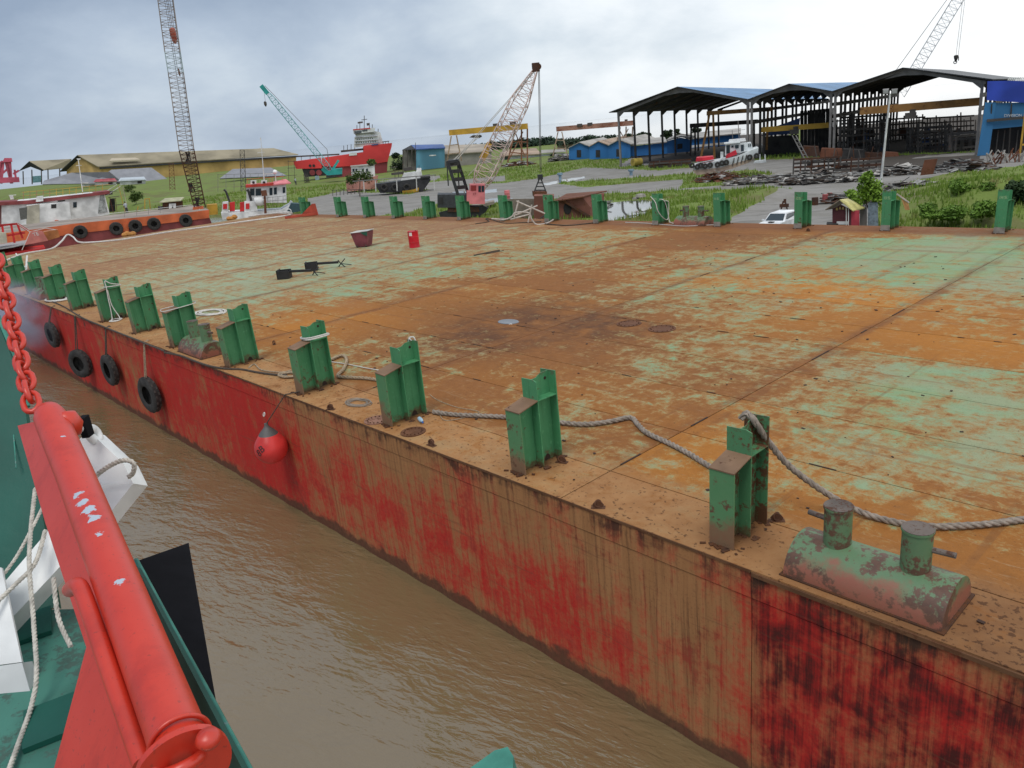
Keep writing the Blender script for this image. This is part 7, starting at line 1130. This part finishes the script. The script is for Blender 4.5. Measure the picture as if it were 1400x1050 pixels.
# shrubs on the mound at right
for (x, y, rx, ry, n, lab) in ((1330, 262, 22, 12, 2600, 'bright green bushy growth on top of the grass mound'), (1290, 288, 22, 10, 2000, 'leafy low bushes on the left slope of the grass mound'), (1395, 262, 14, 16, 2600, 'dark green bushes at the right edge behind the mound'), (1345, 285, 14, 9, 1200, 'dark leafy tuft between mound and rightmost post'), (1312, 250, 10, 6, 900, 'pale reed clump at the top of the mound')):
    F = Face(x, y + ry + 20); r = random.Random(int(x)); bl_ = [(F(x + r.uniform(-rx, rx), y + r.uniform(-ry, ry) * .7 + abs(r.gauss(0, .3)) * 4, r.uniform(-1, 1.5)), (rx * F.mpp * .42, .9, ry * F.mpp * .5)) for _ in range(14)]
    blobtree('bush', lab, 'bush', F, bl_, n * 2, .12, BRI2 if x < 1380 else MID_, [([F(x + dx, y + ry + 3), F(x + dx * 1.5, y)], [.04, .02]) for dx in (-4, 0, 5)], None, 'bushes on the right hand mound')
for (x, y, rx, ry, n, lab) in ((186, 270, 9, 9, 900, 'dark green bush beside the stair frame'), (175, 258, 12, 5, 600, 'low green bush behind the stair frame')):
    F = Face(x, y + ry, 125); r = random.Random(int(x)); bl_ = [(F(x + r.uniform(-rx, rx) * .7, y + r.uniform(-ry, ry) * .6), (rx * F.mpp * .5, 1.2, ry * F.mpp * .5)) for _ in range(7)]; blobtree('bush', lab, 'bush', F, bl_, n, .22, SHR, [([F(x, y + ry + 2), F(x, y)], [.08, .04])])
F = Face(902, 296, 50); mb = MB(); [mb.lathe([(0, 0), (r_, .05), (r_ * .8, r_ * .6), (0, r_ * .75)], F(x, y), 8) for x, y, r_ in ((876, 270, .45), (869, 273, .3))]; solo(mb, 'boulder', flat('boulder_grey', (.26, .24, .21), .9, .3, 3), F.M, 'grey boulder in the grass left of the roped far post', 'boulder', None, 50)
# ================================================================== the vessel the picture is taken from
HRD = None
def redmat():
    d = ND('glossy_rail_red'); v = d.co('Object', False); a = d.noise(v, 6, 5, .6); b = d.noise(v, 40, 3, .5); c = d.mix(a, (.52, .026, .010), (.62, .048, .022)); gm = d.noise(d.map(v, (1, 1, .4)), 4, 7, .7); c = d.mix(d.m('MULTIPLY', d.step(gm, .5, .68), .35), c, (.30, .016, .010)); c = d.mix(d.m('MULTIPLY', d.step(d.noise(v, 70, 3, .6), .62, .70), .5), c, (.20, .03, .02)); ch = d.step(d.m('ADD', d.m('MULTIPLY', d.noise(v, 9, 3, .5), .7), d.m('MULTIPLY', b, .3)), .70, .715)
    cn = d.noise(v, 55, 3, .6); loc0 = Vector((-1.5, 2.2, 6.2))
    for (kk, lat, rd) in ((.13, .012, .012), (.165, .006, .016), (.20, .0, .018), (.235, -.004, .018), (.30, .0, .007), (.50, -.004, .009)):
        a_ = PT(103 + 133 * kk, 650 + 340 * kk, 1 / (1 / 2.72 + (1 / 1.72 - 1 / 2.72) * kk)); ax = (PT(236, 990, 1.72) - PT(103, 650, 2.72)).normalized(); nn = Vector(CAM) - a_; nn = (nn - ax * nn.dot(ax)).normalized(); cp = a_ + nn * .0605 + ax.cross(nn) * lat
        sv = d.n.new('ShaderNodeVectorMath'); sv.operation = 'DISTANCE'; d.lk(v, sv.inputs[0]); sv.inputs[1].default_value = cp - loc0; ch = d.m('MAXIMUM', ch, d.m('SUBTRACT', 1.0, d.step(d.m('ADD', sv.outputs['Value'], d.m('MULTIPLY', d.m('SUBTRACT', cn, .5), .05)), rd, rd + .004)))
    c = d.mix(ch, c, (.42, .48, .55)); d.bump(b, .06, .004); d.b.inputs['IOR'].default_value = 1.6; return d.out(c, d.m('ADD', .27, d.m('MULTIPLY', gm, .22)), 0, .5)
VR = redmat(); VG = paint('vessel_green', (.008, .085, .062), .05, 3, .5, (.20, .26, .24)); VGD = paint('vessel_green_dark', (.018, .075, .052), .2, 4, .6, (.05, .045, .03)); VTE = paint('edge_teal', (.05, .22, .17), .35, 14, .55, (.22, .26, .26)); VW = paint('frame_white', (.70, .71, .70), .03, 5, .4, (.40, .30, .18)); VB = flat('rubber_black', (.008, .008, .010), .95, .2, 8); VB.node_tree.nodes['Principled BSDF'].inputs['Specular IOR Level'].default_value = .15
t = thing('work_vessel', 'green and red painted vessel edge in the foreground at lower left', 'vessel', at((-1.5, 2.2, 6.2)))
def pp(*L): return [PT(*p) for p in L]
def wprism(L, th, name, mat, par=None, sm=None):
    p = pp(*L); n = (p[len(p) // 2] - p[0]).cross(p[-1] - p[0]).normalized(); cc = Vector(CAM)
    for i, q in enumerate(p):
        dr = (q - cc); dn_ = dr.dot(n)
        if abs(dn_) > .15 * dr.length: p[i] = cc + dr * ((p[0] - cc).dot(n) / dn_)
    mb = MB(); mb.prism(p, n * th); return mb.build(name, mat, par or t, sm, world=True)
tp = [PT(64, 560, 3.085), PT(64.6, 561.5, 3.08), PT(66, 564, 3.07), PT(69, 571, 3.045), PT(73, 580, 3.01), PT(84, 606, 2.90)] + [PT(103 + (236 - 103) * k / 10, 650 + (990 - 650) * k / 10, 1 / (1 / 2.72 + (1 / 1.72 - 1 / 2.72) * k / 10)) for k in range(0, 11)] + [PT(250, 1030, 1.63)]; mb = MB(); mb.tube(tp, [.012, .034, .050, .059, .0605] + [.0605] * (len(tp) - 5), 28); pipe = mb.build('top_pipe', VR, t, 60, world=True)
mb = MB(); mb.lathe([(0, -.055), (.035, -.045), (.052, 0), (.035, .045), (0, .055)], PT(94, 580, 3.02), 16); mb.build('pipe_end_lug', VR, t, 60, world=True)
wprism([(24, 582, 3.34), (66, 572, 3.10), (105, 655, 2.78), (170, 820, 2.25), (238, 990, 1.90), (238, 1080, 1.72), (66, 1080, 1.95), (118, 885, 2.22), (62, 715, 2.80)], .014, 'side_plate', VR)
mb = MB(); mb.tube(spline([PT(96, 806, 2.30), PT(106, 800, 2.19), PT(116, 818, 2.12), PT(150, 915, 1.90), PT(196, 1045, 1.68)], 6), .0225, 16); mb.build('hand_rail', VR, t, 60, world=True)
fp = [PT(*q) for q in ((150, 1085, 1.655), (158, 1035, 1.665), (182, 1003, 1.672), (220, 983, 1.677), (262, 971, 1.680), (290, 977, 1.678), (305, 998, 1.672), (313, 1035, 1.662), (322, 1085, 1.650))]; fp = spline(fp, 6); fn = (PT(236, 990, 1.72) - PT(103, 650, 2.72)).normalized(); cf = PT(240, 1040, 1.66); cf = PT(250, 1046, 1.60); ux = fn.cross(Vector((0, 0, 1))).normalized(); uy = ux.cross(fn); fp = [cf + (ux * math.cos(a_) * (1 if abs(math.cos(a_)) < .8 else .97) + uy * math.sin(a_)) * .098 for a_ in [2 * math.pi * k / 40 for k in range(40)]]; mb = MB(); mb.prism(fp, fn * .016); mb.build('end_flange', VR, t, world=True)
sm_ = [PT(78 + 128 * k / 12, 655 + 335 * k / 12, 1 / (1 / 2.76 + (1 / 1.76 - 1 / 2.76) * k / 12)) for k in range(13)]; mb = MB(); mb.tube(sm_, .005, 6); mb.build('weld_seam', paint('weld_tan', (.34, .17, .08), .2, 20, .7), t, 60, world=True); mb = MB(); mb.torus(PT(246, 1012, 1.655), fn.to_track_quat('Z', 'Y').to_matrix(), .0615, .006, 40, 8); mb.build('weld_bead', VR, t, 60, world=True)
c = cf - fn * .0 + Vector((0, 0, 0)) + (Vector(CAM) - cf).normalized() * .03; n_ = (PT(236, 990, 1.72) - PT(103, 650, 2.72)).normalized(); rot = n_.to_track_quat('Z', 'Y').to_matrix(); mb = MB(); mb.torus(c, rot @ Matrix.Rotation(.9, 3, 'X'), .034, .013, 24, 10); mb.build('shackle_ring', VR, t, 60, world=True); [(lambda m_: m_.build('flange_lug', VR, t, 60, world=True))(MB().lathe([(0, -.018), (.02, -.014), (.028, 0), (.02, .014), (0, .018)], PT(*q), 14)) for q in ((205, 1046, 1.56), (285, 1010, 1.565))]
wprism([(188, 768, 3.10), (346, 1062, 2.02), (250, 1066, 2.55), (192, 880, 3.25)], -.012, 'bulwark_plate', VGD)
mb = MB(); mb.tube([PT(186, 766, 3.10), PT(230, 848, 2.70), PT(290, 958, 2.32), PT(346, 1062, 2.02)], .010, 8); mb.build('bulwark_edge', VTE, t, 60, world=True)
wprism([(-90, 330, 4.2), (-4, 430, 4.0), (24, 500, 3.9), (38, 556, 3.8), (84, 832, 3.3), (-90, 842, 3.4)], -.03, 'green_side_wall', VG)
mb = MB(); mb.tube([PT(-4, 430, 3.99), PT(24, 500, 3.89), PT(38, 556, 3.79)], .012, 8); mb.tube([PT(2, 470, 3.95), PT(16, 560, 3.8), PT(22, 640, 3.6)], .003, 5); mb.build('weld_edge', VTE, t, 60, world=True)
zd = PT(20, 838, 3.35).z; mb = MB(); P = [hit(x, y, zd) for x, y in ((-120, 838), (130, 832), (215, 1120), (-160, 1120))]; mb.prism(P, (0, 0, -.02)); mb.build('lower_deck', paint('deck_green_worn', (.045, .15, .115), .5, 5, .6, (.06, .11, .09), .4), t, world=True)
[MB().box(Vector(hit(x, y, zd)) + Vector((0, 0, .012)), (.16, .22, .02), Matrix.Rotation(.5, 3, 'Z')).build('deck_patch', VG, t, world=True) for x, y in ((42, 860), (70, 990))]
wprism([(608, 1075, 3.0), (676, 1026, 3.1), (694, 1021, 3.1), (702, 1034, 3.05), (700, 1075, 2.95)], .10, 'teal_beam_end', VTE)
tag(wprism([(187, 767, 3.16), (258, 742, 3.42), (296, 962, 2.62), (300, 985, 2.46)], .035, 'rubber_fender_plate', VB), None)
for q in ((200, 790, 3.12), (215, 860, 2.95), (247, 758, 3.36), (262, 850, 3.0), (278, 930, 2.72)):
    mb = MB(); mb.lathe([(.010, -.02), (.010, .02), (0, .022)], PT(*q), 8); mb.build('fixing_bolt', VGD, t, world=True)
# white framework
w = thing('white_davit_frame', 'white painted box beam frame sticking out behind the red rail', 'davit', at(PT(110, 640, 3.5)))
def wbeam(a, b, wd, h, nm, par=w, mt=VW): mb = MB(); mb.beam(PT(*a), PT(*b), wd, h, (0, .4, 1)); return mb.build(nm, mt, par, world=True)
wprism([(101, 606, 3.46), (122, 590, 3.50), (169, 634, 3.42), (182, 661, 3.36), (150, 700, 3.36), (118, 640, 3.42)], .10, 'arm_plate', VW, w)
wprism([(182, 661, 3.36), (150, 702, 3.34), (-40, 905, 3.0), (-40, 850, 3.0), (118, 664, 3.36)], .09, 'lower_beam', VW, w)
wprism([(64, 648, 3.72), (66, 676, 3.70), (-40, 792, 3.5), (-40, 745, 3.5)], .07, 'upper_beam', VW, w)
wprism([(-40, 770, 3.05), (2, 776, 3.0), (30, 905, 2.86), (-40, 914, 2.86)], .01, 'web_plate', VW, w)
wprism([(-40, 916, 2.86), (30, 906, 2.86), (42, 948, 2.83), (-40, 962, 2.83)], .06, 'foot_bracket', VW, w)
mb = MB(); mb.cyl(PT(102, 584, 3.3), PT(126, 588, 3.42), .017, .017, 12); mb.build('white_rod', VW, w, 60, world=True); mb = MB(); mb.box(PT(117, 583, 3.36), (.03, .05, .09)); mb.build('black_clamp', VB, w, world=True); mb = MB(); mb.torus(PT(128, 594, 3.46), Matrix.Rotation(1.2, 3, 'Y'), .035, .016, 16, 8); mb.build('clamp_ring', VW, w, 60, world=True)
RP = flat('worn_white_rope', (.52, .49, .43), .85, .25, 30)
def frope(P, r, lab):
    pts = spline(pp(*P), 10); c = pts[len(pts) // 2]; solo(twisted(MB(), pts, r, .05, 3, 6, .008), 'thin_rope', RP, at(c), lab, 'rope', 'thin ropes on the white frame', 60, world=True)
frope([(48, 668, 3.35), (40, 760, 3.1), (46, 850, 2.95), (50, 920, 2.78), (43, 965, 2.70), (26, 1015, 2.55), (8, 1065, 2.4)], .009, 'worn white rope hanging down past the frame foot to the green deck')
frope([(126, 660, 3.30), (134, 648, 3.30), (155, 634, 3.28), (172, 629, 3.28), (183, 634, 3.28), (182, 646, 3.30), (176, 652, 3.32)], .011, 'pale rope looped round the bend of the white frame')
frope([(62, 725, 3.2), (48, 770, 3.1), (20, 800, 3.0), (-20, 838, 2.9)], .009, 'white rope slanting down left across the white beam')
frope([(60, 690, 3.3), (45, 720, 3.2), (20, 765, 3.1), (-15, 810, 3.0)], .007, 'thinner white rope above the slanting one at the left edge')
frope([(73, 790, 2.6), (80, 845, 2.55), (97, 884, 2.5)], .008, 'short white rope end behind the red plate')
# red chain
ch = thing('red_chain', 'red painted steel chain hanging from upper left to the rail top', 'chain', at(PT(20, 470, 3.3)))
a, b = PT(-6, 352, 3.75), PT(44, 556, 3.10); nl = 15; dv = (b - a).normalized()
for k in range(nl):
    c = a.lerp(b, (k + .5) / nl) + Vector((0, 0, -.03 * math.sin(math.pi * k / nl))); mb = MB(); L = (b - a).length / nl; rot = dv.to_track_quat('X', 'Z').to_matrix() @ Matrix.Rotation((k % 2) * math.pi / 2 + .35 + random.uniform(-.2, .2), 3, 'X')
    ring = [(math.cos(x) * L * .62 + (L * .22 if math.cos(x) > 0 else -L * .22) * .6, math.sin(x) * L * .40, 0) for x in [2 * math.pi * j / 16 for j in range(16)]]
    mb.tube([c + rot @ Vector(p) for p in ring], L * .15, 8, True); mb.build('chain_link', VR, ch, 60, world=True)
# ------------------------------------------------------------------ exhaust smoke drifting over the hull
d = ND('exhaust_smoke'); d.nt.nodes.remove(d.b); pv = d.n.new('ShaderNodeVolumePrincipled'); pv.inputs['Color'].default_value = (.72, .74, .90, 1); tc = d.co('Object', False); ln = d.n.new('ShaderNodeVectorMath'); ln.operation = 'LENGTH'; d.lk(tc, ln.inputs[0])
fall = d.m('SUBTRACT', 1.0, d.step(ln.outputs['Value'], .1, 1.0)); nz = d.step(d.noise(tc, 1.6, 4, .6), .35, .75); d.lk(d.m('MULTIPLY', d.m('MULTIPLY', fall, nz), 1.0), pv.inputs['Density']); d.lk(pv.outputs[0], d.n['Material Output'].inputs['Volume'])
mb = MB(); mb.lathe([(0, -1)] + [(math.sin(math.pi * k / 10), -math.cos(math.pi * k / 10)) for k in range(1, 10)] + [(0, 1)], (0, 0, 0), 20); o = mb.build('exhaust_smoke', d.mat); o.matrix_world = onbarge(-42.5, -.9, 2.5, 0) @ Matrix.Diagonal((6.0, 2.2, 2.1, 1)); tag(o, 'thin bluish exhaust smoke drifting past the barge side at left', 'smoke', None, 'stuff')
